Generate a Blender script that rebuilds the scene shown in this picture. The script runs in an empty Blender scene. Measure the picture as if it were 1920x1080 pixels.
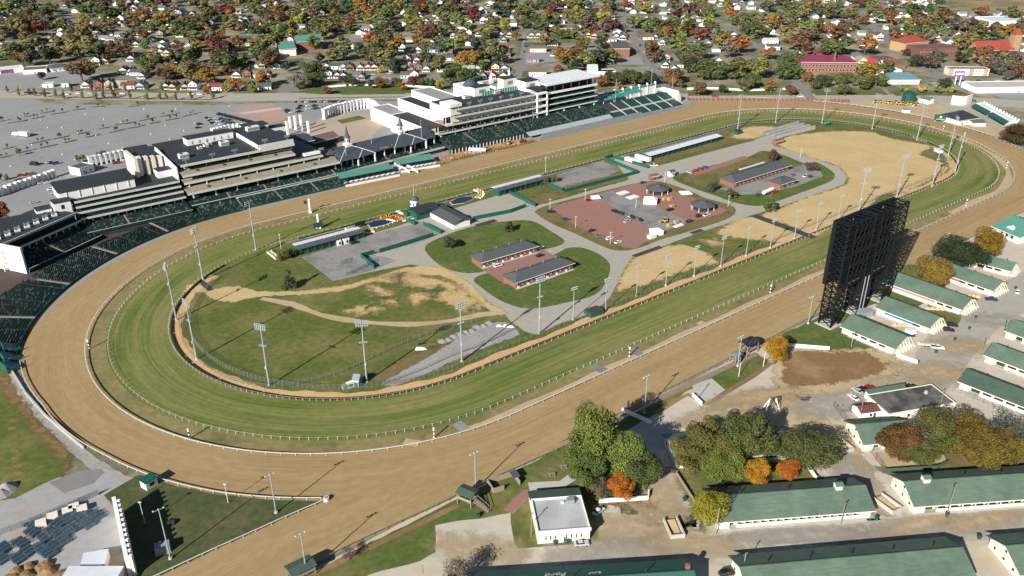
import bpy, bmesh, math, random
import numpy as np
from mathutils import Vector, Matrix
random.seed(7)
R_=math.radians
scene=bpy.context.scene
C=scene.collection
# ---------------------------------------------------------------- camera
F_PX=1562.69; PITCH=0.4612791; CAM_H=191.337
cam=bpy.data.cameras.new('camera'); cam_o=bpy.data.objects.new('camera',cam); C.objects.link(cam_o)
cam.sensor_width=36; cam.lens=F_PX/1920*36; cam.clip_start=1; cam.clip_end=12000
cam_o.location=(0,0,CAM_H); cam_o.rotation_euler=(math.pi/2-PITCH,0,0)
scene.camera=cam_o
# ---------------------------------------------------------------- light
SUN_AZ=R_(58); SUN_EL=R_(27)
sd=Vector((math.cos(SUN_AZ)*math.cos(SUN_EL),math.sin(SUN_AZ)*math.cos(SUN_EL),-math.sin(SUN_EL)))
sun=bpy.data.lights.new('sun','SUN'); sun.energy=5.0; sun.angle=R_(0.53); sun.color=(1.0,0.955,0.885)
sun_o=bpy.data.objects.new('sun',sun); C.objects.link(sun_o)
sun_o.rotation_euler=sd.to_track_quat('-Z','Y').to_euler(); sun_o.location=(-200,-300,400)
world=bpy.data.worlds.new('World'); scene.world=world; world.use_nodes=True
wn=world.node_tree.nodes; wn.clear()
sky=wn.new('ShaderNodeTexSky'); sky.sky_type='NISHITA'; sky.sun_disc=False
sky.sun_elevation=SUN_EL; sky.sun_rotation=R_(212); sky.altitude=150; sky.air_density=0.8; sky.dust_density=0.25
bg=wn.new('ShaderNodeBackground'); bg.inputs['Strength'].default_value=0.05
wo=wn.new('ShaderNodeOutputWorld')
world.node_tree.links.new(sky.outputs[0],bg.inputs[0]); world.node_tree.links.new(bg.outputs[0],wo.inputs[0])
vs=scene.view_settings; vs.view_transform='Standard'; vs.look='None'; vs.gamma=1; vs.use_curve_mapping=False
vs.exposure=0.78
scene.cycles.max_bounces=5; scene.cycles.diffuse_bounces=2; scene.cycles.transparent_max_bounces=6
# ---------------------------------------------------------------- coordinates
CP,SP=math.cos(PITCH),math.sin(PITCH)
def G(px,py,z=0.0):
    """surveyed point: the place on the level z that stands at this spot of the aerial survey"""
    x=(px-960)/F_PX; y=(540-py)/F_PX
    d=Vector((x,CP+y*SP,-SP+y*CP)); t=(z-CAM_H)/d.z
    return Vector((d.x*t,d.y*t,z))
TCX,TCY,TA,TL,TR=83.712,497.54,0.66343,403.917,126.61
CA,SA=math.cos(TA),math.sin(TA)
def W(u,v,z=0.0): return Vector((TCX+u*CA-v*SA,TCY+u*SA+v*CA,z))
def UV(p):
    dx,dy=p[0]-TCX,p[1]-TCY
    return dx*CA+dy*SA,-dx*SA+dy*CA
PER=2*TL+2*math.pi*TR
def S(s,o,z=0.0):
    s%=PER
    if s<TL: return W(-TL/2+s,TR+o,z)
    if s<TL+math.pi*TR:
        a=math.pi/2-(s-TL)/TR; return W(TL/2+(TR+o)*math.cos(a),(TR+o)*math.sin(a),z)
    if s<2*TL+math.pi*TR: return W(TL/2-(s-TL-math.pi*TR),-(TR+o),z)
    a=-math.pi/2-(s-2*TL-math.pi*TR)/TR; return W(-TL/2+(TR+o)*math.cos(a),(TR+o)*math.sin(a),z)
def Sdir(s,o):
    d=S(s+.5,o)-S(s-.5,o); return math.atan2(d.y,d.x)
# ---------------------------------------------------------------- materials
def lin(c):
    return tuple(((x/255)/12.92 if x<=10 else ((x/255+.055)/1.055)**2.4) for x in c)
MATS={}
def mat(name,col,rough=.8,var=.12,scale=.5,big=0,bigscale=.02,space='obj',col2=None,spec=.3,metal=0,stretch=None,objcol=False,rand=0,bump=0,uv=False,thr=None,transl=0):
    if name in MATS: return MATS[name]
    m=bpy.data.materials.new(name); m.use_nodes=True; MATS[name]=m
    nt=m.node_tree; N=nt.nodes; Lk=nt.links.new
    b=N['Principled BSDF']; b.inputs['Roughness'].default_value=rough
    b.inputs['Specular IOR Level'].default_value=spec; b.inputs['Metallic'].default_value=metal
    m.diffuse_color=(*col,1)
    if uv:
        tc=N.new('ShaderNodeUVMap'); vec=tc.outputs[0]
    elif space=='world':
        tc=N.new('ShaderNodeNewGeometry'); vec=tc.outputs['Position']
    else:
        tc=N.new('ShaderNodeTexCoord'); vec=tc.outputs['Object']
    def noise(sc,det,str_=None,rough_=.6):
        v=vec
        if str_:
            mp=N.new('ShaderNodeMapping'); mp.inputs['Scale'].default_value=str_; Lk(v,mp.inputs['Vector']); v=mp.outputs[0]
        n=N.new('ShaderNodeTexNoise'); n.inputs['Scale'].default_value=sc; n.inputs['Detail'].default_value=det; n.inputs['Roughness'].default_value=rough_
        Lk(v,n.inputs['Vector']); return n.outputs['Fac']
    def ramp(fac,lo,hi,a=0,bb=1):
        r=N.new('ShaderNodeMapRange'); r.inputs['From Min'].default_value=lo; r.inputs['From Max'].default_value=hi
        r.inputs['To Min'].default_value=a; r.inputs['To Max'].default_value=bb; Lk(fac,r.inputs['Value']); return r.outputs[0]
    def mixc(fac,a,bb,mode='MIX'):
        x=N.new('ShaderNodeMix'); x.data_type='RGBA'; x.blend_type=mode
        if isinstance(fac,float): x.inputs[0].default_value=fac
        else: Lk(fac,x.inputs[0])
        for i,c in ((6,a),(7,bb)):
            if isinstance(c,tuple): x.inputs[i].default_value=(*c,1)
            else: Lk(c,x.inputs[i])
        return x.outputs[2]
    base=col
    if objcol:
        oi=N.new('ShaderNodeObjectInfo'); base=oi.outputs['Color']
    f=ramp(noise(scale,5,stretch),.3,.7)
    if col2 is not None:
        lo,hi=thr if thr else (.42,.58)
        c=mixc(ramp(noise(bigscale,6,stretch),lo,hi),base,col2)
    else: c=base
    k=1-var; g=(k,k,k); h=(1+var,)*3
    mul=mixc(f,g,h)
    c=mixc(1.0,c,mul,'MULTIPLY')
    if big:
        f2=ramp(noise(bigscale,4),.3,.7)
        c=mixc(1.0,c,mixc(f2,(1-big,)*3,(1+big,)*3),'MULTIPLY')
    if rand:
        oi=N.new('ShaderNodeObjectInfo'); fr=ramp(oi.outputs['Random'],0,1,1-rand,1+rand)
        cb=N.new('ShaderNodeCombineColor')
        for i in range(3): Lk(fr,cb.inputs[i])
        c=mixc(1.0,c,cb.outputs[0],'MULTIPLY')
    Lk(c,b.inputs['Base Color'])
    if bump:
        bp=N.new('ShaderNodeBump'); bp.inputs['Strength'].default_value=bump; bp.inputs['Distance'].default_value=.2
        Lk(f,bp.inputs['Height']); Lk(bp.outputs[0],b.inputs['Normal'])
    if transl:
        tr=N.new('ShaderNodeBsdfTranslucent'); Lk(c,tr.inputs[0]); ms=N.new('ShaderNodeMixShader'); ms.inputs[0].default_value=transl
        Lk(b.outputs[0],ms.inputs[1]); Lk(tr.outputs[0],ms.inputs[2]); Lk(ms.outputs[0],N['Material Output'].inputs[0])
    m['_hooks']=0
    return m
def streak_mat(name,ca,cb,cc,along=.004,across=.35,fine=.9,lo=.35,hi=.65,amp=.10):
    """ground dragged or mown along the course: fine long streaks on the strip's own coordinates (metres)"""
    m=bpy.data.materials.new(name); m.use_nodes=True; MATS[name]=m
    nt=m.node_tree; N=nt.nodes; Lk=nt.links.new; b=N['Principled BSDF']; b.inputs['Roughness'].default_value=.95; b.inputs['Specular IOR Level'].default_value=.1
    uv=N.new('ShaderNodeUVMap')
    def nz(sx,sy,det):
        mp=N.new('ShaderNodeMapping'); mp.inputs['Scale'].default_value=(sx,sy,1); Lk(uv.outputs[0],mp.inputs['Vector'])
        n=N.new('ShaderNodeTexNoise'); n.inputs['Scale'].default_value=1; n.inputs['Detail'].default_value=det; n.inputs['Roughness'].default_value=.6
        Lk(mp.outputs[0],n.inputs['Vector'])
        r=N.new('ShaderNodeMapRange'); r.inputs['From Min'].default_value=lo; r.inputs['From Max'].default_value=hi; Lk(n.outputs['Fac'],r.inputs['Value']); return r.outputs[0]
    def mx(f,a,bb,mode='MIX'):
        x=N.new('ShaderNodeMix'); x.data_type='RGBA'; x.blend_type=mode
        if isinstance(f,float): x.inputs[0].default_value=f
        else: Lk(f,x.inputs[0])
        for i,c in ((6,a),(7,bb)):
            if isinstance(c,tuple): x.inputs[i].default_value=(*c,1)
            else: Lk(c,x.inputs[i])
        return x.outputs[2]
    c=mx(nz(along,across,4),ca,cb)
    f2=nz(.012,.06,5); sq=N.new('ShaderNodeMath'); sq.operation='MULTIPLY'; sq.inputs[1].default_value=.6; Lk(f2,sq.inputs[0])
    c=mx(sq.outputs[0],c,cc)
    c=mx(1.0,c,mx(nz(along*3,fine*2.2,3),(1-amp,)*3,(1+amp,)*3),'MULTIPLY')
    c=mx(1.0,c,mx(nz(.25,.4,4),(.93,)*3,(1.07,)*3),'MULTIPLY')
    Lk(c,b.inputs['Base Color']); return m
# ---------------------------------------------------------------- mesh helpers
class MB:
    def __init__(s): s.v=[]; s.f=[]
    def poly(s,pts):
        i=len(s.v); s.v+= [tuple(p) for p in pts]; s.f.append(tuple(range(i,i+len(pts)))); return s
    def hexa(s,p):
        i=len(s.v); s.v+=[tuple(q) for q in p]
        for f in ((3,2,1,0),(4,5,6,7),(0,1,5,4),(1,2,6,5),(2,3,7,6),(3,0,4,7)): s.f.append(tuple(i+k for k in f))
        return s
    def box(s,x0,y0,z0,x1,y1,z1):
        return s.hexa([(x0,y0,z0),(x1,y0,z0),(x1,y1,z0),(x0,y1,z0),(x0,y0,z1),(x1,y0,z1),(x1,y1,z1),(x0,y1,z1)])
    def prism(s,pts,z0,z1):
        """vertical prism of a 2-D outline (counter-clockwise)"""
        n=len(pts); i=len(s.v)
        s.v+=[(p[0],p[1],z0) for p in pts]+[(p[0],p[1],z1) for p in pts]
        s.f.append(tuple(i+n+k for k in range(n))); s.f.append(tuple(i+k for k in reversed(range(n))))
        for k in range(n): s.f.append((i+k,i+(k+1)%n,i+n+(k+1)%n,i+n+k))
        return s
    def profile(s,pts,a,b,axis='x'):
        """extrude a closed outline (p,z) from a to b along x or y"""
        n=len(pts); i=len(s.v)
        for t in (a,b):
            for p in pts: s.v.append((t,p[0],p[1]) if axis=='x' else (p[0],t,p[1]))
        s.f.append(tuple(i+k for k in range(n))); s.f.append(tuple(i+n+k for k in reversed(range(n))))
        for k in range(n): s.f.append((i+k,i+n+k,i+n+(k+1)%n,i+(k+1)%n))
        return s
    def tube(s,p,q,r0,r1=None,n=6):
        r1=r0 if r1 is None else r1
        p=Vector(p);q=Vector(q);d=(q-p).normalized(); a=d.orthogonal().normalized(); b=d.cross(a); i=len(s.v)
        for c,r in ((p,r0),(q,r1)):
            for k in range(n):
                t=2*math.pi*k/n; s.v.append(tuple(c+a*(r*math.cos(t))+b*(r*math.sin(t))))
        for k in range(n): s.f.append((i+k,i+(k+1)%n,i+n+(k+1)%n,i+n+k))
        s.f.append(tuple(i+k for k in reversed(range(n)))); s.f.append(tuple(i+n+k for k in range(n)))
        return s
    def bar(s,p,q,w,h=None):
        h=h or w; p=Vector(p);q=Vector(q);d=(q-p).normalized(); up=Vector((0,0,1)) if abs(d.z)<.95 else Vector((0,1,0))
        a=d.cross(up).normalized()*w/2; b=a.cross(d).normalized()*h/2
        return s.hexa([p-a-b,p+a-b,p+a+b,p-a+b,q-a-b,q+a-b,q+a+b,q-a+b])
    def cyl(s,x,y,z0,z1,r0,r1=None,n=10): return s.tube((x,y,z0),(x,y,z1),r0,r1,n)
    def mesh(s,name,m,smooth=False,fix=True):
        me=bpy.data.meshes.new(name); me.from_pydata(s.v,[],s.f)
        if fix:
            bm=bmesh.new(); bm.from_mesh(me); bmesh.ops.recalc_face_normals(bm,faces=bm.faces); bm.to_mesh(me); bm.free()
        if m is not None: me.materials.append(m)
        if smooth: me.shade_smooth()
        return me
    def build(s,name,m,parent=None,loc=None,rz=0,smooth=False,**k):
        o=put(name,s.mesh(name,m,smooth),parent,loc,rz); return o
def put(name,me,parent=None,loc=None,rz=0,scale=None):
    o=bpy.data.objects.new(name,me); C.objects.link(o)
    if parent: o.parent=parent
    if loc is not None: o.location=loc
    if rz: o.rotation_euler=(0,0,rz)
    if scale is not None: o.scale=scale
    return o
def tag(o,label,cat,group=None):
    o['label']=label; o['category']=cat
    if group: o['group']=group
    return o
def thing(name,label,cat,loc=(0,0,0),rz=0,group=None,scale=None):
    o=put(name,None,None,loc,rz,scale); o.empty_display_size=.5
    return tag(o,label,cat,group)
def struct(o): o['kind']='structure'; return o
def stuff(o): o['kind']='stuff'; return o
def dup(root,loc,rz=0,label=None,scale=None,color=None):
    r=root.copy(); C.objects.link(r); r.location=loc; r.rotation_euler=(0,0,rz)
    if scale is not None: r.scale=scale
    if label: r['label']=label
    def rec(a,b):
        for ch in a.children:
            c=ch.copy(); C.objects.link(c); c.parent=b
            if color is not None and ch.get('paint'): c.color=(*color,1)
            rec(ch,c)
    rec(root,r); return r
def catmull(P,closed=True,step=3.0,jit=0.0,sharp=False):
    out=[]; n=len(P)
    for i in range(n if closed else n-1):
        if sharp:
            a,b=P[i],P[(i+1)%n]; L=(b-a).length; k=max(1,int(L/step))
            for j in range(k): out.append(a.lerp(b,j/k))
            continue
        p0,p1,p2,p3=(P[(i-1)%n],P[i],P[(i+1)%n],P[(i+2)%n]) if closed else (P[max(i-1,0)],P[i],P[i+1],P[min(i+2,n-1)])
        L=(p2-p1).length; k=max(1,int(L/step))
        for j in range(k):
            t=j/k
            out.append(.5*((2*p1)+(p2-p0)*t+(2*p0-5*p1+4*p2-p3)*t*t+(3*p1-p0-3*p2+p3)*t**3))
    if not closed: out.append(P[-1])
    if jit:
        for p in out: p.x+=random.uniform(-jit,jit); p.y+=random.uniform(-jit,jit)
    return out
SHN=[0]
def sheet(name,pts,z,m,smooth=False,step=4,jit=0,world=False):
    SHN[0]+=1; z+=SHN[0]*.0004
    P=[Vector(p) if world else G(*p) for p in pts]
    if smooth or jit: P=catmull(P,True,step,jit,sharp=not smooth)
    bm=bmesh.new(); vs_=[bm.verts.new((p[0],p[1],z)) for p in P]
    es=[bm.edges.new((vs_[i],vs_[(i+1)%len(vs_)])) for i in range(len(vs_))]
    bmesh.ops.triangle_fill(bm,use_beauty=True,use_dissolve=False,edges=es)
    for f in bm.faces:
        if f.normal.z<0: f.normal_flip()
    me=bpy.data.meshes.new(name); bm.to_mesh(me); bm.free(); me.materials.append(m)
    return struct(put(name,me))
def ribbon(name,P,w,z,m,kind='structure'):
    SHN[0]+=1; z+=SHN[0]*.0004
    """flat strip of width w along world points, with metre coordinates along/across"""
    n=len(P); v=[];f=[];uvs=[];d=0
    for i,p in enumerate(P):
        t=(P[min(i+1,n-1)]-P[max(i-1,0)]); t.z=0; t.normalize(); nn=Vector((-t.y,t.x,0))
        if i: d+=(P[i]-P[i-1]).length
        ww=w[i] if isinstance(w,list) else w
        v+= [tuple(p+nn*ww/2)[:2]+(z,),tuple(p-nn*ww/2)[:2]+(z,)]; uvs.append(d)
    for i in range(n-1): f.append((2*i,2*i+1,2*i+3,2*i+2))
    me=bpy.data.meshes.new(name); me.from_pydata(v,[],f); me.materials.append(m)
    ul=me.uv_layers.new(name='UVMap')
    for poly in me.polygons:
        for li in poly.loop_indices:
            vi=me.loops[li].vertex_index; ul.data[li].uv=(uvs[vi//2],(vi%2)*10)
    o=put(name,me); o['kind']=kind; return o
def pxline(pts,step=6,z=0): return catmull([G(*p) for p in pts],False,step)
def ring(name,s0,s1,o0,o1,z,m,ns=None,cols=4):
    n=ns or max(8,int(abs(s1-s0)/5)); v=[];f=[];uv=[]
    for i in range(n+1):
        s=s0+(s1-s0)*i/n; a=o0(s) if callable(o0) else o0; b=o1(s) if callable(o1) else o1
        for j in range(cols+1):
            o=a+(b-a)*j/cols; v.append(tuple(S(s,o,z))); uv.append((s,o))
    k=cols+1
    for i in range(n):
        for j in range(cols): f.append((i*k+j,i*k+j+1,(i+1)*k+j+1,(i+1)*k+j))
    me=bpy.data.meshes.new(name); me.from_pydata(v,[],f); me.materials.append(m)
    ul=me.uv_layers.new(name='UVMap')
    for l in me.loops: ul.data[l.index].uv=uv[l.vertex_index]
    for p in me.polygons:
        if p.normal.z<0: p.flip()
    return struct(put(name,me))
def interp(tab):
    def fn(s):
        s%=PER
        if s<tab[0][0]: s+=PER if False else 0
        for (a,x),(b,y) in zip(tab,tab[1:]):
            if a<=s<=b: return x+(y-x)*(s-a)/(b-a)
        return tab[-1][1] if s>tab[-1][0] else tab[0][1]
    return fn

SOFT={}
def softmat(base,noise=.35,scale=.22):
    """the same ground, thinning out raggedly towards the rim of its patch"""
    k=(base.name,noise)
    if k in SOFT: return SOFT[k]
    m=base.copy(); m.name=base.name+'_ragged'; nt=m.node_tree; N=nt.nodes; Lk=nt.links.new; out=N['Material Output']; sh=N['Principled BSDF'].outputs[0]
    at=N.new('ShaderNodeAttribute'); at.attribute_name='rim'; ge=N.new('ShaderNodeNewGeometry'); n=N.new('ShaderNodeTexNoise'); n.inputs['Scale'].default_value=scale; n.inputs['Detail'].default_value=8; n.inputs['Roughness'].default_value=.72; Lk(ge.outputs['Position'],n.inputs['Vector'])
    r=N.new('ShaderNodeMapRange'); r.inputs['From Min'].default_value=.3; r.inputs['From Max'].default_value=.7; r.inputs['To Min'].default_value=-1; r.inputs['To Max'].default_value=1; r.clamp=False; Lk(n.outputs['Fac'],r.inputs['Value'])
    a=N.new('ShaderNodeMath'); a.operation='ADD'; Lk(at.outputs['Fac'],a.inputs[0]); Lk(r.outputs[0],a.inputs[1])
    q=N.new('ShaderNodeMapRange'); q.inputs['From Min'].default_value=-noise; q.inputs['From Max'].default_value=noise; Lk(a.outputs[0],q.inputs['Value'])
    tr=N.new('ShaderNodeBsdfTransparent'); mx=N.new('ShaderNodeMixShader'); Lk(q.outputs[0],mx.inputs[0]); Lk(tr.outputs[0],mx.inputs[1]); Lk(sh,mx.inputs[2]); Lk(mx.outputs[0],out.inputs[0]); SOFT[k]=m; return m
def soft(name,pts,z,m,smooth=True,rim=4.0,cell=1.6,world=False,noise=.35,jit=0,step=4):
    SHN[0]+=1; z+=SHN[0]*.0004
    P=[Vector(q) if world else G(*q) for q in pts]
    if smooth: P=catmull(P,True,5)
    A=np.array([(q.x,q.y) for q in P]); B=np.roll(A,-1,0); lo=A.min(0)-rim; hi=A.max(0)+rim
    cell=max(cell,math.sqrt((hi[0]-lo[0])*(hi[1]-lo[1])/9000)); nx=int((hi[0]-lo[0])/cell)+2; ny=int((hi[1]-lo[1])/cell)+2
    X,Y=np.meshgrid(lo[0]+np.arange(nx)*cell,lo[1]+np.arange(ny)*cell); Q=np.stack([X.ravel(),Y.ravel()],1)
    D=np.full(len(Q),1e9); ins=np.zeros(len(Q),bool)
    for a,b in zip(A,B):
        ab=b-a; k=np.clip(((Q-a)@ab)/max(ab@ab,1e-9),0,1); e=Q-a-k[:,None]*ab; D=np.minimum(D,(e**2).sum(1))
        c=((a[1]>Q[:,1])!=(b[1]>Q[:,1])); 
        if c.any(): xx=a[0]+(Q[:,1]-a[1])/(b[1]-a[1] if b[1]!=a[1] else 1e-9)*(b[0]-a[0]); ins^=c&(Q[:,0]<xx)
    D=np.sqrt(D)*np.where(ins,1,-1)/rim*1.3; idx=-np.ones(len(Q),int); f=[]
    I=np.arange(nx*ny).reshape(ny,nx); quads=np.stack([I[:-1,:-1],I[:-1,1:],I[1:,1:],I[1:,:-1]],-1).reshape(-1,4); quads=quads[D[quads].max(1)>-1.2]
    use=np.unique(quads); idx[use]=np.arange(len(use)); V=np.column_stack([Q[use],np.full(len(use),z)])
    me=bpy.data.meshes.new(name); me.from_pydata([tuple(v) for v in V],[],[tuple(int(i) for i in q) for q in idx[quads]]); at=me.attributes.new('rim','FLOAT','POINT'); at.data.foreach_set('value',D[use].astype(np.float32)); me.materials.append(softmat(m,noise)); return struct(put(name,me))
# ================================================================ GROUND
m_ground=mat('yard_ground',(.145,.142,.075),.95,.25,.15,space='world',col2=(.25,.225,.165),bigscale=.03,big=.15,spec=.1)
m_grass=mat('infield_grass',(.094,.116,.031),.95,.25,.35,space='world',col2=(.175,.152,.06),bigscale=.035,thr=(.45,.68),spec=.1)
m_lawn=mat('lawn',(.080,.115,.030),.95,.25,.4,space='world',col2=(.155,.138,.055),bigscale=.06,thr=(.5,.7),spec=.1)
m_dry=mat('dry_grass',(.165,.125,.055),.95,.2,.3,space='world',col2=(.095,.10,.03),bigscale=.06,thr=(.48,.68),spec=.1)
m_straw=mat('straw',(.50,.375,.195),.95,.1,.5,space='world',col2=(.435,.32,.16),bigscale=.05,big=.06,spec=.1)
m_strawp=mat('patchy_straw',(.46,.33,.16),.95,.15,.5,space='world',col2=(.075,.095,.03),bigscale=.09,thr=(.5,.64),spec=.1)
m_asph=mat('pale_asphalt',(.36,.33,.28),.9,.07,.25,space='world',col2=(.32,.295,.25),bigscale=.03,big=.08,spec=.2)
m_lot=mat('parking_asphalt',(.272,.268,.266),.9,.06,.3,space='world',col2=(.236,.232,.23),bigscale=.018,big=.08,spec=.2)
m_old=mat('worn_asphalt',(.25,.24,.225),.9,.14,.4,space='world',col2=(.16,.155,.15),bigscale=.06,thr=(.45,.62),big=.08,spec=.2)
m_road=mat('road_asphalt',(.20,.195,.19),.9,.08,.3,space='world',big=.1,spec=.2)
m_conc=mat('yard_concrete',(.47,.42,.345),.9,.07,.25,space='world',col2=(.42,.355,.265),bigscale=.028,thr=(.46,.64),big=.06,spec=.2)
m_gravel=mat('grey_gravel',(.29,.28,.262),.95,.18,.8,space='world',big=.12,bigscale=.05,spec=.2)
m_sand=mat('sand_path',(.50,.325,.16),.95,.12,.6,space='world',big=.1,bigscale=.06,spec=.1)
m_sandy=mat('sandy_yard',(.42,.33,.21),.95,.1,.3,space='world',col2=(.40,.30,.18),bigscale=.05,spec=.1)
m_brown=mat('brown_dirt',(.20,.125,.06),.95,.14,.5,space='world',col2=(.29,.19,.10),bigscale=.045,thr=(.5,.68),spec=.1)
m_clay=mat('orange_clay',(.42,.235,.10),.95,.25,.25,space='world',col2=(.28,.15,.065),bigscale=.09,spec=.1)
m_brickpave=mat('red_pavers',(.29,.15,.12),.9,.1,.6,space='world',col2=(.25,.14,.115),bigscale=.03,big=.1,spec=.2)
m_pinkpave=mat('pink_pavers',(.38,.25,.20),.9,.1,.5,space='world',big=.08,spec=.2)
m_plaza=mat('plaza_pavers',(.38,.30,.235),.9,.08,.5,space='world',big=.08,spec=.2)
m_dark=mat('dark_rubber_mat',(.055,.052,.05),.9,.15,.5,space='world',spec=.2)
m_slab=mat('concrete_slab',(.42,.40,.36),.9,.07,.4,space='world',big=.06,spec=.2)
m_white=mat('white_paint',(.74,.73,.70),.55,.05,.3)
m_cream=mat('cream_paint',(.66,.61,.52),.7,.06,.3)
m_dirt=streak_mat('harrowed_dirt',(.318,.222,.108),(.276,.190,.092),(.365,.262,.138))
m_turf=streak_mat('mown_turf',(.080,.122,.025),(.158,.172,.048),(.225,.192,.082),along=.005,across=.24,fine=.55,lo=.40,hi=.60,amp=.13)
m_turfverge=mat('olive_verge',(.22,.18,.082),.95,.2,.35,space='world',col2=(.125,.122,.043),bigscale=.05,thr=(.48,.7),spec=.1)

g=MB().box(-4500,-600,-2,4500,6000,0).build('ground',m_ground); struct(g)
# parking lots, plaza and everything paved on the town side of the course
sheet('parking_lot',[(-500,172),(-60,176),(40,181),(90,193),(130,196),(400,197),(520,193),(860,187),(1200,183),(1290,186),(1300,200),(1000,268),(700,334),(540,385),(400,410),(260,470),(120,565),(20,650),(-160,760),(-600,600)],.02,m_lot)
# pavement of the stable area
sheet('stable_yard',[(480,1150),(560,1082),(820,945),(1000,865),(1200,765),(1330,697),(1530,595),(1700,502),(1910,402),(2050,340),(2500,300),(2600,1150)],.02,m_conc)
# the course
dirt_out=interp([(0,26.5),(110,27),(150,26.2),(241,31),(360,30),(418,32),(437,45),(474,43.8),(500,34),(546,30.8),(593,26.4),(633,25),(689,24),(822,24.6),(950,24),(1120,25),(1206,25),(1281,24),(1313,22.8),(1356,20),(1400,20.4),(1440,26),(1467,26.2),(1510,24),(1550,24.5),(1590,27.2),(1604,26.6)])
# chute: the back straight runs on past the turn
cp=[(-150,-152.5),(-200,-153.5),(-240,-152.5),(-310,-150.5),(-420,-150.5),(-420,-128.5),(-350,-126.5),(-285,-125.5),(-240,-112),(-150,-112)]
def uvsheet(name,pts,z,m):
    me=bpy.data.meshes.new(name); v=[tuple(W(u,w,z)) for u,w in pts]; me.from_pydata(v,[],[tuple(range(len(v)))]); me.materials.append(m)
    ul=me.uv_layers.new(name='UVMap')
    for l in me.loops:
        u,w=pts[l.vertex_index]; ul.data[l.index].uv=(1100-u,-w-126)
    for p in me.polygons:
        if p.normal.z<0: p.flip()
    return struct(put(name,me))
uvsheet('dirt_chute',cp,.035,m_dirt)
ring('dirt_track',0,PER,-.6,dirt_out,.05,m_dirt,320,6)
ring('grass_verge',0,PER,-9.0,-.6,.045,m_turfverge,320,1)
ring('turf_course',0,PER,-36.2,-8.4,.055,m_turf,320,6)
P=[S(PER*i/240,-36.1) for i in range(240)]
sheet('infield',P,.03,m_grass,world=True)
ring('sand_path',668,1528,lambda s:-41.5+.8*math.sin(s*.11)+.5*math.sin(s*.37),-36.15,.045,m_sand,200,1)
ring('narrow_path',0,660,-38.3,-36.15,.045,m_old,120,1)
# infield roads and plots
sheet('infield_road',[(566,482),(690,441),(745,424),(800,405),(868,386),(932,367),(957,362),(1004,386),(1052,373),(1179,337),(1150,300),(1165,292),(1231,312),(1290,296),(1350,280),(1412,264),(1451,247),(1500,236),(1530,236),(1528,243),(1470,256),(1445,268),(1450,273),(1500,287),(1536,301),(1572,313),(1589,331),(1582,346),(1548,358),(1500,374),(1460,389),(1409,404),(1312,436),(1237,464),(1188,479),(1173,500),(1158,530),(1143,557),(1118,585),(1050,607),(1003,628),(985,622),(958,603),(945,588),(900,553),(862,522),(835,505),(770,496),(705,508),(625,527)],.06,m_asph,step=6,jit=.25)
sheet('worn_plot',[(566,482),(690,441),(795,416),(828,437),(795,452),(700,478),(745,488),(700,507),(625,527)],.075,m_old,jit=.4,step=5)
sheet('worn_plot',[(866,389),(930,369),(986,387),(890,412)],.075,m_asph)
sheet('gravel_plot',[(1035,330),(1130,302),(1165,318),(1140,330),(1060,352),(1025,345)],.075,m_old,jit=.5)
sheet('grass_island',[(797,463),(832,443),(885,425),(940,416),(995,414),(1030,432),(1059,452),(1045,462),(1021,468),(960,487),(899,511),(849,508),(815,490)],.09,m_lawn,True)
sheet('grass_island',[(890,521),(905,541),(935,562),(975,577),(1010,578),(1060,568),(1115,553),(1138,525),(1143,495),(1120,475),(1088,464),(1060,466),(1040,477),(960,500)],.09,m_lawn,True)
sheet('brick_court',[(903,505),(947,533),(1078,488),(1036,478),(1008,462),(890,497)],.105,m_brickpave)
sheet('grass_island',[(1010,391),(1009,403),(1040,422),(1080,439),(1146,468),(1191,467),(1240,449),(1282,437),(1358,413),(1379,398),(1370,385),(1318,370),(1303,362),(1252,344),(1228,340),(1204,341),(1100,366)],.09,m_dry,True)
sheet('brick_lot',[(1031,388),(1149,356),(1206,340),(1225,341),(1255,356),(1303,373),(1364,394),(1350,402),(1300,415),(1279,420),(1246,434),(1191,466),(1173,465),(1080,424)],.105,m_brickpave,jit=.3)
sheet('lot_lane',[(1115,368),(1146,358),(1190,372),(1240,393),(1292,415),(1262,428),(1232,437)],.12,m_old,jit=.4)
sheet('grass_island',[(1261,334),(1290,322),(1340,309),(1403,294),(1430,283),(1470,291),(1507,306),(1530,304),(1560,321),(1565,330),(1555,341),(1500,362),(1440,383),(1410,386),(1370,378),(1345,368),(1300,353)],.09,m_lawn,True)
soft('dry_patch',[(1275,334),(1340,312),(1405,297),(1440,292),(1440,305),(1390,315),(1330,350),(1300,345)],.1,m_dry)
sheet('yard_drive',[(1345,354),(1380,345),(1475,318),(1508,308),(1535,318),(1545,330),(1490,350),(1430,364),(1390,366)],.112,m_old,jit=.6)
sheet('brick_strip',[(1290,328),(1327,314),(1395,292),(1404,296),(1312,328)],.112,m_brickpave)
soft('dry_patch',[(1010,365),(1095,341),(1172,329),(1178,336),(1090,360),(1004,384),(985,372)],.1,m_dry)
soft('dry_patch',[(1225,308),(1300,287),(1380,268),(1410,262),(1400,250),(1330,262),(1260,283),(1200,303)],.08,m_dry)
soft('straw_patch',[(1372,258),(1395,240),(1430,237),(1460,240),(1440,252),(1410,260)],.085,m_straw,rim=5,cell=1.2,noise=.6)
soft('straw_field',[(1452,266),(1480,256),(1500,252),(1548,247),(1600,246),(1635,248),(1668,259),(1717,268),(1748,275),(1724,290),(1772,307),(1776,319),(1755,333),(1717,350),(1693,362),(1654,365),(1630,386),(1590,410),(1545,433),(1525,441),(1475,420),(1430,404),(1470,388),(1500,375),(1548,359),(1583,347),(1590,331),(1573,313),(1536,300),(1480,282)],.08,m_straw)
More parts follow.
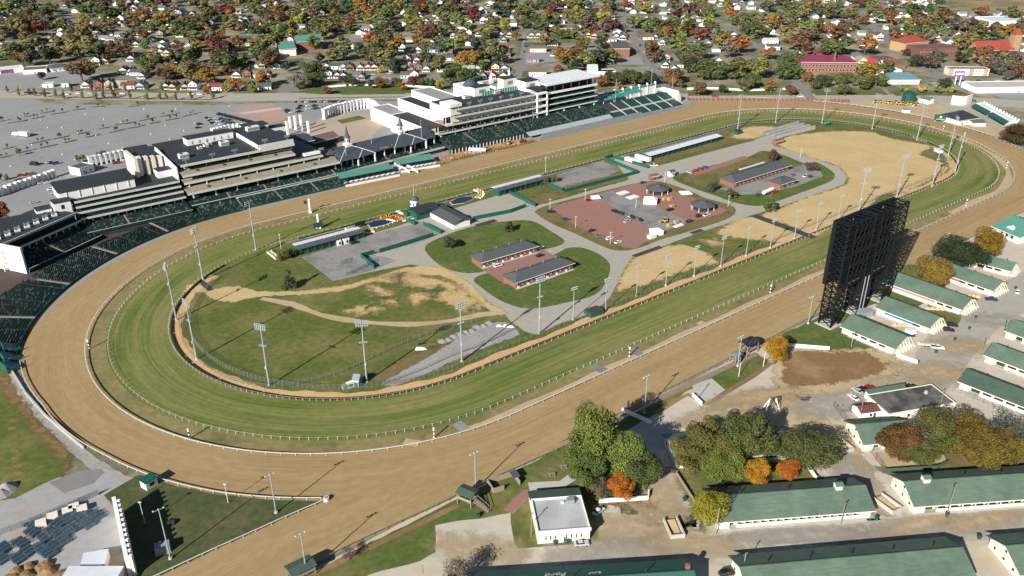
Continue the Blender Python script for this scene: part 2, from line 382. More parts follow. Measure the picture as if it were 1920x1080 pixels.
soft('straw_field',[(1412,406),(1460,424),(1508,443),(1470,455),(1420,449),(1385,446),(1345,438),(1372,418)],.08,m_straw)
soft('straw_field',[(1195,478),(1230,465),(1275,459),(1310,468),(1343,487),(1346,494),(1300,503),(1230,527),(1170,543),(1150,548),(1160,530),(1175,500)],.08,m_straw)
soft('straw_patch',[(1315,452),(1340,447),(1352,457),(1338,462)],.085,m_strawp,rim=5,cell=1.2,noise=.6)
soft('straw_path',[(352,533),(400,541),(445,536),(480,546),(560,546),(640,536),(700,521),(760,502),(812,500),(850,510),(878,530),(912,562),(950,588),(940,592),(886,562),(845,524),(800,516),(740,531),(700,528),(640,546),(560,553),(480,557),(440,566),(400,562),(380,549),(345,547)],.08,m_straw,rim=2.2,cell=1.0)
for pts in ([(700,522),(760,512),(800,520),(780,535),(735,530)],[(765,552),(790,546),(805,560),(780,570)],[(720,560),(745,562),(742,572),(722,570)],[(760,520),(850,530),(905,580),(880,590),(820,560)],[(690,535),(720,540),(735,556),(700,552)],[(640,585),(700,570),(720,580),(670,592)]):
    soft('straw_patch',pts,.085,m_strawp,rim=5,cell=1.2,noise=.6)
ribbon('worn_track',pxline([(490,560),(545,570),(600,590),(650,600),(705,606),(780,608),(850,601),(900,590),(945,586)]),[3+2.2*math.sin(i*.7)**2 for i in range(200)],.082,m_sandy)
soft('gravel_road',[(715,720),(800,672),(870,628),(930,603),(965,612),(975,628),(900,655),(800,700),(735,725)],.085,m_gravel,rim=1.5,cell=1.0,noise=.3)
soft('dry_patch',[(690,705),(740,680),(800,655),(850,640),(800,675),(715,718)],.084,m_dry)
for a,b in (((1412,404),(1527,446)),): ribbon('rubber_mat_crossing',[G(*a),G(*b)],5.5,.1,m_dark)
for a,b,w in (((1188,481),(1240,463),3.5),((1296,438),(1317,431),3.5),((893,424),(930,413),4.5),((376,527),(396,545),3),((560,0),(561,0),0)):
    if w: ribbon('drain_cover',[G(*a),G(*b)],w,.13,m_dark)
# crossings and worn spots on the strip between turf and dirt
for a,b,w in (((1112,686),(1133,696),5),((855,793),(872,806),4.5),((1183,655),(1204,667),4)): ribbon('crossing_mat',[G(*a),G(*b)],w,.1,m_old)
for a,b,w in (((758,828),(786,832),4),((1310,604),(1328,612),4)): ribbon('worn_crossing',[G(*a),G(*b)],w,.1,m_sandy)
ribbon('sandy_margin',[S(900+10*i,-2.2) for i in range(34)],[3.2+1.2*math.sin(i*1.3) for i in range(34)],.058,m_sandy)
ribbon('sandy_margin',[S(640+8*i,-3.2) for i in range(28)],[4.2+1.5*math.sin(i*.9) for i in range(28)],.058,m_sandy)
# strips beside the back straight
sheet('track_lawn',[(560,1085),(760,985),(870,929),(1070,832),(1150,796),(1225,757),(1330,702),(1372,680),(1395,662),(1376,690),(1342,706),(1285,735),(1228,776),(1160,815),(1120,870),(1090,885),(1068,905),(1000,903),(992,925),(955,962),(940,966),(900,974),(862,977),(815,985),(817,1037),(787,1052),(690,1078),(640,1110)],.04,m_grass,step=4,jit=.35)
sheet('green_lawn',[(640,1072),(720,1036),(812,986),(816,1036),(786,1051),(690,1078)],.055,m_lawn,step=4,jit=.4)
sheet('green_lawn',[(808,972),(845,954),(893,962),(893,972),(862,976),(812,984)],.055,m_lawn,step=4,jit=.3)
ribbon('bridle_path',pxline([(560,1088),(640,1052),(760,995),(860,947)]),2.2,.06,m_brown)
ribbon('brick_walk',pxline([(953,960),(972,940),(993,921)]),4.2,.06,m_brickpave)
ribbon('bridle_path',pxline([(1228,752),(1300,718),(1372,684),(1420,663)]),2.8,.06,mat('worn_path',(.24,.175,.125),.95,.15,.5,space='world'))
sheet('office_lawn',[(957,962),(975,945),(995,925),(1000,905),(1095,900),(1110,940),(1122,1000),(1122,1012),(1105,1018),(1009,1026),(972,1029),(965,1020)],.05,m_grass,True)
sheet('footpath',[(990,905),(1050,902),(1068,888),(1086,884),(1080,900),(1060,912),(993,920)],.065,m_slab)
soft('tree_bed',[(1068,905),(1120,872),(1170,860),(1215,900),(1212,938),(1122,950),(1095,930)],.05,m_grass)
soft('clay_bed',[(1118,948),(1212,940),(1214,932),(1170,925),(1120,940)],.06,m_brown)
sheet('lawn_patch',[(1334,709),(1378,686),(1422,666),(1443,676),(1412,703),(1362,733)],.05,m_lawn)
sheet('concrete_pad',[(1296,722),(1333,710),(1360,733),(1322,757)],.05,m_slab)
ribbon('muddy_edge',pxline([(1230,775),(1290,740),(1325,757),(1362,735),(1412,705),(1445,680)]),2.5,.06,m_brown)
sheet('screen_lawn',[(1462,628),(1525,600),(1600,567),(1700,505),(1772,530),(1775,545),(1735,568),(1700,588),(1640,570),(1600,585),(1590,600),(1590,625),(1650,655),(1620,664),(1557,662),(1483,648)],.04,m_lawn,step=4,jit=.4)
soft('sandy_yard',[(1450,655),(1480,650),(1560,656),(1640,655),(1690,678),(1684,700),(1620,722),(1560,742),(1470,738),(1448,700)],.05,m_sandy)
soft('training_ring',[(1470,684),(1492,661),(1560,661),(1628,664),(1663,682),(1655,694),(1608,710),(1550,720),(1480,725),(1469,700)],.065,m_brown,rim=4)
soft('sandy_yard',[(1330,760),(1450,728),(1520,760),(1600,830),(1680,960),(1640,962),(1570,880),(1440,800),(1330,790)],.045,m_sandy)
soft('grove_lawn',[(1268,882),(1330,845),(1420,850),(1500,870),(1545,900),(1556,918),(1345,958),(1318,1000),(1290,940)],.05,m_grass)
soft('grove_lawn',[(1650,880),(1670,850),(1780,820),(1900,825),(1930,850),(1930,882),(1790,884),(1670,892)],.05,m_dry)
sheet('sandy_lot',[(1645,845),(1740,840),(1768,850),(1776,866),(1662,876),(1640,862)],.06,m_sandy)
sheet('lawn_patch',[(1578,758),(1608,752),(1630,745),(1628,768),(1580,772)],.05,m_lawn,True)
for pts in ([(1750,560),(1800,585),(1790,610),(1740,590)],[(1690,500),(1725,498),(1772,520),(1768,535),(1720,528)]): sheet('lawn_patch',pts,.05,m_grass,True)
sheet('asphalt_lane',[(1330,1005),(1500,990),(1640,975),(1960,955),(1960,1010),(1640,1020),(1450,1020),(1380,1040)],.045,m_asph,step=6,jit=.6)
sheet('asphalt_lane',[(1730,640),(1790,600),(1860,540),(1960,500),(1960,560),(1880,610),(1800,700),(1720,800),(1690,770)],.045,m_asph,True,step=6,jit=.5)
for a,b in (((1394,1010),(1406,1032)),((1812,976),(1838,1006)),((791,1060),(792,1078)),((1675,990),(1690,1008))): ribbon('yellow_line',[G(*a),G(*b)],.5,.07,mat('yellow_line_paint',(.55,.36,.12),.8,.1))
# left outside the first turn
sheet('stone_bank',[(18,690),(34,692),(60,740),(100,795),(160,845),(215,880),(245,896),(205,905),(160,872),(120,838),(70,785),(22,730)],.04,m_gravel,step=3,jit=.5)
soft('rough_ground',[(-60,690),(18,700),(60,765),(110,825),(136,868),(110,900),(60,920),(-60,945)],.03,m_grass)
soft('clay_ground',[(8,700),(30,735),(80,800),(130,850),(134,876),(110,860),(60,800),(10,740)],.045,m_brown)
sheet('construction_yard',[(-80,945),(30,935),(110,895),(200,880),(250,896),(195,930),(225,960),(248,1100),(-80,1130)],.05,mat('pale_yard',(.31,.305,.30),.9,.1,.3,space='world',col2=(.34,.26,.17),bigscale=.05,thr=(.54,.64),spec=.2),step=4,jit=.4)
sheet('patched_asphalt',[(92,905),(150,882),(190,880),(196,886),(175,907),(120,925)],.065,m_road)
sheet('corner_lawn',[(205,912),(262,890),(330,912),(400,927),(500,937),(606,940),(440,1012),(262,1090),(248,1060),(228,962),(195,930)],.045,mat('dull_lawn',(.058,.072,.024),.95,.28,.4,space='world',col2=(.105,.092,.04),bigscale=.06,thr=(.46,.7)),step=4,jit=.2)
for i in range(9): 
    c=G(22+i*1.5+random.uniform(-2,2),790+i*14); sheet('dug_hole_soil',[c+Vector((1.9*math.cos(t)*random.uniform(.6,1.2),1.1*math.sin(t)*random.uniform(.6,1.2),0)) for t in [k*.7 for k in range(9)]],.06,m_brown,True,world=True)

# stains, worn wheel paths and spilt soil on the pavements
random.seed(4)
for k,(x,y,a,b) in enumerate(((1180,990,16,5),(1240,960,10,3),(1150,1040,20,4),(1300,1020,14,4),(900,1030,14,4),(1500,1005,22,2.5),(1700,990,20,3),(1420,745,20,4),(1560,760,16,5),(1760,700,14,6),(1800,650,12,5),(1870,600,14,4),(1690,720,12,4),(1240,930,6,9),(1600,900,5,14),(1345,775,18,3),(1850,975,16,3),(1660,1040,6,10))):
    c=G(x,y); an=random.uniform(-.3,.3)+(.1 if a>b else 0)
    pts=[(c.x+(a*math.cos(t)*math.cos(an)-b*math.sin(t)*math.sin(an)),c.y+(a*math.cos(t)*math.sin(an)+b*math.sin(t)*math.cos(an)),0) for t in [i*.7 for i in range(9)]]
    soft('pavement_stain',pts,.075,(m_sandy,m_sandy,m_asph)[k%3],rim=min(a,b)*1.4,world=True,noise=1.1)
m_tyre_mark=mat('tyre_mark',(.25,.17,.09),.95,.15,.6,space='world')
# ================================================================ TREES (library)
import numpy as np
def leaf_mat(name,transl=.25,var=.35,scale=.9):
    """leaf colour: the tree's own colour, with lighter and yellower or darker leaf masses"""
    m=bpy.data.materials.new(name); m.use_nodes=True; nt=m.node_tree; N=nt.nodes; Lk=nt.links.new
    b=N['Principled BSDF']; b.inputs['Roughness'].default_value=.7; b.inputs['Specular IOR Level'].default_value=.2
    oi=N.new('ShaderNodeObjectInfo'); at=N.new('ShaderNodeAttribute'); at.attribute_name='leafvar'
    hs=N.new('ShaderNodeHueSaturation'); Lk(oi.outputs['Color'],hs.inputs['Color'])
    r=N.new('ShaderNodeMapRange'); r.inputs['To Min'].default_value=1-var; r.inputs['To Max'].default_value=1+var; Lk(at.outputs['Fac'],r.inputs['Value']); Lk(r.outputs[0],hs.inputs['Value'])
    tc=N.new('ShaderNodeTexCoord'); n=N.new('ShaderNodeTexNoise'); n.inputs['Scale'].default_value=scale*.35; n.inputs['Detail'].default_value=2; Lk(tc.outputs['Object'],n.inputs['Vector'])
    h=N.new('ShaderNodeMapRange'); h.inputs['From Min'].default_value=.3; h.inputs['From Max'].default_value=.7; h.inputs['To Min'].default_value=.488; h.inputs['To Max'].default_value=.518
    Lk(n.outputs['Fac'],h.inputs['Value']); Lk(h.outputs[0],hs.inputs['Hue'])
    tr=N.new('ShaderNodeBsdfTranslucent'); ms=N.new('ShaderNodeMixShader'); ms.inputs[0].default_value=transl
    Lk(hs.outputs[0],b.inputs['Base Color']); Lk(hs.outputs[0],tr.inputs[0]); Lk(b.outputs[0],ms.inputs[1]); Lk(tr.outputs[0],ms.inputs[2]); Lk(ms.outputs[0],N['Material Output'].inputs[0])
    return m
m_leaf=leaf_mat('foliage'); m_bark=mat('bark',(.11,.085,.065),.9,.25,2)
def crown_mesh(name,seed,R=1.0,Hh=1.15,nl=14,quads=700,leaf=.16,shape='round',solid=.75):
    """a crown of unit radius around (0,0,0): leaf faces gathered on lobes"""
    rg=np.random.RandomState(seed); C0=[];rr=[]
    for i in range(nl):
        while True:
            p=rg.uniform(-1,1,3)
            if np.linalg.norm(p)<1: break
        p=p/max(np.linalg.norm(p),1e-6)*rg.uniform(.30,.88)
        z=p[2]
        if shape=='cone':
            z=rg.uniform(-1,1); k=(1-z)/2*.8+.08; a=rg.uniform(0,6.28); p[0],p[1]=k*math.cos(a)*.8,k*math.sin(a)*.8; r=.2+.25*(1-z)/2
        elif shape=='column':
            z=rg.uniform(-.85,.85); a=rg.uniform(0,6.28); p[0],p[1]=.35*math.cos(a),.35*math.sin(a); r=.38
        else: r=rg.uniform(.20,.46)
        C0.append((p[0],p[1],z)); rr.append(r)
    C0=np.array(C0); rr=np.array(rr); w=rr**2/np.sum(rr**2)
    idx=rg.choice(nl,quads,p=w)
    d=rg.normal(size=(quads,3)); d/=np.linalg.norm(d,axis=1)[:,None]
    rad=rr[idx]*np.where(rg.rand(quads)<solid,rg.uniform(.82,1.08,quads),rg.uniform(.3,.9,quads))
    P=C0[idx]+d*rad[:,None]; P[:,2]*=Hh
    n=d+rg.normal(size=(quads,3))*.55; n[:,2]+=.25; n/=np.linalg.norm(n,axis=1)[:,None]
    t=np.cross(n,rg.normal(size=(quads,3))); t/=np.linalg.norm(t,axis=1)[:,None]; b=np.cross(n,t)
    s=leaf*rg.uniform(.6,1.35,quads)[:,None]
    bend=n*s*.35
    V=np.stack([P-t*s-bend,P-b*s*.8,P+t*s-bend,P+b*s*.8],1).reshape(-1,3)
    me=bpy.data.meshes.new(name); me.vertices.add(quads*4); me.vertices.foreach_set('co',V.ravel().astype(np.float32))
    me.loops.add(quads*4); me.loops.foreach_set('vertex_index',np.arange(quads*4,dtype=np.int32))
    me.polygons.add(quads); me.polygons.foreach_set('loop_start',np.arange(0,quads*4,4,dtype=np.int32))
    me.update()
    lobe=rg.rand(nl); fv=np.clip(.5*lobe[idx]+.5*rg.rand(quads),0,1)
    at=me.attributes.new('leafvar','FLOAT','FACE'); at.data.foreach_set('value',fv.astype(np.float32))
    me.materials.append(m_leaf); me.validate(); return me
FAR=[crown_mesh('crown_far',i,nl=11,quads=620,leaf=.15) for i in range(8)]
MID=[crown_mesh('crown_mid',20+i,nl=20,quads=2600,leaf=.085) for i in range(4)]
NEAR=[crown_mesh('crown_near',40+i,nl=30,quads=21000,leaf=.032,solid=.68) for i in range(5)]
THIN=[crown_mesh('crown_thin',60+i,nl=26,quads=2600,leaf=.038,solid=.5) for i in range(2)]
CONE=[crown_mesh('crown_cone',80+i,nl=26,quads=1500,leaf=.1,shape='cone',Hh=1.5) for i in range(2)]
COLM=[crown_mesh('crown_column',90+i,nl=16,quads=700,leaf=.12,shape='column',Hh=1.7) for i in range(2)]
def trunk_mesh(seed,limbs=5):
    rg=random.Random(seed); b=MB(); p=Vector((0,0,0)); r=.05
    q=Vector((rg.uniform(-.04,.04),rg.uniform(-.04,.04),.45)); b.tube(p,q,.055,.038,7); b.tube(q,q+Vector((rg.uniform(-.05,.05),rg.uniform(-.05,.05),.35)),.038,.012,6)
    for i in range(limbs):
        a=6.28*i/limbs+rg.uniform(-.4,.4); z=rg.uniform(.28,.5); s=Vector((0,0,z))
        e=s+Vector((math.cos(a)*rg.uniform(.15,.3),math.sin(a)*rg.uniform(.15,.3),rg.uniform(.15,.35))); b.tube(s,e,.024,.007,5)
    return b.mesh('trunk',m_bark)
TRUNK=[trunk_mesh(i) for i in range(3)]
TR_FAR=MB().cyl(0,0,0,.6,.04,.02,5).mesh('trunk',m_bark)
COL0=dict(green=(.088,.102,.03),dgreen=(.055,.07,.026),lgreen=(.105,.13,.035),olive=(.125,.122,.038),ygreen=(.20,.19,.032),yellow=(.33,.24,.04),gold=(.27,.155,.028),orange=(.29,.11,.03),rust=(.17,.085,.035),red=(.17,.05,.035),dred=(.12,.045,.04),brown=(.15,.10,.055),grey=(.135,.115,.085),tan=(.21,.15,.065),bluegreen=(.055,.075,.05))
COL={k:tuple(1.15*(.90*x+.10*sum(v)/3)+.008 for x in v) for k,v in COL0.items()}
def vary(c,k=.12): return tuple(max(.004,x*random.uniform(1-k,1+k)) for x in c)
def tree(label,loc,r,h,col,lod='far',group=None,name='tree',crown_frac=.8,trunk=True,flat=None):
    """r crown radius, h full height"""
    lib=dict(far=FAR,mid=MID,near=NEAR,thin=THIN,cone=CONE,column=COLM)[lod]
    t=thing(name,label,'tree' if 'shrub' not in name else 'shrub',loc,random.uniform(0,6.28) if lod!='column' else 0,group)
    ch=h*crown_frac/2; zc=h-ch; me=random.choice(lib); hz=1.7 if lod=='column' else (1.5 if lod=='cone' else 1.15)
    k_=random.uniform(.84,1.14) if lod in('near','mid','far') else 1
    c=put('crown',me,t,(0,0,zc),0,(r*k_,r*(2-k_)*1.0,ch/hz)); cb=COL[col] if isinstance(col,str) else col; c.color=(*vary(tuple(x*((1.3 if cb[1]>=cb[0]*.75 else .95) if lod=='far' else 1.0) for x in cb)),1)
    if trunk:
        tm=TR_FAR if lod in('far','column') else random.choice(TRUNK)
        put('trunk',tm,t,(0,0,0),0,(h,h,h) if lod!='thin' else (h,h,h*1.05))
    return t
# ================================================================ RAILS
m_railw=mat('rail_white',(.52,.50,.455),.5,.06,.5)
m_post=mat('post_white',(.58,.57,.53),.5,.05,1)
m_hedge=mat('brown_hedge',(.028,.024,.016),.95,.4,2,space='world')
m_mesh=mat('galvanised',(.22,.225,.22),.6,.1,1,metal=.3)
def rail_band(off,s0,s1,w,z0,z1,step=4):
    b=MB(); n=max(2,int((s1-s0)/step)); i0=len(b.v)
    for i in range(n+1):
        s=s0+(s1-s0)*i/n; o=off(s) if callable(off) else off
        for (dw,z) in ((-w/2,z0),(w/2,z0),(w/2,z1),(-w/2,z1)): b.v.append(tuple(S(s,o+dw,z)))
    for i in range(n):
        for k in range(4): b.f.append((i*4+k,i*4+(k+1)%4,i*4+4+(k+1)%4,i*4+4+k))
    return b
def rail(name,label,off,s0,s1,w,z0,z1,spacing,post_mesh,mrail,lean=0,cap=298):
    t=thing(name,label,'railing')
    rail_band(off,s0,s1,w,z0,z1).build('top_rail',mrail,t)
    ss=[s0+spacing*i for i in range(int((s1-s0)/spacing))]
    pl=[]
    for s in ss:
        o=off(s) if callable(off) else off; p=S(s,o); pl.append((p,Sdir(s,o)))
    pl.sort(key=lambda q:(q[0].length if True else 0))
    vis=[q for q in pl]
    for p,a in vis[:cap]: put('post',post_mesh,t,p,a)
    if len(vis)>cap:
        far=MB(); base=[v.co.copy() for v in post_mesh.vertices]; fs=[tuple(f.vertices) for f in post_mesh.polygons]
        for p,a in vis[cap:]:
            i=len(far.v); M=Matrix.Translation(p)@Matrix.Rotation(a,4,'Z')
            far.v+=[tuple(M@v) for v in base]; far.f+=[tuple(i+k for k in f) for f in fs]
        stuff(far.build('distant_posts',post_mesh.materials[0],t))
    return t
goose=MB().box(-.065,-.065,0,.065,.065,1.3).box(-.05,-.6,1.22,.05,.08,1.33).mesh('post',m_post)
goose_in=MB().box(-.06,-.06,0,.06,.06,1.2).box(-.05,-.08,1.12,.05,.35,1.22).mesh('post',m_post)
stub=MB().box(-.09,-.09,0,.09,.09,1.0).mesh('post',m_railw)
rail('dirt_inner_rail','thick white safety rail along the inside of the brown dirt track',0,0,PER,.4,1.0,1.2,5.6,stub,m_railw)
rail('turf_outer_rail','white goosenecked rail round the outer edge of the green turf course',-9.3,0,PER,.045,1.38,1.43,3.9,goose,m_railw)
rail('turf_inner_rail','white goosenecked rail round the inner edge of the green turf course',-35.3,0,PER,.045,1.3,1.35,3.9,goose_in,m_railw)
dark_stub=MB().box(-.07,-.07,0,.07,.07,1.25).mesh('post',m_mesh)
def oo(s): return dirt_out(s)+.4
rail('dirt_outer_rail','thin grey outer rail of the dirt track along the back straight',oo,745,1206,.14,1.1,1.25,4,dark_stub,m_mesh)
rail('dirt_outer_rail','white outer rail round the near left bend, ending at the chute',oo,1281,1436,.3,1.0,1.2,4,stub,m_railw)
rail('dirt_outer_rail','white outer rail round the far right bend beside the town wall',oo,470,700,.25,1,1.2,4,stub,m_railw)
def chute_rail(label,pts,w,m,pm):
    P=pxline(pts,4); t=thing('chute_rail',label,'railing'); b=MB()
    for a,c in zip(P,P[1:]): b.bar(a+Vector((0,0,1.1)),c+Vector((0,0,1.1)),w,.2)
    b.build('top_rail',m,t)
    for p,q in zip(P[::1],P[1:]): put('post',pm,t,p,math.atan2(q.y-p.y,q.x-p.x))
chute_rail('white rail along the grass triangle beside the chute',[(612,940),(560,962),(480,998),(380,1043),(280,1090)],.3,m_railw,stub)
chute_rail('thin grey rail along the outer side of the chute',[(1075,832),(1000,866),(900,911),(820,950),(700,1005),(560,1072)],.14,m_mesh,dark_stub)
e=thing('rail_end_pad','rounded white rail end where chute meets the left bend','rail pad',G(612,938)); MB().cyl(0,0,0,1.3,1.1,1.0,14).build('pad',m_railw,e); MB().cyl(0,0,1.3,1.45,.6,.4,10).build('cap',m_mesh,e)
# low dark hedge-like border between turf and sand path
hb=thing('border_hedge','low dark brown border hedge between turf course and sand path','hedge')
s=655.0; k=0
while s<1545:
    L=random.uniform(9,34)
    rail_band(lambda q:-36.5,s,min(s+L,1545),.85,0,.75,3).build('hedge_run',m_hedge,hb); s+=L+random.uniform(.6,1.6)
hb=thing('border_hedge','low dark hedge line on the homestretch side of the infield','hedge')
for i in range(24): rail_band(lambda q:-36.4,8+i*26,32.6+i*26,.6,0,.6,4).build('hedge_run',m_hedge,hb)
m_link=mat('chain_link',(.16,.17,.16),.7,.2,1)
# see-through mesh: a lattice of real wires is too fine, so posts and a few strands
def wire_fence(label,pts,h=2.2,sp=3.0,strands=4,m=m_link,world=False,name='wire_fence'):
    P=pts if world else pxline(pts,sp); t=thing(name,label,'fence'); w=MB()
    for a,c in zip(P,P[1:]):
        for k in range(strands):
            z=Vector((0,0,h*(k+1)/strands)); w.bar(a+z,c+z,.06)
    stuff(w.build('strands',m,t)); pm=MB().box(-.06,-.06,0,.06,.06,h+.1).mesh('post',m)
    for p in P[:300]: put('post',pm,t,p)
    return t
wire_fence('grey wire fence inside the sand path round the left bend and back straight',[S(1525-3.4*i,-43.6-1.2*math.sin(i*.04)) for i in range(252)],2.4,world=True)
wire_fence('inner wire fence curving through the grass of the left bend',[(336,590),(342,640),(375,680),(430,712),(500,728),(560,722),(640,700),(720,662),(800,630),(900,604)],2.2)
wire_fence('grey wire fence beside the gravel road in the infield',[(718,722),(780,700),(850,668),(905,648),(965,618)],2.0,2.5)
wire_fence('wire fence round the white utility trailer at the right bend',[(1735,282),(1760,292),(1785,302),(1760,302),(1738,290)],2.0,3)
wire_fence('small wire enclosure behind the video board on the infield straw',[(1632,392),(1655,368),(1690,362),(1700,372),(1672,385)],2,3)
# ================================================================ LIGHT POLES
m_pole=mat('pole_steel',(.30,.335,.355),.5,.08,1,metal=.2)
m_lamp=mat('lamp_housing',(.38,.42,.44),.45,.08,2)
pole30=MB().cyl(0,0,0,10,.42,.36,10).cyl(0,0,10,20,.36,.29,10).cyl(0,0,20,29.5,.29,.2,10).mesh('pole',m_pole)
pole18=MB().cyl(0,0,0,17.8,.27,.15,8).mesh('pole',m_pole)
foot=MB().cyl(0,0,0,.8,.6,.6,10).mesh('footing',m_slab)
lampm=MB().tube((0,0,0),(0,-.5,-.25),.14,.32,8).mesh('lamp',m_lamp)
def light_pole(label,px,py,kind,group,aim=None):
    p=G(px,py); a=aim if aim is not None else 0
    t=thing('light_pole',label,'light pole',p,a,group)
    put('footing',foot,t)
    if kind=='tall':
        put('pole',pole30,t)
        for r in range(3):
            z=29.3-r*1.05; put('crossarm',XA,t,(0,0,z))
            for i in range(6): put('lamp',lampm,t,(-2.25+.9*i,-.1,z))
        put('crossarm',XB,t,(0,0,19.5))
        for i in range(4): put('lamp',lampm,t,(-1.35+.9*i,-.1,19.5))
        put('junction_box',JB,t,(0,-.5,9))
    elif kind=='mid':
        put('pole',pole18,t)
        for r in range(2):
            z=17.6-r*1.0; put('crossarm',XC,t,(0,0,z))
            for i in range(5): put('lamp',lampm,t,(-1.6+.8*i,-.1,z))
    else:
        put('pole',pole18,t,None,0,(1,1,kind/17.8))
        put('crossarm',XC,t,(0,0,kind-.3))
        for i in range(3): put('lamp',lampm,t,(-1.5+1.5*i,-.1,kind-.3))
    return t
XA=MB().box(-2.7,-.1,-.1,2.7,.1,.1).mesh('crossarm',m_pole); XB=MB().box(-1.7,-.1,-.1,1.7,.1,.1).mesh('crossarm',m_pole); XC=MB().box(-1.9,-.08,-.08,1.9,.08,.08).mesh('crossarm',m_pole)
JB=MB().box(-.35,-.2,-.6,.35,.2,.6).mesh('junction_box',m_lamp)
ORD=['first','second','third','fourth','fifth','sixth','seventh','eighth','ninth','tenth','eleventh','twelfth','thirteenth','fourteenth','fifteenth','sixteenth','seventeenth','eighteenth','nineteenth','twentieth']
g='tall floodlight masts round the infield'
for (x,y),lb in (((480,469),'by the homestretch, left of the green shed'),((381,525),'by the sandy gap at the left bend'),((331,600),'at the leftmost point of the infield'),((369,674),'inside the left bend, right of the leftmost mast'),((505,723),'in the bottom of the left bend'),((688,716),'beside the small grey hut near the left bend'),((866,678),'beside the grey gravel road in the infield')):
    c=G(x,y); u,v=UV(c); light_pole('tall floodlight mast with lamp rows '+lb,x,y,'tall',g,TA+math.atan2(v,u+200)-math.pi/2+math.pi)
for (x,y),lb in (((1609.5,398),'behind the video board where straw ends'),((1681,370),'just above the top corner of the video board'),((1747,350),'right of the video board on the straw field'),((1790,325),'at the rightmost point of the infield'),((1778,290),'beside the white utility trailer at the right bend'),((1719,263),'between straw field and far bend, right part'),((1635,242),'at the top of the straw field, far bend'),((1541,231),'beside the small green stand at the far bend'),((1454,230),'above the grey concrete ramp on the far bend'),((1383,243),'beside the green box near the far homestretch')):
    c=G(x,y); u,v=UV(c); light_pole('tall floodlight mast with lamp rows '+lb,x,y,'tall',g,TA+math.atan2(v,u-200)-math.pi/2+math.pi)
g='lower floodlight poles along the back straight infield'
mids=[(1570,417),(1530,432),(1489,447),(1444,465),(1398.6,480),(1351,500),(1301,518),(1248,536),(1193,556),(1135,583),(1074.5,600),(1011,626)]
for i,(x,y) in enumerate(mids): light_pole(f'slim floodlight pole by the wire fence, {ORD[i]} leftward from the video board',x,y,'mid' if i<11 else 'tall',g,TA)
g='grey lamp posts outside the dirt track'
for (x,y,h),lb in (((518,962,16.2),'on the grass triangle by the chute'),((892,918,15.8),'behind the green roofed starter stand'),((1208,775,17.5),'in the shade behind the big tree at the track'),((1383,687,15),'beside the grey viewing stand and golden tree'),((1515,607,14.5),'left of the video board at the track rail'),((1770,478,13),'rising from behind the dark round tree'),((320,1048,20),'at the lower left beside the white wall'),((575,1076,16),'at the bottom edge beside the chute')):
    light_pole('grey lamp post '+lb,x,y,h,g,TA+math.pi)
g='thin poles before the grandstand'
pm=MB().cyl(0,0,0,26,.28,.16,8).mesh('shaft',m_pole)
for (x,y),lb in (((652,324),'in front of the left spire'),((700,307),'midway between the two spires'),((753,293),'in front of the right spire'),((792,289),'at the clubhouse corner right of the spires'),((1153,203),'before the right-hand bleachers, left one'),((1219,181),'behind the right-hand bleachers'),((1258,190),'by the stepped white wall right of the bleachers')):
    t=thing('grandstand_pole','thin grey pole '+lb,'pole',G(x,y),0,g); put('shaft',pm,t); MB().cyl(0,0,26,26.5,.3,.1,8).build('finial',m_pole,t)
for (x,y,h),lb in (((527,467,9),'beside the dark shrubs left of the long green shed'),((428,943,8),'on the grass triangle inside the chute'),((272,982,9),'in the shade of the white wall, bottom left'),((1023,323,11),'between turf course and the shed with paired shrubs')):
    t=thing('marker_pole','short white pole '+lb,'pole',G(x,y)); MB().cyl(0,0,0,h,.14,.1,8).build('shaft',m_post,t); MB().box(-.5,-.15,h-.2,.5,.15,h+.3).build('head',m_lamp,t)
# furlong poles
m_black=mat('black_paint',(.02,.02,.02),.6,.1); m_red=mat('red_paint',(.45,.03,.03),.6,.1)
def furlong(label,x,y,c2):
    t=thing('furlong_pole',label,'marker pole',G(x,y),0,'striped distance poles')
    for i in range(5): MB().cyl(0,0,i*.85,(i+1)*.85,.3,.3,10).build('band',m_white if i%2==0 else c2,t)
    MB().cyl(0,0,4.25,4.75,.4,.3,10).build('cap',m_white,t)
for lb,x,y,c in (('beside the turf rail in front of the chute fork',814,821,m_red),('at the lower left of the turf course',356,823,m_black),('at the left bend by the leftmost rail',168,654,m_black),('left of centre on the back straight',1180,668,m_black),('nearest left of the video board on the back straight',1444,549,m_black),('right of the video board on the back straight',1811,386,m_black),('at the far right bend',1887,315,m_black),('on the far turn inside the right bend',1768,246,m_black)):
    furlong('striped distance pole '+lb,x,y,c)
fp=thing('finish_post','white tapered winning post with round top on turf','winning post',G(598,428)); MB().box(-1.4,-.8,0,1.4,.8,1.2).build('plinth',m_white,fp); MB().cyl(0,0,1.2,8.4,.85,.55,10).build('shaft',m_white,fp); MB().cyl(0,0,8.4,9.3,.95,.5,12).build('cap',m_white,fp)
fp=thing('finish_post','white winning post beside the dirt track rail','winning post',G(582,399)); MB().box(-1,-.6,0,1,.6,1).build('plinth',m_white,fp); MB().cyl(0,0,1,8.6,.75,.5,10).build('shaft',m_white,fp); MB().cyl(0,0,8.6,9.4,.8,.4,12).build('cap',m_white,fp); MB().box(-3.4,-.3,6,-1.6,.3,8).build('camera_box',m_black,fp)
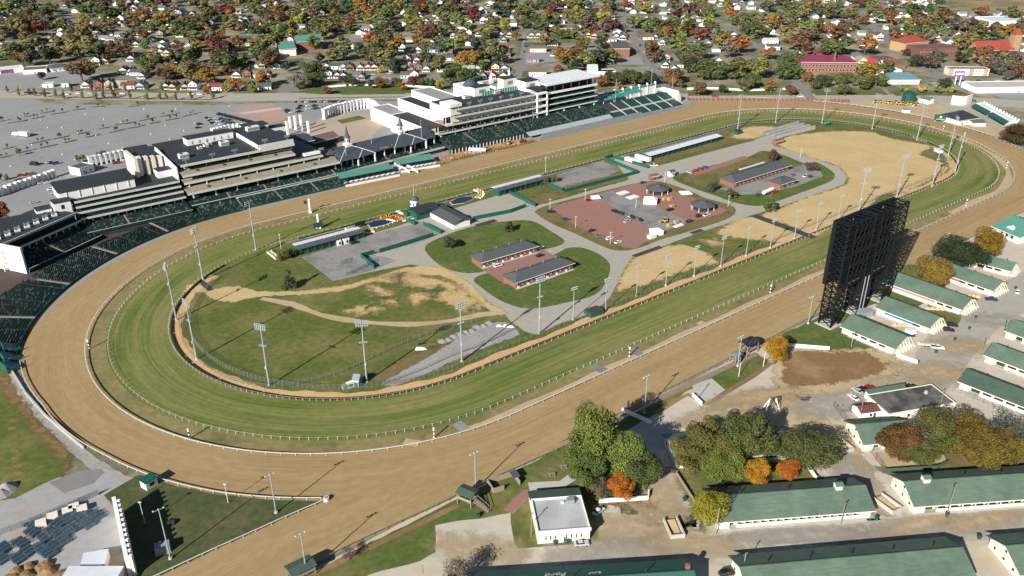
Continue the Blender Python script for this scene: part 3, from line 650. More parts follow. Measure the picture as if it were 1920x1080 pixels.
# ================================================================ BUILDING + VEHICLE HELPERS
m_glass=mat('window_glass',(.025,.03,.035),.12,.2,1,spec=.6)
m_brick=mat('red_brick',(.22,.095,.065),.85,.18,1.2)
m_brickd=mat('dark_brick',(.16,.07,.055),.85,.18,1.2)
m_shing=mat('slate_grey_roof',(.075,.08,.085),.85,.14,.8,stretch=(1,4,4))
m_groof=mat('green_roof',(.092,.138,.102),.8,.16,.9,big=.16,bigscale=.12,stretch=(.35,1.6,1))
m_gdark=mat('dark_green_roof',(.055,.088,.066),.8,.1,.45,big=.1,bigscale=.06)
m_gpaint=mat('green_paint',(.012,.085,.06),.55,.1,.5)
m_teal=mat('teal_canvas',(.05,.24,.19),.6,.08,.4)
m_tealm=mat('teal_metal',(.085,.23,.18),.5,.06,.4)
m_blackroof=mat('black_roof',(.028,.032,.04),.75,.15,.3,big=.12,bigscale=.08)
m_whiteroof=mat('white_roof',(.56,.585,.62),.6,.05,.3)
m_steel=mat('steel',(.30,.34,.36),.45,.12,1,metal=.4)
m_wood=mat('weathered_wood',(.24,.20,.155),.85,.2,2)
m_brownr=mat('brown_roof',(.14,.10,.08),.85,.15,1)
m_tyre=mat('tyre_rubber',(.015,.015,.016),.8,.1)
m_paint=mat('vehicle_paint',(.5,.5,.5),.25,.02,1,objcol=True,spec=.6)
m_lampw=mat('headlight',(.7,.72,.75),.15,.02,spec=.6)
m_tail=mat('tail_light',(.30,.01,.01),.25,.02)
def frame(A,B):
    d=B-A; return math.atan2(d.y,d.x),d.length
def windows(t,xs,y,z,w,h,face=-1,fm=None,glass=None,axis='x',name='window'):
    """each window: a frame proud of the wall and a pane let into it"""
    fm=fm or m_white; glass=glass or m_glass; key=(name,round(w,2),round(h,2),face,axis,fm.name,glass.name)
    if key not in WIN:
        if axis=='x':
            f=MB().box(-w/2-.1,min(0,face*.1),-h/2-.1,w/2+.1,max(0,face*.1),h/2+.1).mesh(name,fm); p=MB().box(-w/2,min(face*.05,face*.13),-h/2,w/2,max(face*.05,face*.13),h/2).mesh('pane',glass)
        else:
            f=MB().box(min(0,face*.1),-w/2-.1,-h/2-.1,max(0,face*.1),w/2+.1,h/2+.1).mesh(name,fm); p=MB().box(min(face*.05,face*.13),-w/2,-h/2,max(face*.05,face*.13),w/2,h/2).mesh('pane',glass)
        WIN[key]=(f,p)
    f,p=WIN[key]
    for x in xs:
        o=put(name,f,t,(x,y,z) if axis=='x' else (y,x,z)); put('pane',p,o)
WIN={}
def gable_roof(L,d,h,rh,over,hip=0,th=.25,axis='x'):
    b=MB(); x0,x1,y0,y1=-over,L+over,-over,d+over; ym=d/2; k=rh/(d/2+over)*over*0
    def slab(p):
        q=[Vector(a)+Vector((0,0,th)) for a in p]; n=len(p); i=len(b.v); b.v+=[tuple(a) for a in p]+[tuple(a) for a in q]
        b.f.append(tuple(i+n+j for j in range(n))); b.f.append(tuple(i+j for j in reversed(range(n))))
        for j in range(n): b.f.append((i+j,i+(j+1)%n,i+n+(j+1)%n,i+n+j))
    if hip:
        slab([(x0,y0,h),(x1,y0,h),(x1-hip-over,ym,h+rh),(x0+hip+over,ym,h+rh)]); slab([(x1,y1,h),(x0,y1,h),(x0+hip+over,ym,h+rh),(x1-hip-over,ym,h+rh)])
        slab([(x0,y1,h),(x0,y0,h),(x0+hip+over,ym,h+rh)]); slab([(x1,y0,h),(x1,y1,h),(x1-hip-over,ym,h+rh)])
    else:
        slab([(x0,y0,h),(x1,y0,h),(x1,ym,h+rh),(x0,ym,h+rh)]); slab([(x1,y1,h),(x0,y1,h),(x0,ym,h+rh),(x1,ym,h+rh)])
    return b
def bldg(name,label,A,B,d,h,roof='gable',rh=2,over=.6,wm=None,rm=None,hip=0,win=0,wz=None,ww=1.1,wh=1.3,group=None,cat='building',parapet=.5,world=False,door=True,trim=None,endwin=0):
    A=Vector(A) if world else G(*A); B=Vector(B) if world else G(*B); rz,L=frame(A,B)
    t=thing(name,label,cat,A,rz,group); wm=wm or m_white; rm=rm or m_shing
    b=MB().box(0,0,0,L,d,h)
    if roof=='gable' and not hip:
        for x in (0,L): b.profile([(0,h-.01),(d,h-.01),(d/2,h+rh-.02)],x if x==0 else x-.3,x+.3 if x==0 else x)
    b.build('wall',wm,t)
    if roof=='gable':
        r=gable_roof(L,d,h,rh,over,hip).build('roof',rm,t)
        MB().box(hip,d/2-.2,h+rh+.2,L-hip,d/2+.2,h+rh+.34).build('ridge_cap',rm,r)
        MB().box(-over,-over-.09,h-.12,L+over,-over-.01,h+.22).build('fascia',trim or m_white,r)
    elif roof=='shed':
        MB().hexa([(-over,-over,h),(L+over,-over,h),(L+over,d+over,h+rh),(-over,d+over,h+rh),(-over,-over,h+.3),(L+over,-over,h+.3),(L+over,d+over,h+rh+.3),(-over,d+over,h+rh+.3)]).build('roof',rm,t)
    else:
        MB().box(.35,.35,h+.02,L-.35,d-.35,h+.1).build('roof',rm,t)
        p=MB(); p.box(-.05,-.05,h,L+.05,.3,h+parapet); p.box(-.05,d-.3,h,L+.05,d+.05,h+parapet); p.box(-.05,.31,h,.3,d-.31,h+parapet); p.box(L-.3,.31,h,L+.05,d-.31,h+parapet); p.build('parapet',trim or wm,t)
    wz=wz or min(h*.55,2)
    if win:
        xs=[L*(i+.5)/win for i in range(win)]; windows(t,xs,0,wz,ww,wh)
    if endwin:
        ys=[d*(i+.5)/endwin for i in range(endwin)]; windows(t,ys,0,wz,ww,wh,-1,axis='y')
    if door: MB().box(L*.5/max(win,1)+1.2 if win else L/2-.6,-.08,0,L*.5/max(win,1)+2.2 if win else L/2+.6,.05,2.2).build('door',m_gpaint,t)
    return t,rz,L
# ---- vehicles
def car_parts(kind):
    if kind=='sedan': L,Wd=4.8,1.85; body=[(-2.4,.35),(2.4,.35),(2.4,.75),(2.2,.9),(1.0,.98),(-1.6,1.0),(-2.35,.92)]; cab=[(-1.75,.98),(1.0,.96),(.35,1.45),(-1.1,1.45)]
    elif kind=='suv': L,Wd=4.9,1.95; body=[(-2.45,.4),(2.45,.4),(2.45,.95),(2.2,1.08),(1.05,1.15),(-2.4,1.15)]; cab=[(-2.4,1.13),(1.1,1.13),(.5,1.78),(-2.2,1.78)]
    elif kind=='pickup': L,Wd=5.7,2.0; body=[(-2.85,.5),(2.85,.5),(2.85,1.05),(1.2,1.18),(.9,1.2),(-2.85,1.2)]; cab=[(-.95,1.18),(1.25,1.18),(.75,1.9),(-.75,1.9)]
    elif kind=='van': L,Wd=6.5,2.3; body=[(-3.25,.45),(3.25,.45),(3.25,1.2),(2.6,1.4),(-3.25,1.4)]; cab=[(-3.25,1.38),(2.65,1.38),(2.0,2.7),(-3.25,2.7)]
    w=Wd/2; P={}
    P['body']=MB().profile(body,-w,w,'y').mesh('body',m_paint)
    cb=MB(); n=len(cab); i=0
    top=max(z for x,z in cab)
    for yy in (-1,1):
        for x,z in cab: cb.v.append((x,yy*(w*.97 if z<top-.1 else w*.8),z))
    cb.f=[tuple(range(n)),tuple(reversed(range(n,2*n)))]+[(k,(k+1)%n,n+(k+1)%n,n+k) for k in range(n)]
    P['cab']=cb.mesh('cabin',m_paint if kind=='van' else m_glass)
    x0=min(x for x,z in cab if z>top-.1); x1=max(x for x,z in cab if z>top-.1)
    P['roof']=MB().box(x0,-w*.81,top-.04,x1,w*.81,top+.05).mesh('roof',m_paint)
    P['wheel']=MB().tube((0,-.12,0),(0,.12,0),.34,.34,12).mesh('wheel',m_tyre); P['hub']=MB().tube((0,-.14,0),(0,.14,0),.17,.17,8).mesh('rim',m_steel)
    P['head']=MB().box(-.05,-.2,-.1,.05,.2,.1).mesh('headlight',m_lampw); P['tail']=MB().box(-.05,-.15,-.12,.05,.15,.12).mesh('tail_light',m_tail)
    if kind=='van': P['screen']=MB().hexa([(2.62,-w*.9,1.5),(2.72,-w*.9,1.5),(2.72,w*.9,1.5),(2.62,w*.9,1.5),(2.15,-w*.75,2.5),(2.25,-w*.75,2.5),(2.25,w*.75,2.5),(2.15,w*.75,2.5)]).mesh('windscreen',m_glass)
    if kind=='pickup': P['bed']=MB().box(-2.75,-w*.85,1.1,-1.05,w*.85,1.215).mesh('bed',m_tyre)
    return P,L,w
CARS={k:car_parts(k) for k in('sedan','suv','pickup','van')}
CCOL=dict(white=(.7,.7,.7),black=(.012,.012,.014),silver=(.42,.44,.46),grey=(.14,.145,.155),red=(.33,.015,.02),navy=(.02,.04,.10),blue=(.03,.07,.2),green=(.03,.10,.07),tan=(.35,.28,.18),yellow=(.6,.36,.03))
def car(label,p,ang,kind,col,group=None,name='parked_car',detail=True):
    P,L,w=CARS[kind]; p=Vector(p) if len(p)==3 else G(*p); c=(*CCOL[col],1)
    t=thing(name,label,dict(sedan='car',suv='car',pickup='pickup truck',van='van')[kind],(p.x,p.y,p.z+.14),ang,group)
    for k in('body','cab','roof'): o=put({'cab':'cabin'}.get(k,k),P[k],t); o.color=c
    if 'screen' in P: put('windscreen',P['screen'],t)
    if 'bed' in P: put('bed',P['bed'],t)
    for sx in(-1,1):
        for sy in(-1,1):
            o=put('wheel',P['wheel'],t,(sx*L*.31,sy*(w-.1),.22)); 
            if detail: put('rim',P['hub'],o)
        if detail:
            put('headlight',P['head'],t,(L/2-.02,sx*w*.65,.72)); put('tail_light',P['tail'],t,(-L/2+.02,sx*w*.7,.8))
    return t
ALONG=TA; ACROSS=TA+math.pi/2
# ================================================================ INFIELD BUILDINGS
def depth(A,Cc,B):
    a,b,c=G(*A),G(*B),G(*Cc); d=(b-a).normalized(); n=Vector((-d.y,d.x,0)); return (c-a).dot(n)
for lb,A,B,Cc in (('long red brick stable with grey hipped roof, upper one at the brick court',(903,503),(1007,472.5),(880,492.5)),('long red brick stable with grey hipped roof, lower one at the brick court',(967,541.5),(1074,504.5),(944,528.5)),):
    t,rz,L=bldg('brick_stable',lb,A,B,depth(A,Cc,B),3.6,'gable',2.6,.9,m_brick,m_shing,hip=5,win=12,ww=1.2,wh=1.4)
    for i in range(4): MB().cyl(L*(i+.7)/4.4,7,5.2,6.6,.3,.3,8).build('roof_vent',m_steel,t)
    for i in range(6): MB().box(L*(i+.25)/6-.7,-.1,0,L*(i+.25)/6+.7,.04,2.3).build('stall_door',m_white,t)
    MB().box(-.3,-1.4,.02,L+.3,-.02,.16).build('apron',m_slab,t)
t,rz,L=bldg('brick_hall','long low red brick hall with dark grey roof in the right-hand infield yard',(1376,352.5),(1479,320),depth((1376,352.5),(1350,343),(1479,320)),3.8,'gable',2.8,1,m_brick,m_shing,hip=4,win=14)
MB().box(L*.3,10,6.3,L*.75,11.6,6.75).build('skylight',m_whiteroof,t)
bldg('brick_store','small red brick store with dark hipped roof beside the white tanker',(1463,355),(1491,346),depth((1463,355),(1439,349),(1491,346)),3.4,'gable',2.2,.9,m_brick,m_shing,hip=5,win=3)
def shed(label,A,B,d,h,open_col,rm=m_shing,back=m_whiteroof,frac=.45,posts=10,name='betting_shed'):
    A=G(*A);B=G(*B);rz,L=frame(A,B);t=thing(name,label,'shed',A,rz)
    MB().box(0,.6,0,L,d,h-.3).build('wall',open_col,t)
    MB().hexa([(-.5,-.6,h-.35),(L+.5,-.6,h-.35),(L+.5,d*(1-frac),h+.25),(-.5,d*(1-frac),h+.25),(-.5,-.6,h-.15),(L+.5,-.6,h-.15),(L+.5,d*(1-frac),h+.45),(-.5,d*(1-frac),h+.45)]).build('roof',rm,t)
    MB().hexa([(-.5,d*(1-frac)+.01,h+.28),(L+.5,d*(1-frac)+.01,h+.28),(L+.5,d+.8,h+.1),(-.5,d+.8,h+.1),(-.5,d*(1-frac)+.01,h+.52),(L+.5,d*(1-frac)+.01,h+.52),(L+.5,d+.8,h+.34),(-.5,d+.8,h+.34)]).build('back_roof',back,t)
    for i in range(posts): MB().box(L*i/(posts-1)-.12,-.35,0,L*i/(posts-1)+.12,-.11,h-.3).build('post',m_gpaint,t)
    for i in range(posts-1): MB().box(L*(i+.2)/(posts-1),.5,1.0,L*(i+.8)/(posts-1),.6,2.2).build('counter_hatch',m_glass,t)
    for i in range(6): MB().cyl(L*(i+.5)/6,d*.35,h,h+.8,.25,.25,8).build('roof_vent',m_steel,t)
    return t
shed('long green betting shed with grey and white roof beside the left winning post',(563,479),(683,446.5),7.5,4.2,m_gpaint)
shed('green betting shed with white edged roof right of the pavilion tower',(936,368.5),(1024,345),7.5,4.2,m_gpaint)
shed('long white roofed dark green shed nearest the far homestretch rail',(1219,301),(1352,263.5),7,4.0,m_gpaint,m_whiteroof,m_steel,.25,14)
# pavilion with tower
A,B=(803,405),(850,430.5)
t=thing('pavilion','dark roofed pavilion with white walls behind the pools','pavilion',G(*A),frame(G(*A),G(*B))[0]); L=frame(G(*A),G(*B))[1]; d=18
d=max(10,depth(A,(876,419),B))
MB().box(0,0,0,L,d,3.6).build('wall',m_white,t); gable_roof(L,d,3.6,1.6,1,0).build('roof',m_shing,t)
for i in range(5): MB().box(L*(i+.3)/5,-.08,.3,L*(i+.7)/5,.03,2.6).build('shutter',m_slab,t)
t2=thing('tower_pavilion','green clad pavilion with round white domed tower and flagpole','pavilion',G(800,405),TA)
MB().box(-9,-3,0,6,6,5).box(6.02,-2,0,14,5,4).build('wall',m_gpaint,t2); gable_roof(16,11,5,1.8,.6).build('roof',m_blackroof,t2,(-9.5,-4,0))
tw=MB().cyl(-3,9,0,9,2.6,2.6,16).build('tower',m_white,t2); MB().cyl(-3,9,9,9.5,3.1,3.1,16).cyl(-3,9,9.5,10.8,2.5,1.5,16).cyl(-3,9,10.8,11.4,1.5,.2,16).build('dome',m_shing,tw); MB().cyl(-3,9,11.3,19,.12,.07,6).build('flagpole',m_post,tw)
for k in range(8):
    a=k*math.pi/4; MB().box(-.4,-.05,-.8,.4,.05,.8).build('window',m_glass,tw,(-3+2.62*math.sin(a),9-2.62*math.cos(a),6.5),a)
MB().box(-11,5,0,-9.1,10,3.2).build('stair_wing',m_gpaint,t2)
MB().box(4,8,2.2,16,11.5,2.6).build('terrace_roof',m_shing,t2)
for i in range(8): MB().box(4.3+i*1.6,11.1,0,4.5+i*1.6,11.3,2.2).build('post',m_white,t2)
# pools, flower beds
m_water=mat('dark_pool_water',(.012,.022,.035),.15,.15,.4,spec=.5)
for lb,pts in (('dark pool with pale rim below the orange flower bed',[(689,422),(699,414.5),(727,411.5),(737,416.5),(716,425.5),(695,428.5)]),('dark pool with pale rim right of the tower pavilion',[(843,380),(858,371),(885,368),(889,373.5),(870,381.5),(848,384.5)])):
    P=[G(*p) for p in pts]; c=sum(P,Vector())/len(P); t=thing('ornamental_pool',lb,'pool',c)
    Q=[(p-c) for p in P]; MB().prism([q*1.0 for q in Q],.02,.35).build('rim',m_slab,t); MB().prism([q*.93 for q in Q],.3,.37).build('water',m_water,t)
def flower_bed(label,pts,w,bands,h=.9):
    P=pxline(pts,1.2); t=thing('flower_bed',label,'flower bed')
    n=len(bands)
    for bi,cm in enumerate(bands):
        b=MB()
        for i,p in enumerate(P):
            tt=(P[min(i+1,len(P)-1)]-P[max(i-1,0)]).normalized(); nn=Vector((-tt.y,tt.x,0))
            for k in range(3):
                c=p+nn*((bi+.5)/n-.5+random.uniform(-.4,.4)/n)*w; r=random.uniform(.25,.5); hh=h*random.uniform(.6,1.1); b.tube(c,c+Vector((0,0,hh)),r,r*.5,5)
        stuff(b.build('flowers',cm,t))
    b=MB()
    for a,c in zip(P,P[1:]):
        tt=(c-a).normalized(); nn=Vector((-tt.y,tt.x,0))*(-w/2-.3); b.bar(a+nn+Vector((0,0,.5)),c+nn+Vector((0,0,.5)),.4,1.0)
    b.build('kerb_wall',m_white,t); return t
fy=mat('yellow_flowers',(.55,.36,.03),.8,.2,2); fo=mat('orange_flowers',(.38,.09,.02),.8,.2,2); fw=mat('white_flowers',(.6,.58,.5),.8,.2,2); fg=mat('green_flowers',(.06,.10,.02),.8,.2,2)
flower_bed('yellow and white crescent flower bed under the small board',[(655,428),(664,433),(680,436),(700,433)],5,[fw,fy])
flower_bed('orange and gold mounded flower bed behind the left pool',[(715,410),(725,407),(740,408),(752,411)],10,[fo,fo,fy,fo])
flower_bed('yellow crescent flower bed at the right end of the pool lawn',[(893,356),(902,360),(904,366),(897,372)],4,[fy,fw])
flower_bed('dark red flower strip between pool and green wing',[(752,413),(765,410),(776,407)],5,[fo,fg])
flower_bed('white crescent planter on the turf left of the tower',[(748,396),(756,400),(766,401),(776,399)],3,[fw,fg])
flower_bed('yellow flower strip beside dark shrubs at the left end of the shed',[(508,472),(516,478),(524,485)],4,[fy,fw,fg])
b=MB();P=pxline([(696,430),(720,425),(745,416),(772,408)],3); t=thing('low_balustrade','low white balustrade along the left pool lawn','balustrade')
for i,(a,c) in enumerate(zip(P,P[1:])): b.bar(a+Vector((0,0,.9)),c+Vector((0,0,.9)),.25,.25); MB().box(-.15,-.15,0,.15,.15,1.0).build('post',m_white,t,a)
b.build('rail',m_white,t)
# green fences
def panel_fence(label,pts,h=2.6,m=m_gpaint,name='green_fence',sp=3.0,th=.14,cat='fence',cap=None):
    P=[G(*p) for p in pts]; t=thing(name,label,cat,P[0]); o=P[0]
    for a,c in zip(P,P[1:]):
        rz,L=frame(a,c); n=max(1,round(L/sp)); w=L/n; me=MB().box(.06,-th/2,.05,w-.06,th/2,h).mesh('panel',m); pm=MB().box(-.1,-.12,0,.1,.12,h+.12).mesh('post',cap or m)
        for i in range(n): q=a.lerp(c,i/n)-o; put('panel',me,t,q,rz); put('post',pm,t,q,rz)
    return t
for lb,pts in (('green panel fence along the lower edge of the plot right of the pavilion',[(887,413),(957,399.5),(986,389)]),('long green panel fence along the left plot beside the road',[(712,474.5),(760,460),(813,443.5)]),('L-shaped green fence round the stacked aluminium frames',[(702,476),(677,483),(702,504)]),('short green fence running from the pavilion to the road',[(794,423),(827,439)]),('short green fence left of the pavilion',[(762,415.5),(778,422.5)]),('slanting green fence right of the tower pavilion',[(843,400),(877,410)]),('green fence slanting down from the white edged shed',[(957,365),(1004,388)]),('green fence slanting from the paired shrubs',[(1025,347),(1055,359)]),('long green fence bounding the dry plot in the middle of the infield',[(1058,361.5),(1176,331),(1196,325.5),(1133,299.5),(1149,294.5)]),('green fence beside the white trailers',[(1152,297),(1216,316)])):
    panel_fence(lb,pts)
# octagonal pavilions
def gazebo(label,px,py,r):
    p=G(px,py); t=thing('octagon_pavilion',label,'pavilion',p,TA,'octagonal pavilions on the brick lot'); o8=[(math.cos(k*math.pi/4+.39),math.sin(k*math.pi/4+.39)) for k in range(8)]
    MB().prism([(x*r*.7,y*r*.7) for x,y in o8],0,3.2).build('counter_wall',m_glass,t)
    b=MB(); i=0
    for k in range(8):
        a=o8[k];c=o8[(k+1)%8]; b.poly([(a[0]*r,a[1]*r,3.4),(c[0]*r,c[1]*r,3.4),(c[0]*r*.3,c[1]*r*.3,5.2),(a[0]*r*.3,a[1]*r*.3,5.2)])
    b.poly([(x*r*.3,y*r*.3,5.2) for x,y in o8]); b.prism([(x*r*.98,y*r*.98) for x,y in o8],3.1,3.39); b.build('roof',m_shing,t)
    MB().prism([(x*r*.26,y*r*.26) for x,y in o8],5.2,5.9).build('cupola',m_shing,t)
    for x,y in o8: MB().cyl(x*r*.9,y*r*.9,0,3.15,.16,.16,8).build('post',m_white,t)
gazebo('octagonal grey roofed pavilion at the top of the brick lot',1232,361,8.2); gazebo('octagonal grey roofed pavilion at the right corner of the brick lot',1317,392,8.2)
bldg('brick_booth','tiny brick booth above the upper octagonal pavilion',(1221,339),(1235,336.5),4,2.8,'gable',1,.5,m_brick,m_brownr,cat='booth')
bldg('gate_booth','tiny white gate booth beside the road junction',(1257,332),(1266,330),3.5,3,'gable',1.2,.4,m_white,m_shing,cat='booth',win=1)
for i,(lb,A,B) in enumerate((('white flat roofed ticket hut left of its twin',(634,462),(641,460)),('white flat roofed ticket hut right of its twin',(646,459),(656,456)))): bldg('ticket_hut',lb,A,B,4,3,'flat',wm=m_white,rm=m_whiteroof,cat='hut',win=1,parapet=.2)
bldg('utility_hut','small grey gabled hut beside the tall mast near the sand path',(662,726),(673,727),5,3.2,'gable',1.6,.3,m_steel,m_steel,cat='hut')
t=thing('generator','cream generator cabinet beside the grey hut','generator',G(656,725),TA); MB().box(-1.2,-1,.2,1.2,1,2.2).build('cabinet',m_cream,t); MB().box(-1.3,-1.1,0,1.3,1.1,.2).build('base',m_slab,t); MB().box(-.9,-1.05,.6,.9,-1,1.6).build('grille',m_tyre,t)
t=thing('utility_box','pale green utility box left of the cream generator','utility box',G(648,728),TA); MB().box(-1.4,-1,0,1.4,1,1.8).build('cabinet',mat('sage_paint',(.17,.24,.19),.6),t); MB().box(-1.5,-1.1,1.8,1.5,1.1,1.95).build('lid',m_steel,t)
t,_,_=bldg('flat_shelter','black flat roofed shelter beside the sand path on the back straight',(1108,597),(1132,589),5.5,2.4,'flat',wm=m_gpaint,rm=m_dark,cat='shelter',door=False,parapet=.1,trim=m_dark)
# white trailers, tanker, tents
def trailer(label,A,B,h=3.6,w=3,m=None,name='white_trailer'):
    A=G(*A);B=G(*B);rz,L=frame(A,B);t=thing(name,label,'trailer',A,rz)
    MB().box(0,0,.9,L,w,h).build('body',m or m_white,t); MB().box(-.03,-.03,h,L+.03,w+.03,h+.08).build('roof',m_whiteroof,t)
    for x in(L*.7,L*.8):
        for y in(.1,w-.1): MB().tube((x,y-.15,.45),(x,y+.15,.45),.45,.45,10).build('wheel',m_tyre,t)
    MB().box(.5,.3,0,.8,.6,.9).build('landing_leg',m_steel,t); MB().box(-.05,.4,1.1,-.01,w-.4,h-.3).build('rear_door',m_cream,t)
    for i in range(4): MB().box(L*(i+.3)/4,-.04,1.9,L*(i+.6)/4,-.005,2.7).build('window',m_glass,t)
    return t
trailer('white office trailer nearer the green fence',(1171,303),(1200,311)); trailer('rounded white trailer beside the dark green shed',(1190,298),(1216,306))
trailer('small white utility trailer at the right bend enclosure',(1750,285),(1760,290),3)
t=thing('tanker_trailer','white tanker trailer parked beside the small brick store','tanker',G(1431,367),frame(G(1431,367),G(1456,356))[0]); MB().tube((0,0,2.2),(11,0,2.2),1.3,1.3,14).build('tank',m_white,t); MB().box(0,-1.1,.8,11,1.1,1.1).build('chassis',m_tyre,t)
for x in(1.2,2.4,9): 
    for y in(-1,1): MB().tube((x,y-.15,.5),(x,y+.15,.5),.5,.5,10).build('wheel',m_tyre,t)
def tent(label,A,B,d,h,rh):
    A=G(*A);B=G(*B);rz,L=frame(A,B);t=thing('white_tent',label,'tent',A,rz)
    MB().box(.1,.1,.1,L-.1,d-.1,h).build('side_walls',m_white,t); gable_roof(L,d,h,rh,.2,L*.28).build('canopy',m_white,t)
    for x in(0,L):
        for y in(0,d): MB().cyl(x,y,0,h,.08,.08,6).build('pole',m_steel,t)
tent('white marquee tent on the brick lot near the upper pavilion',(1206,383),(1231,385),7,2.6,1.6)
tent('white peaked canopy on the grass right of the upper pavilion',(1278,366),(1298,365),6,.5,.9)
tent('white square tent among boxes at the lower edge of the brick lot',(1227,444),(1244,441),6,2.6,1)
for lb,x,y,w,d,h,m in (('flat stack of white boards left of the marquee, left one',1168,362,8,5,.4,m_white),('flat stack of white boards left of the marquee, right one',1186,370,8,5,.4,m_white),('white crate beside the square tent',1222,446,5,3,2,m_white),('blue wrapped crate before the square tent',1227,437,3,3,2.2,mat('blue_wrap',(.06,.14,.35),.6)),('low white stack of panels by the road edge of the brick lot',1272,424,7,2.5,.7,m_white)):
    t=thing('material_stack',lb,'stack',G(x,y),TA); n=3
    for i in range(n): MB().box(-w/2+random.uniform(-.1,.1),-d/2,h*i/n+.01,w/2,d/2,h*(i+1)/n).build('layer',m,t)
m_ply=mat('plywood',(.42,.29,.15),.8,.12,1)
for i,(x,y) in enumerate(((1246,375),(1256,375),(1260,389),(1268,418),(1255,424))):
    t=thing('pallet_stack','stack of tan plywood pallets, '+ORD[i]+' counted from the marquee','pallets',G(x,y),TA,'pallet stacks on the brick lot')
    for k in range(4): MB().box(-1.6,-1.1,k*.45+.12,1.6,1.1,k*.45+.42).build('sheet',m_ply,t)
    for xx in(-1.3,0,1.3): MB().box(xx-.12,-1.1,0,xx+.12,1.1,.12).build('runner',m_wood,t)
# yellow loader
def loader(label,p,rz,col='yellow',name='wheel_loader'):
    t=thing(name,label,'loader',p,rz); mp=mat('plant_'+col,CCOL[col],.5,.1)
    MB().box(-2,-.9,.7,1,.9,1.7).build('chassis',mp,t); MB().box(-.9,-.75,1.72,.5,.75,3.1).build('cab',m_glass,t); MB().box(-1,-.8,3.1,.6,.8,3.25).build('cab_roof',mp,t)
    for x in(-1.3,1.1):
        for y in(-1,1): MB().tube((x,y-.25,.7),(x,y+.25,.7),.7,.7,12).build('wheel',m_tyre,t)
    for y in(-.6,.6): MB().bar((.6,y,1.6),(2.6,y,.7),.22).build('arm',mp,t)
    MB().profile([(2.5,.2),(3.5,.2),(3.4,.4),(2.8,1.2),(2.5,1.2)],-1.2,1.2,'y').build('bucket',m_steel,t); return t
loader('yellow wheel loader at the lower middle of the brick lot',G(1245,417),TA+2.6)
# bleacher frames
def frame_stack(label,p,rz,n=5,L=7):
    t=thing('bleacher_frame',label,'bleacher',p,rz)
    for i in range(n):
        MB().box(0,i*.7,.3+i*.35,L,i*.7+.3,.36+i*.35).build('plank',m_steel,t)
    for x in(.3,L/2,L-.3):
        MB().bar((x,0,0),(x,n*.7,.3+n*.35),.08).build('stringer',m_steel,t); MB().box(x-.05,n*.7-.1,0,x+.05,n*.7,.3+n*.35).build('leg',m_steel,t)
frame_stack('small aluminium bleacher standing alone on the left plot',G(638,497),TA)
for i,(x,y) in enumerate(((648,517),(660,512),(672,507),(683,502),(690,497))): frame_stack(f'aluminium bleacher section in the row by the L-shaped fence, {ORD[i]} from the left',G(x,y),TA+random.uniform(-.15,.15),4,6)
for i,(x,y) in enumerate(((674,493),(682,490))): frame_stack('aluminium bleacher section inside the L-shaped fence, '+('left' if i==0 else 'right')+' one',G(x,y),TA-1,4,5)
# boards
t=thing('video_board','small dark blue display board by the turf rail left of the winning post','sign',G(597,430),TA); MB().box(-3,-.2,1.4,3,.2,4.2).build('panel',mat('board_blue',(.03,.08,.13),.3,.3,.5),t)
for x in(-2.6,2.6): MB().box(x-.15,-.15,0,x+.15,.15,1.4).build('leg',m_gpaint,t)
MB().box(-3.2,-.25,4.21,3.2,.25,4.45).build('frame_top',m_gpaint,t)
t=thing('score_board','small dark board above the yellow crescent flower bed','sign',G(676,426),TA); MB().box(-3.4,-.2,1.2,3.4,.2,3.8).build('panel',m_tyre,t)
for x in(-2.6,2.6): MB().box(x-.15,-.15,0,x+.15,.15,1.2).build('leg',m_gpaint,t)
t=thing('green_stand','small green stand at the far bend beside a mast','stand',G(1550,235),TA); MB().box(-4,-1.5,0,4,1.5,2.4).build('wall',m_gpaint,t); MB().box(-4.3,-1.8,2.4,4.3,1.8,2.6).build('roof',m_tealm,t)
t=thing('green_box','dark green box on the grass by the far homestretch','cabin',G(1383,251),TA); MB().box(-3,-2,0,3,2,3).build('wall',m_gpaint,t); MB().box(-3.2,-2.2,3,3.2,2.2,3.2).build('roof',m_blackroof,t)
# concrete ramp by the far bend
t=thing('tunnel_ramp','grey ribbed concrete tunnel ramp at the far end of the road','ramp',G(1458,258),frame(G(1458,258),G(1528,238))[0]); L=frame(G(1458,258),G(1528,238))[1]
MB().box(0,0,.12,L,16,.3).build('slab',m_old,t)
for y in(-.4,5,10.6,16): MB().box(0,y,.12,L,y+.4,1.5).build('side_wall',m_slab,t)
for i in range(int(L/6)): MB().box(i*6+2,.4,.3,i*6+2.5,15.6,.5).build('rib',m_road,t)
bldg('brick_booth','tiny brick hut at the head of the straw field',(1455,272),(1470,268),4,2.6,'gable',.9,.4,m_brick,m_brownr,cat='booth')
# gravel store walls and white debris
for lb,x,y in (('white crumpled tarpaulin at the end of the gravel road',947,612),('white crumpled tarpaulin beside the wire fence, gravel road side',795,654)):
    t=thing('white_tarpaulin',lb,'tarpaulin',G(x,y)); b=MB()
    for i in range(5):
        c=Vector((random.uniform(-3,3),random.uniform(-1,1),0)); b.hexa([c+Vector(q) for q in ((-1.6,-.8,.02),(1.6,-.6,.02),(1.2,.9,.02),(-1.2,.7,.02),(-1,-.4,.7),(1,-.3,.5),(.7,.5,.6),(-.8,.4,.8))])
    b.build('folded_sheet',m_white,t)
t=thing('gravel_heap','row of pale gravel heaps along the infield gravel road','gravel heap',G(880,625))
for i in range(9): MB().cyl(0,0,0,1.0,2.0+random.random(),.5,11).build('heap',mat('grey_spoil',(.23,.225,.215),.95,.2,.8),t,G(830+i*11,640-i*4.2+random.uniform(-2,2))-G(880,625))
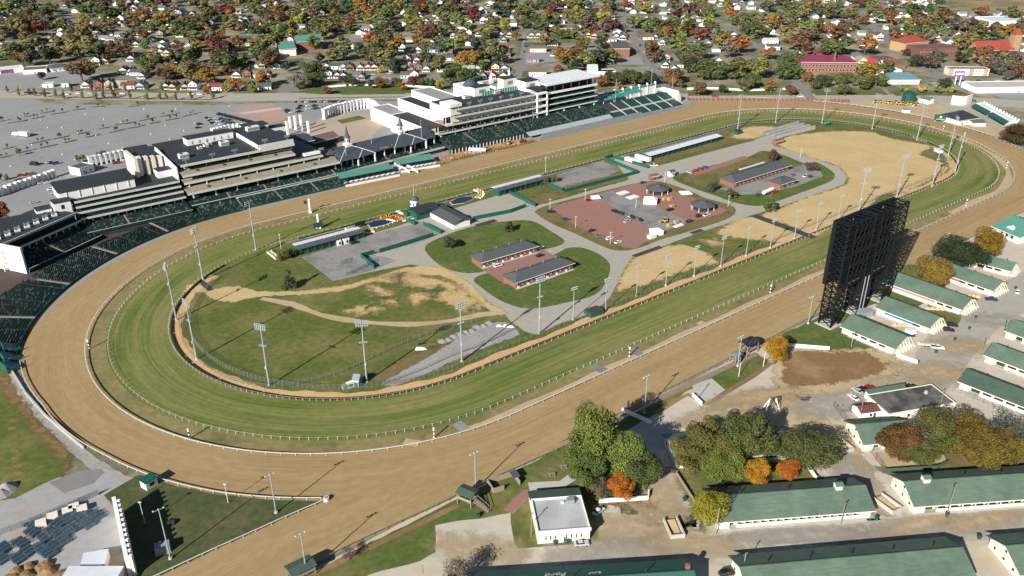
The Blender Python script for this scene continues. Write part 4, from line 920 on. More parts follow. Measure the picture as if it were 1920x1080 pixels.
# infield trees
for lb,x,y,r,h,c,l in (('dark conical evergreen standing alone left of the plot',544,541,3.9,10,'dgreen','cone'),('dark round evergreen on the grass island above the stables',846,466,4,7.5,'dgreen','mid'),('smaller dark round evergreen on the grass island above the stables',954,435,3.2,6,'dgreen','mid'),('bluish evergreen bush left of the brick hall',1334,359,3.6,7,'bluegreen','mid'),('bright green round tree below the brick hall',1370,372,4.6,6,'green','mid'),('green round tree at the head of the rubber crossing',1443,397,4.6,8,'green','mid'),('dark red round tree above the brick hall',1447,301,5.5,9,'dred','mid'),('dark red small tree right of the brick hall',1519,321,4.2,7,'dred','mid')):
    tree(lb,G(x,y),r,h,c,l,crown_frac=.95)
for i,(x,y) in enumerate(((527,488),(534,486),(541,484),(549,481))): tree(f'dark columnar shrub at the left shed end, {ORD[i]} from the left',G(x,y),2.6,5.5,'olive' if i<2 else 'dgreen','mid',name='columnar_shrub',crown_frac=1,trunk=False)
for i,(x,y) in enumerate(((1022,345),(1036,342))): tree('brown columnar shrub at the right shed end, '+('left' if i==0 else 'right')+' of a pair',G(x,y),2.8,6,'brown','mid',name='columnar_shrub',crown_frac=1,trunk=False)
# infield cars
for lb,x,y,a,k,c in (('red car near white van at the upper left of the brick lot',1103,377,TA,'sedan','red'),('white work truck at the upper left of the brick lot',1117,374,TA-.4,'van','white'),('dark car nearest the left corner of the brick lot',1033,399,TA-.5,'suv','black'),('navy car second from the left corner of the brick lot',1061,413,TA-.6,'sedan','navy'),('black car lower left on the brick lot',1110,434,TA,'sedan','black'),('grey low trailer car below the black one on brick lot',1124,444,TA-.5,'sedan','grey'),('white car, left of two at the bottom of the brick lot',1143,449,TA,'suv','white'),('white car, right of two at the bottom of the brick lot',1159,456,TA,'sedan','white'),('black pickup beside the pallets on the brick lot',1256,395,TA,'pickup','black'),('navy pickup at the right edge of the brick lot',1292,417,TA,'pickup','navy'),('black car left of the white pickup by the right pavilion',1310,407,TA,'suv','black'),('white pickup in front of the right pavilion',1325,405,TA,'pickup','white'),('dark blue car at the top edge of brick lot by the booth',1205,344,TA,'sedan','navy'),('white car in front of the upper brick stable, left end',934,500,TA,'suv','white'),('black car parked in the brick court right side',1012,481,TA,'sedan','black'),('white car at the right end of the upper brick stable',1013,466,TA,'sedan','white'),('black car behind the ticket huts',664,457,TA,'suv','black'),('white pickup beside the white trailers',1226,312,TA-.6,'pickup','white'),('silver car at the left end of the brick strip',1293,325,ACROSS,'suv','silver'),('red car second on the brick strip',1304,321,ACROSS,'sedan','red'),('dark red car third on the brick strip',1313,318,ACROSS,'sedan','red'),('blue car fourth on the brick strip',1322,315,ACROSS,'sedan','blue'),('red truck beside the tanker trailer',1452,362,TA,'pickup','red'),('green tractor-like truck in front of the tanker trailer',1421,368,TA,'pickup','green'),('white truck at the end of the brick hall yard',1511,332,TA,'pickup','white'),('green truck behind the white one in the hall yard',1519,333,TA,'suv','green'),('grey car among dark trucks beside the brick hall drive',1487,330,TA,'sedan','grey')):
    car(lb,(x,y),a,k,c)
for i in range(10):
    x,y=1152+i*5.2,398+i*1.75
    car(f'dark car in the close row across the brick lot, {ORD[i]} from the left',(x,y),ACROSS,('suv','sedan')[i%2],('black','black','navy','black','grey','silver','black','black','grey','black')[i],'row of dark cars on the brick lot')
car('silver car just below the dark row on brick lot',(1176,417),TA,'suv','silver')
for i,(x,y) in enumerate(((1031,394),(1079,428),(1144,458),(1192,391),(1365,388),(1246,343),(1500,297),(1097,375))):
    t=thing('short_lamp','short white lamp post round the brick lot, '+ORD[i]+' of those dotted there','lamp post',G(x,y),0,'short lamp posts of the infield'); MB().cyl(0,0,0,7.5,.13,.1,8).build('shaft',m_post,t); MB().box(-.7,-.2,7.3,.7,.2,7.6).build('lamp',m_lamp,t)
# ================================================================ GRANDSTAND
m_fascia=mat('weathered_white',(.50,.50,.47),.7,.12,.4)
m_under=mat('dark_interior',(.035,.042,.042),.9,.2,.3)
m_floor=mat('stand_floor',(.17,.16,.14),.9,.15,.5)
m_tier=mat('tan_tier',(.23,.215,.16),.9,.22,.6)
m_seatg=mat('seat_green',(.012,.036,.03),.6,.35,.8)
m_seatl=mat('seat_glint',(.10,.13,.12),.6,.3,.8)  # glints on random seats, put into a paler seat colour
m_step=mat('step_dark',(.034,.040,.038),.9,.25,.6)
m_stair=mat('stair_concrete',(.22,.20,.17),.9,.12,.6)
m_panel=mat('bleacher_green',(.012,.05,.042),.6,.12,.5)
m_grey=mat('grey_terrace',(.21,.215,.22),.9,.16,.4,stretch=(.3,3,1))
m_blueroof=mat('grey_blue_roof',(.045,.058,.075),.75,.12,.4)
def gs(name,label,cat='grandstand'): return thing(name,label,cat,W(0,0,0),TA)
def slab(b,u0,u1,v0,v1,z0,z1,ztilt=0):
    b.hexa([(u0,v0,z0),(u1,v0,z0),(u1,v1,z0+ztilt),(u0,v1,z0+ztilt),(u0,v0,z1),(u1,v0,z1),(u1,v1,z1+ztilt),(u0,v1,z1+ztilt)]); return b
def seat_rows(t,u0,u1,v0,v1,z0,z1,rows,sp=1.15,w=.85,skew=0,stair=22,name='seats',m=None):
    """stepped terrace with rows of seat blocks and aisle stairs"""
    st=MB(); se=MB(); s2=MB(); dv=(v1-v0)/rows; dz=(z1-z0)/rows
    for r in range(rows):
        slab(st,u0,u1,v0+r*dv,v0+(r+1)*dv-.005,0 if r==0 else z0+(r-1)*dz,z0+(r+.0)*dz+.25)
        u=u0+.5
        while u<u1-w:
            if int((u-u0)/stair)!=int((u+w-u0)/stair) : u+=1.6; continue
            if random.random()<.95:
                z=z0+r*dz+.25; v=v0+r*dv+dv*.45
                q=s2 if random.random()<.2 else se; slab(q,u,u+w,v,v+.42,z,z+.42); slab(q,u,u+w,v+.36,v+.46,z+.42,z+.85)
            u+=sp
    st.build('terrace',m_step,t); stuff(se.build(name,m or m_seatg,t)); stuff(s2.build('glint_seats',m_seatl,t))
    k=1
    while u0+k*stair<u1-2:
        u=u0+k*stair; b=MB()
        w_=.5; b.hexa([(u-w_,v0,z0+.27),(u+w_,v0,z0+.27),(u+w_,v1,z1+.1),(u-w_,v1,z1+.1),(u-w_,v0,z0+.36),(u+w_,v0,z0+.36),(u+w_,v1,z1+.2),(u-w_,v1,z1+.2)])
        b.build('aisle_stair',m_stair,t); k+=1
def columns(t,us,v,z0,z1,r=.45,m=None,name='column'):
    me=MB().box(-r,-r,0,r,r,1).mesh(name,m or m_fascia)
    for u in us: put(name,me,t,(u,v,z0),0,(1,1,z1-z0))
def fascia(t,u0,u1,v,z,h=1.0,th=.5,m=None): slab(MB(),u0,u1,v-th,v,z,z+h).build('fascia',m or m_fascia,t)
def lin_us(u0,u1,n): return [u0+(u1-u0)*i/(n-1) for i in range(n)]
# floodlight bank on roofs
def roof_lights(label,u,v,z,n=4,k=0):
    t=thing('roof_floodlight',label,'floodlight',W(u,v,z),TA,'floodlights on the grandstand roofs'); MB().cyl(0,0,0,3.6,.16,.12,6).build('mast',m_pole,t)
    for r in range(2):
        MB().box(-2,-.07,2.6+r*.9,2,.07,2.74+r*.9).build('crossarm',m_pole,t)
        for i in range(n): put('lamp',lampm,t,(-1.8+3.6*i/(n-1),-.1,2.7+r*.9),0,(.8,.8,.8))
def roof_unit(label,u,v,z,w,d,h,m=None):
    t=thing('roof_unit',label,'air handler',W(u,v,z),TA,None); MB().box(-w/2,-d/2,.25,w/2,d/2,h).build('casing',m or m_cream,t); MB().box(-w/2+.3,-d/2+.3,0,w/2-.3,d/2-.3,.25).build('base',m_steel,t); MB().cyl(-w*.2,0,h,h+.25,min(w,d)*.25,min(w,d)*.25,10).build('fan',m_tyre,t); MB().box(-w/2+.2,-d/2-.06,.6,w/2-.2,-d/2,h-.4).build('grille',m_steel,t)
# ---- track-level box seats along the straight and the bend
t=gs('box_seats','dark green box seats at track level before the tall grandstand')
seat_rows(t,-226,-124,157,169,.4,3.0,9,stair=26)
slab(MB(),-228,-124,156.4,156.7,0,1.1).build('front_wall',m_panel,t)
slab(MB(),-200,-124,169.5,169.8,3.2,4.1).build('back_rail',m_fascia,t)
# bend seats: rows that follow the curve
t=thing('bend_seats','curved banks of dark green seats round the outside of the left bend','grandstand')
def bend_rows(s0,s1,o0,o1f,rows,dz,parent):
    st=MB(); se=MB(); s2=MB()
    for r in range(rows):
        n=int((s1-s0)/1.0); prev=None
        for i in range(n+1):
            s=s0+(s1-s0)*i/n; lim=o1f(s); o=o0+r*1.25
            if o+1.25>lim: prev=None; continue
            a,b=S(s,o,.25+r*dz),S(s,o+1.25,.25+r*dz)
            if prev:
                st.poly([prev[0],a,b,prev[1]]); st.poly([prev[0]-Vector((0,0,dz)),a-Vector((0,0,dz)),a,prev[0]])
                if i%12 and random.random()<.95:
                    rs=random.random()<.2; p=S(s-.5,o+.75,.25+r*dz); rz=Sdir(s-.5,o); M=Matrix.Translation(p)@Matrix.Rotation(rz,4,'Z')
                    for bx in ((-.42,-.25,0,.42,.22,.42),(-.42,-.25,.42,.42,-.15,.9)):
                        x0,y0,z0,x1,y1,z1=bx; (s2 if rs else se).hexa([M@Vector(q) for q in((x0,y0,z0),(x1,y0,z0),(x1,y1,z0),(x0,y1,z0),(x0,y0,z1),(x1,y0,z1),(x1,y1,z1),(x0,y1,z1))])
            prev=(a,b)
    st.build('terrace',m_step,parent); stuff(se.build('seats',m_seatg,parent)); stuff(s2.build('glint_seats',m_seatl,parent))
bounds=[(1438,1470,64),(1472.5,1500,62),(1502.5,1532,47),(1534.5,1562,38),(1564,1606,32)]
fl=[lambda s:62-(s-1438)*.2,lambda s:56-(s-1472)*.15,lambda s:52-(s-1502)*.15,lambda s:47-(s-1534)*.1,lambda s:43]
for (a,b,_),f in zip(bounds,fl): bend_rows(a,b,28.2,f,28,.13,t)
for s in (1471.2,1501.2,1533.2,1563): 
    P=[S(s,28+i*3,.5+.3*i) for i in range(7)]; bb=MB()
    for a,c in zip(P,P[1:]): bb.bar(a,c,1.3,.25)
    bb.build('aisle_stair',m_stair,t)
rail_band(lambda s:27.8,1438,PER-1,.25,0,1.15).build('front_wall',m_panel,t)
# brick-paved concourse behind the bend seats
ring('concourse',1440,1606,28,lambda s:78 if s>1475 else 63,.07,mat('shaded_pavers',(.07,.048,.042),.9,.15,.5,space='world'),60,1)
# ---- section B and A : lower curved wing
def wing(name,label,u0,u1,lv,depthv,roofz,deckz,cols,parent=None,loc=None,rz=None,deck=True,ext=6.5):
    t=gs(name,label) if loc is None else thing(name,label,'grandstand',loc,rz)
    v0=lv[0][1]
    slab(MB(),u0,u1,v0+14,v0+14.6,0,roofz-.3).build('back_wall',m_under,t)
    for i,(z,v) in enumerate(lv):
        last=i==len(lv)-1
        slab(MB(),u0,u1,v,v0+depthv,z-.35,z).build('roof' if last else 'floor',m_blackroof if last else m_floor,t)
        fascia(t,u0,u1,v,z-.45,1.15)
        if not last:
            zz=lv[i+1][0]; n=int((u1-u0)/4.2); xs=[u0+(k+.5)*(u1-u0)/n for k in range(n)]
            slab(MB(),u0,u1,v+3.4,v+3.6,z,zz-.4).build('glazing',m_glass,t)
            me=MB().box(-.1,-.12,0,.1,.12,1).mesh('mullion',m_gpaint)
            for x in xs: put('mullion',me,t,(x,v+3.3,z),0,(1,1,zz-z-.4))
            slab(MB(),u0,u1,v+1.4,v+1.7,z,z+1.0).build('seat_row',m_seatg,t)
    columns(t,lin_us(u0+2,u1-2,cols),v0+2.2,deckz+.2,lv[0][0]-.4,.35)
    if deck:
        zf=deckz-1.2-(ext-6.5)*.22; seat_rows(t,u0,u1,v0-ext,v0+13.5,zf,deckz+4,13+int((ext-6.5)/1.4),stair=24)
        slab(MB(),u0,u1,v0-ext-.35,v0-ext-.05,max(.2,zf-.6),zf+.9).build('deck_front',m_seatg,t); slab(MB(),u0,u1,v0-ext-.4,v0-ext,zf+.9,zf+1.0).build('deck_rail',m_fascia,t)
        columns(t,lin_us(u0+2,u1-2,cols),v0-ext+.6,0,max(.3,zf-.6),.3)
    return t
wing('curved_wing','middle grandstand wing with three stacked balconies left of the tall block',-291,-229.5,[(9.6,174.5),(12.3,178),(15,180.5),(17.7,182.5)],40,17.7,5.2,13,ext=9.5)
A0,A1=Vector((-334.5,147.5)),Vector((-291.5,173)); rzA=math.atan2(A1.y-A0.y,A1.x-A0.x); LA=(A1-A0).length
wa=wing('curved_wing','left end grandstand wing, dark and lower, bent round the turn',0,LA-.3,[(9.4,0),(14.2,1.2)],30,14.2,4.6,11,ext=14,loc=W(A0.x,A0.y),rz=TA+rzA)
for i in range(14): 
    x=4+i*3.1; roof_unit(f'roof duct on the left wing, {ORD[i]} from the left end',*UV(W(A0.x,A0.y)+Matrix.Rotation(TA+rzA,3,'Z')@Vector((x,9+4*(i%2),0))),14.2,2.8,2.2,1.2,m_steel if i%2 else m_white)
t=thing('stair_end','white end wall with criss-cross outside stair at the left wing','stair tower',W(A0.x,A0.y),TA+rzA)
MB().box(-1.2,-13,0,-.2,30,15).build('wall',m_white,t)
for k in range(4):
    MB().bar((-2.4,.5,1+k*3.2),(-2.4,7,4.2+k*3.2),1.4,.35).build('stair_flight',m_white,t); MB().box(-3.4,7,3.9+k*3.2,-1.3,9.2,4.3+k*3.2).build('landing',m_white,t)
    MB().box(-3.5,.2,1.9+k*3.2,-3.35,8.5,2.1+k*3.2).build('handrail',m_white,t)
for y in(.2,9): MB().box(-3.5,y-.2,0,-3.1,y+.2,15).build('post',m_white,t)
# hall on the wing roof with black gable
t=gs('roof_hall','white walled hall with black pitched roof behind the middle wing','building'); MB().box(-297,189.5,17.72,-254,207,23).build('wall',m_white,t)
MB().hexa([(-297.6,189,23),(-253.5,189,23),(-253.5,207.5,24.5),(-297.6,207.5,24.5),(-297.6,189,23.5),(-253.5,189,23.5),(-253.5,207.5,25),(-297.6,207.5,25)]).build('roof',m_blackroof,t)
for i in range(6): MB().box(-293+i*7,189.2,18.5,-292.7+i*7,189.48,23).build('pilaster',m_cream,t)
for lb,u,v,z,a,b,h in (('white stair block with dark roof at the joint of the wings',-302,182,0,9,8,19.5),('small white block left of the stair block',-311,186,0,8,7,16),('white block far behind the left wing',-330,196,0,14,10,9)):
    t=gs('stair_block',lb,'building'); MB().box(u,v,z,u+a,v+b,h).build('wall',m_white,t); MB().box(u-.2,v-.2,h,u+a+.2,v+b+.2,h+.4).build('roof',m_blackroof,t); MB().box(u+a*.4,v-.08,h-4,u+a*.6,v,h-1.5).build('window',m_glass,t)
# ---- section C : tall block
t=gs('tall_grandstand','tall black roofed grandstand with three open balconies and white left end wall')
LV=[(11,175,-228,-122),(15.8,182,-227,-131),(20.4,182.5,-227,-151),(26,186.5,-226,-149)]
for i,(z,v,a,b) in enumerate(LV):
    last=i==3
    if last: slab(MB(),a,b,v,246,z-.4,z+.4).build('roof',m_blackroof,t); fascia(t,a,b,v,z-.7,1.5,.6)
    else:
        slab(MB(),a,b,v,v+(8.5 if i!=1 else 5),z,z+.3,1.9 if i!=1 else 1.2).build('tier',m_tier,t)
        slab(MB(),a,b,v+8.6,225,z+1.2,z+1.6).build('floor',m_floor,t)
        fascia(t,a,b,v,z-.8,1.3,.5)
        zz=LV[i+1][0]; vv=v+(10 if i!=1 else 7)
        slab(MB(),a,min(b,LV[i+1][3]),vv,vv+.3,z+1.6,zz-.5).build('glazing',m_under,t)
        n=9 if i<2 else 6; columns(t,lin_us(LV[i+1][2]+3,LV[i+1][3]-3,n),v+7.2,z+1.5,zz-.6,.3)
        for k in range(4): MB().cyl(0,0,0,.9,1.3,.8,8).build('vomitory',m_under,t,(a+(b-a)*(k+.6)/4.3,v+3.6,z+.9))
columns(t,lin_us(-224,-125,8),177,5.4,10.3,.42)
seat_rows(t,-228,-122,171,189,4.2,9.2,12,stair=25)
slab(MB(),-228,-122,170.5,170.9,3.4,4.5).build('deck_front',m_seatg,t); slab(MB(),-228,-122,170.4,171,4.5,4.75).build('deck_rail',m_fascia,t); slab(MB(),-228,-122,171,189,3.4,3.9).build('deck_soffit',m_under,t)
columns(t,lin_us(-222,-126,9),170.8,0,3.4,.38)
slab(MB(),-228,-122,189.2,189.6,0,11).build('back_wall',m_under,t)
slab(MB(),-227.5,-150,246,246.5,0,25.5).build('rear_wall',m_cream,t)
MB().hexa([(-229,187,0),(-228.1,187,0),(-228.1,228,0),(-229,228,0),(-229,187,25.5),(-228.1,187,25.5),(-228.1,228,29),(-229,228,29)]).build('end_wall',m_white,t)
MB().box(-246,212,0,-229.1,230,26.6).build('end_block',m_white,t); MB().box(-245,213,26.6,-229.5,246,27).build('end_roof',m_blackroof,t)
for i in range(6): MB().box(-248+i*.0,206.5+i*4,0,-246.02,209+i*4,30).build('pylon_fin',m_cream,t)
for i in range(4): MB().box(-245.5+i*4.2,208.5,0,-243.2+i*4.2,211.95,30-i*.6).build('pylon_fin',m_cream,t)
MB().box(-238,196,17.8,-229.2,203,22.5).build('lift_house',m_white,t); MB().box(-238.3,195.7,22.5,-229,203.3,22.9).build('lift_roof',m_blackroof,t)
slab(MB(),-173,-149,188,242,26.45,28.6).build('raised_roof',m_blackroof,t); slab(MB(),-173.6,-173.05,187.6,242,26.45,29.4).build('raised_parapet',m_cream,t); slab(MB(),-173,-149,186.9,187.9,26.45,29.6).build('raised_fascia',m_fascia,t)
windows(t,lin_us(-171,-151,12),187.2,24.4,1.3,2.2,-1,m_fascia)
slab(MB(),-150.5,-132,183,200,16.3,17.2).build('terrace_roof',m_blueroof,t); slab(MB(),-144,-132,183.2,186,17.2,18.8).build('terrace_wall',m_white,t)
t=gs('roof_penthouse','long white penthouse with black roof on top of the tall grandstand','penthouse'); MB().box(-208,226,26.42,-176,234,31).build('wall',m_white,t); MB().box(-208.4,225.6,31,-175.6,234.4,31.4).build('roof',m_blackroof,t)
for i in range(6): MB().box(-205+i*5,225.93,27,-204+i*5,226,29).build('door',m_steel,t)
for i,(u,v,w,d,h) in enumerate(((-219,201,6,4,3),(-188,212,6,4,3),(-199,216,3,3,2),(-196,219,4,3,2.4),(-204,214,3,2,1.8),(-161,228,9,4,3))): roof_unit('cream roof air handler on the tall grandstand, '+ORD[i]+' counted from the front left',u,v,26.4 if i<5 else 28.6,w,d,h)
for i,u in enumerate((-222,-205,-190,-176)): roof_lights(f'floodlight bank on the tall grandstand roof edge, {ORD[i]} from the left',u,187.6,26.4)
for lb,u,v,z in (('dense lamp bank on the raised roof, left',-168,190,28.6),('dense lamp bank on the raised roof, right',-152,190,28.6),('dense lamp bank beyond the blue terrace',-130,186,16.5)): roof_lights(lb,u,v,z,7)
for lb,u,v,a,b,h in (('white stair tower with black roof behind the tall grandstand',-160,247,18,10,26),):
    t=gs('stair_tower',lb,'building'); MB().box(u,v,0,u+a,v+b,h).build('wall',m_white,t); MB().box(u-.3,v-.3,h,u+a+.3,v+b+.3,h+.5).build('roof',m_blackroof,t)
    MB().box(u+a,v+1,0,u+a+14,v+8,h-4).build('wing',m_white,t); MB().box(u+a,v+.8,h-4,u+a+14.2,v+8.2,h-3.6).build('wing_roof',m_blackroof,t)
# ---- twin spires section (slightly turned)
rzs=TA+R_(5.0); org=W(-122,177.5); t=thing('spired_grandstand','old grandstand with slate roof and twin white and grey spires','grandstand',org,rzs); LS=91
prof=[(0,11),(12,16.6),(24,11),(24,11.5),(12,17.1),(0,11.5)]
MB().profile(prof,5,LS-4).build('roof',m_blueroof,t)
MB().box(0,23.3,0,LS-4,23.9,11.2).build('rear_wall',m_white,t); MB().box(0,16,0,LS,16.4,11.4).build('back_wall',m_under,t)
columns(t,lin_us(3,LS-5,10),1.2,5.2,11,.34,m_white)
seat_rows(t,0,LS,-4.5,15.5,3.6,9,13,stair=20)
slab(MB(),0,LS,-5.2,-4.6,2.8,4.2).build('deck_front',m_fascia,t); columns(t,lin_us(2,LS-3,14),-4.2,0,2.8,.25)
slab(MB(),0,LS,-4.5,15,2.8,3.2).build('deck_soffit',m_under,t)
for sx in (15.5,62):
    # cross gable with hipped side under each spire
    b=MB(); a,c=sx-15,sx+15; 
    b.poly([(a,-1.5,10.8),(sx,-3,10.8),(sx,11,17.6)]); b.poly([(a,-1.5,10.8),(sx,11,17.6),(a,24,11.3)])
    b.poly([(sx,-3,10.8),(c,-1.5,11),(c-7,4,14.3),(sx,11,17.6)]); b.poly([(c,-1.5,11),(c,24,11.3),(sx,11,17.6),(c-7,4,14.3)])
    b.poly([(a,24,11.3),(sx,11,17.6),(c,24,11.3)]); b.build('cross_roof',m_blueroof,t)
    for p,q in (((sx,-3,10.9),(c-7,4,14.4)),((c-7,4,14.4),(c,-1.5,11.1)),((sx,11,17.7),(c-7,4,14.4)),((a,-1.5,10.9),(sx,11,17.7)),): MB().bar(p,q,.26,.26).build('barge_board',m_white,t)
    columns(t,[sx-.2,c-.8],-1.6,3.9,10.9,.42,m_white)
    sp=MB().box(sx-2.4,8.6,16,sx+2.4,13.4,18.4).build('spire_base',m_white,t)
    MB().cyl(sx,11,18.4,22.6,1.9,1.75,8).build('lantern',m_white,sp)
    for k in range(8):
        an=k*math.pi/4+.39; MB().box(-.4,-.04,-1.1,.4,.04,1.1).build('louvre',m_shing,sp,(sx+1.8*math.cos(an-1.57),11+1.8*math.sin(an-1.57),20.6),an)
    MB().cyl(sx,11,22.6,23.1,2.6,2.5,8).cyl(sx,11,23.1,24.6,2.4,1.35,8).cyl(sx,11,24.6,31.5,1.3,.12,8).build('spire',m_shing,sp)
    MB().cyl(sx,11,31.4,34.5,.09,.05,6).build('finial',m_steel,sp)
MB().box(36,1.0,11.75,48,1.25,12.9).build('sign_backing',m_blueroof,t)
sg=MB(); x=36.4
for w_,h_ in ((.8,1.5),(.7,1.2),(.9,1.3),(.6,1.1),(.8,1.4),(.5,1.0),(.7,1.2)):
    sg.box(x,.85,11.8,x+.22,.98,11.8+h_); sg.box(x+.22,.85,11.8+h_-.25,x+w_,.98,11.8+h_); sg.box(x+w_-.2,.85,11.8,x+w_,.98,11.8+h_*.55); x+=w_+.45
sg.box(46.6,.85,11.9,47.0,.98,13.7); sg.build('sign_letters',mat('gold_letters',(.45,.40,.14),.5),t)
# teal awnings and terrace in front
def awning(label,A,B,n,d=8.5,z=4.3):
    A=G(*A,z);B=G(*B,z);A=Vector((A.x,A.y,0));B=Vector((B.x,B.y,0));rz,L=frame(A,B);t=thing('terrace_awning',label,'awning',A,rz)
    MB().hexa([(0,0,z-.9),(L,0,z-.9),(L,d,z+.6),(0,d,z+.6),(0,0,z-.7),(L,0,z-.7),(L,d,z+.8),(0,d,z+.8)]).build('canopy',m_tealm,t)
    for i in range(9): MB().box(L*i/8-.12,.2,0,L*i/8+.12,.44,z-.9).build('post',m_gpaint,t)
    MB().box(0,-8.5,.0,L,0,.9).build('terrace',m_stair,t)
    for i in range(n):
        x=L*(i+.5)/n; MB().box(-1.6,-.9,1.3,1.6,.9,1.5).build('table',m_white,t,(x,-3.2-.0*i,0),.5); MB().box(-.2,-.2,.9,.2,.2,1.3).build('table_leg',m_steel,t,(x,-3.2,0),.5)
    MB().box(-.3,-8.8,0,L+.3,-8.52,1.5).build('front_wall',m_white,t)
awning('teal canopy over terrace tables in front of the left spire',(639,333),(738,313.5),10); awning('teal canopy over terrace tables in front of the right spire',(744,307),(815,295.5),9)
sheet('turf_terrace',[(768,322),(820,308),(836,306.5),(772,324)],.2,m_lawn)
t=thing('tunnel_walk','white walled walkway between the two teal canopies','walkway',G(742,309)); P=[G(740,308),G(768,324)]
for dx in(0,6): MB().bar(P[0]+Vector((dx,0,1))-G(742,309),P[1]+Vector((dx,0,.8))-G(742,309),.5,1.8).build('side_wall',m_white,t)
# ---- clubhouse D
t=gs('clubhouse','long clubhouse with three glazed balconies and black flat roof right of the spires')
LD=[(12,188,-31,67),(17.2,189,-23,67),(22.6,189.5,-16,67),(28,190,-14,67)]
for i,(z,v,a,b) in enumerate(LD):
    last=i==3
    slab(MB(),a,b,v,v+(4 if not last else 33),z-.5,z).build('roof' if last else 'floor',m_blackroof if last else m_floor,t); fascia(t,a,b,v,z-1.0,1.35,.4)
    if not last:
        zz=LD[i+1][0]; a2=a+.5; slab(MB(),a2,b,v+4.02,v+4.6,z-.5,zz-.5).build('inner_wall',m_under,t)
        n=int((b-a2)/3.2); windows(t,[a2+(k+.5)*(b-a2)/n for k in range(n)],v+4.0,z+1.9,2.5,3.0,-1,m_under)
        slab(MB(),a2,b,v+.5,v+1.0,z,z+.9).build('planter',m_seatg,t)
        me=MB().box(-.5,-.4,0,.5,.4,.8).mesh('table',m_fascia)
        for k in range(14): put('table',me,t,(a+3+(b-a-5)*k/13,v+2.3,z+.01))
        columns(t,lin_us(a+2,b-2,8),v+3.4,z,zz-1,.28)
MB().box(-16,192.7,0,67,222.5,27.5).build('core',m_cream,t)
MB().box(-14.5,196,28.02,-3,210,30.5).build('stair_house',m_white,t)
columns(t,lin_us(-28,64,8),189,8.2,11,.45,m_white)
seat_rows(t,-31,67,172,192,4.6,9.5,12,stair=24,m=m_seatg)
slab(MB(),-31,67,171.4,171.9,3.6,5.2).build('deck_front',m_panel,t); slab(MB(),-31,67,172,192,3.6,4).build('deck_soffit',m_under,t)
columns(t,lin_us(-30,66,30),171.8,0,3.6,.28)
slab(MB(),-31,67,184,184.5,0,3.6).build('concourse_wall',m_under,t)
for i in range(8): roof_lights(f'floodlight on the clubhouse roof edge, {ORD[i]} from the left',-10+i*10.4,190.8,28,4)
for i,(u,v) in enumerate(((14,214),(43,212))): roof_unit('cream air handler on the clubhouse roof, '+('left' if i==0 else 'right')+' one',u,v,28,6,4,2.6)
t=gs('stair_core','white open stair core between clubhouse and taller right block','stair tower')
for z in(12,17.2,22.6,28): slab(MB(),67.3,79,188,200,z-.5,z+.6).build('landing',m_white,t)
slab(MB(),67.3,79,196,214,0,31).build('wall',m_cream,t); columns(t,[67.8,78.4],188.6,4,28,.5,m_white); slab(MB(),66,80,190,214,31,31.5).build('roof',m_blackroof,t)
for lb,a,b,v0,v1,z,m in (('white roof block with square opening left of the white roofed block',52,66,214,222,38,m_cream),('white low roof block behind the clubhouse',22,38,214,222,35,m_white),('white roof block beside the stair core',66,80,202,214,36,m_white)):
    t=gs('roof_block',lb,'building'); slab(MB(),a,b,v0,v1,28.03,z).build('wall',m,t); slab(MB(),a-.2,b+.2,v0-.2,v1+.2,z,z+.4).build('roof',m_blackroof,t); slab(MB(),a+(b-a)*.3,a+(b-a)*.7,v0-.08,v0-.01,z-5,z-2).build('window',m_tier,t)
t=gs('roof_screen','teal glazed screen wall on the clubhouse roof','screen wall')
for i in range(14): slab(MB(),28+i*2.6,30.4+i*2.6,211.4,211.6,28.05,31.6).build('pane',m_teal,t); slab(MB(),30.4+i*2.6,30.6+i*2.6,211.3,211.7,28.05,31.8).build('mullion',m_white,t)
# ---- block E
t=gs('skyline_block','tallest grandstand block with white metal roof and green balconies')
LE=[(12.5,189,79,137),(17.4,189.5,79,137),(22.2,190,79,137),(26.4,190.2,79,137)]
for i,(z,v,a,b) in enumerate(LE):
    zz=LE[i+1][0] if i<3 else 33.4
    slab(MB(),a,b,v,v+9,z-.4,z-.05).build('floor',m_panel if i<3 else m_floor,t); fascia(t,a,b,v,z-.7,.75 if i<3 else 1.9,.3,m_white)
    slab(MB(),a,b,v+7,v+7.4,z,zz-.5).build('inner_wall',m_under,t)
    if i<3:
        slab(MB(),a,b,v+.8,v+6.5,z,z+.25,2.2).build('seat_tier',m_panel,t)
        me=MB().box(-1.3,-.3,0,1.3,2.2,1.6).mesh('box_divider',m_fascia)
        for k in range(6): put('box_divider',me,t,(a+5+(b-a-9)*k/5,v+5,z+1.2))
    else:
        columns(t,lin_us(a+1,b-1,7),v+2,z+1,33.3,.45,m_steel)
slab(MB(),77.5,138,187.5,218,33.5,34.2,.8).build('roof',m_whiteroof,t)
for i in range(13): slab(MB(),79+i*4.6,79.25+i*4.6,187.7,217.8,34.25,34.4,.8).build('roof_seam',m_fascia,t)
slab(MB(),79,137,199.5,217,0,33.3).build('core',m_cream,t)
columns(t,lin_us(81,134,4),190,8,12,.55,m_white)
seat_rows(t,67.2,138,172,192,4.6,9.5,12,stair=24)
slab(MB(),67.2,138,171.4,171.9,3.6,5.2).build('deck_front',m_panel,t); slab(MB(),67.2,138,172,192,3.6,4).build('deck_soffit',m_under,t); columns(t,lin_us(69,136,16),171.8,0,3.6,.28)
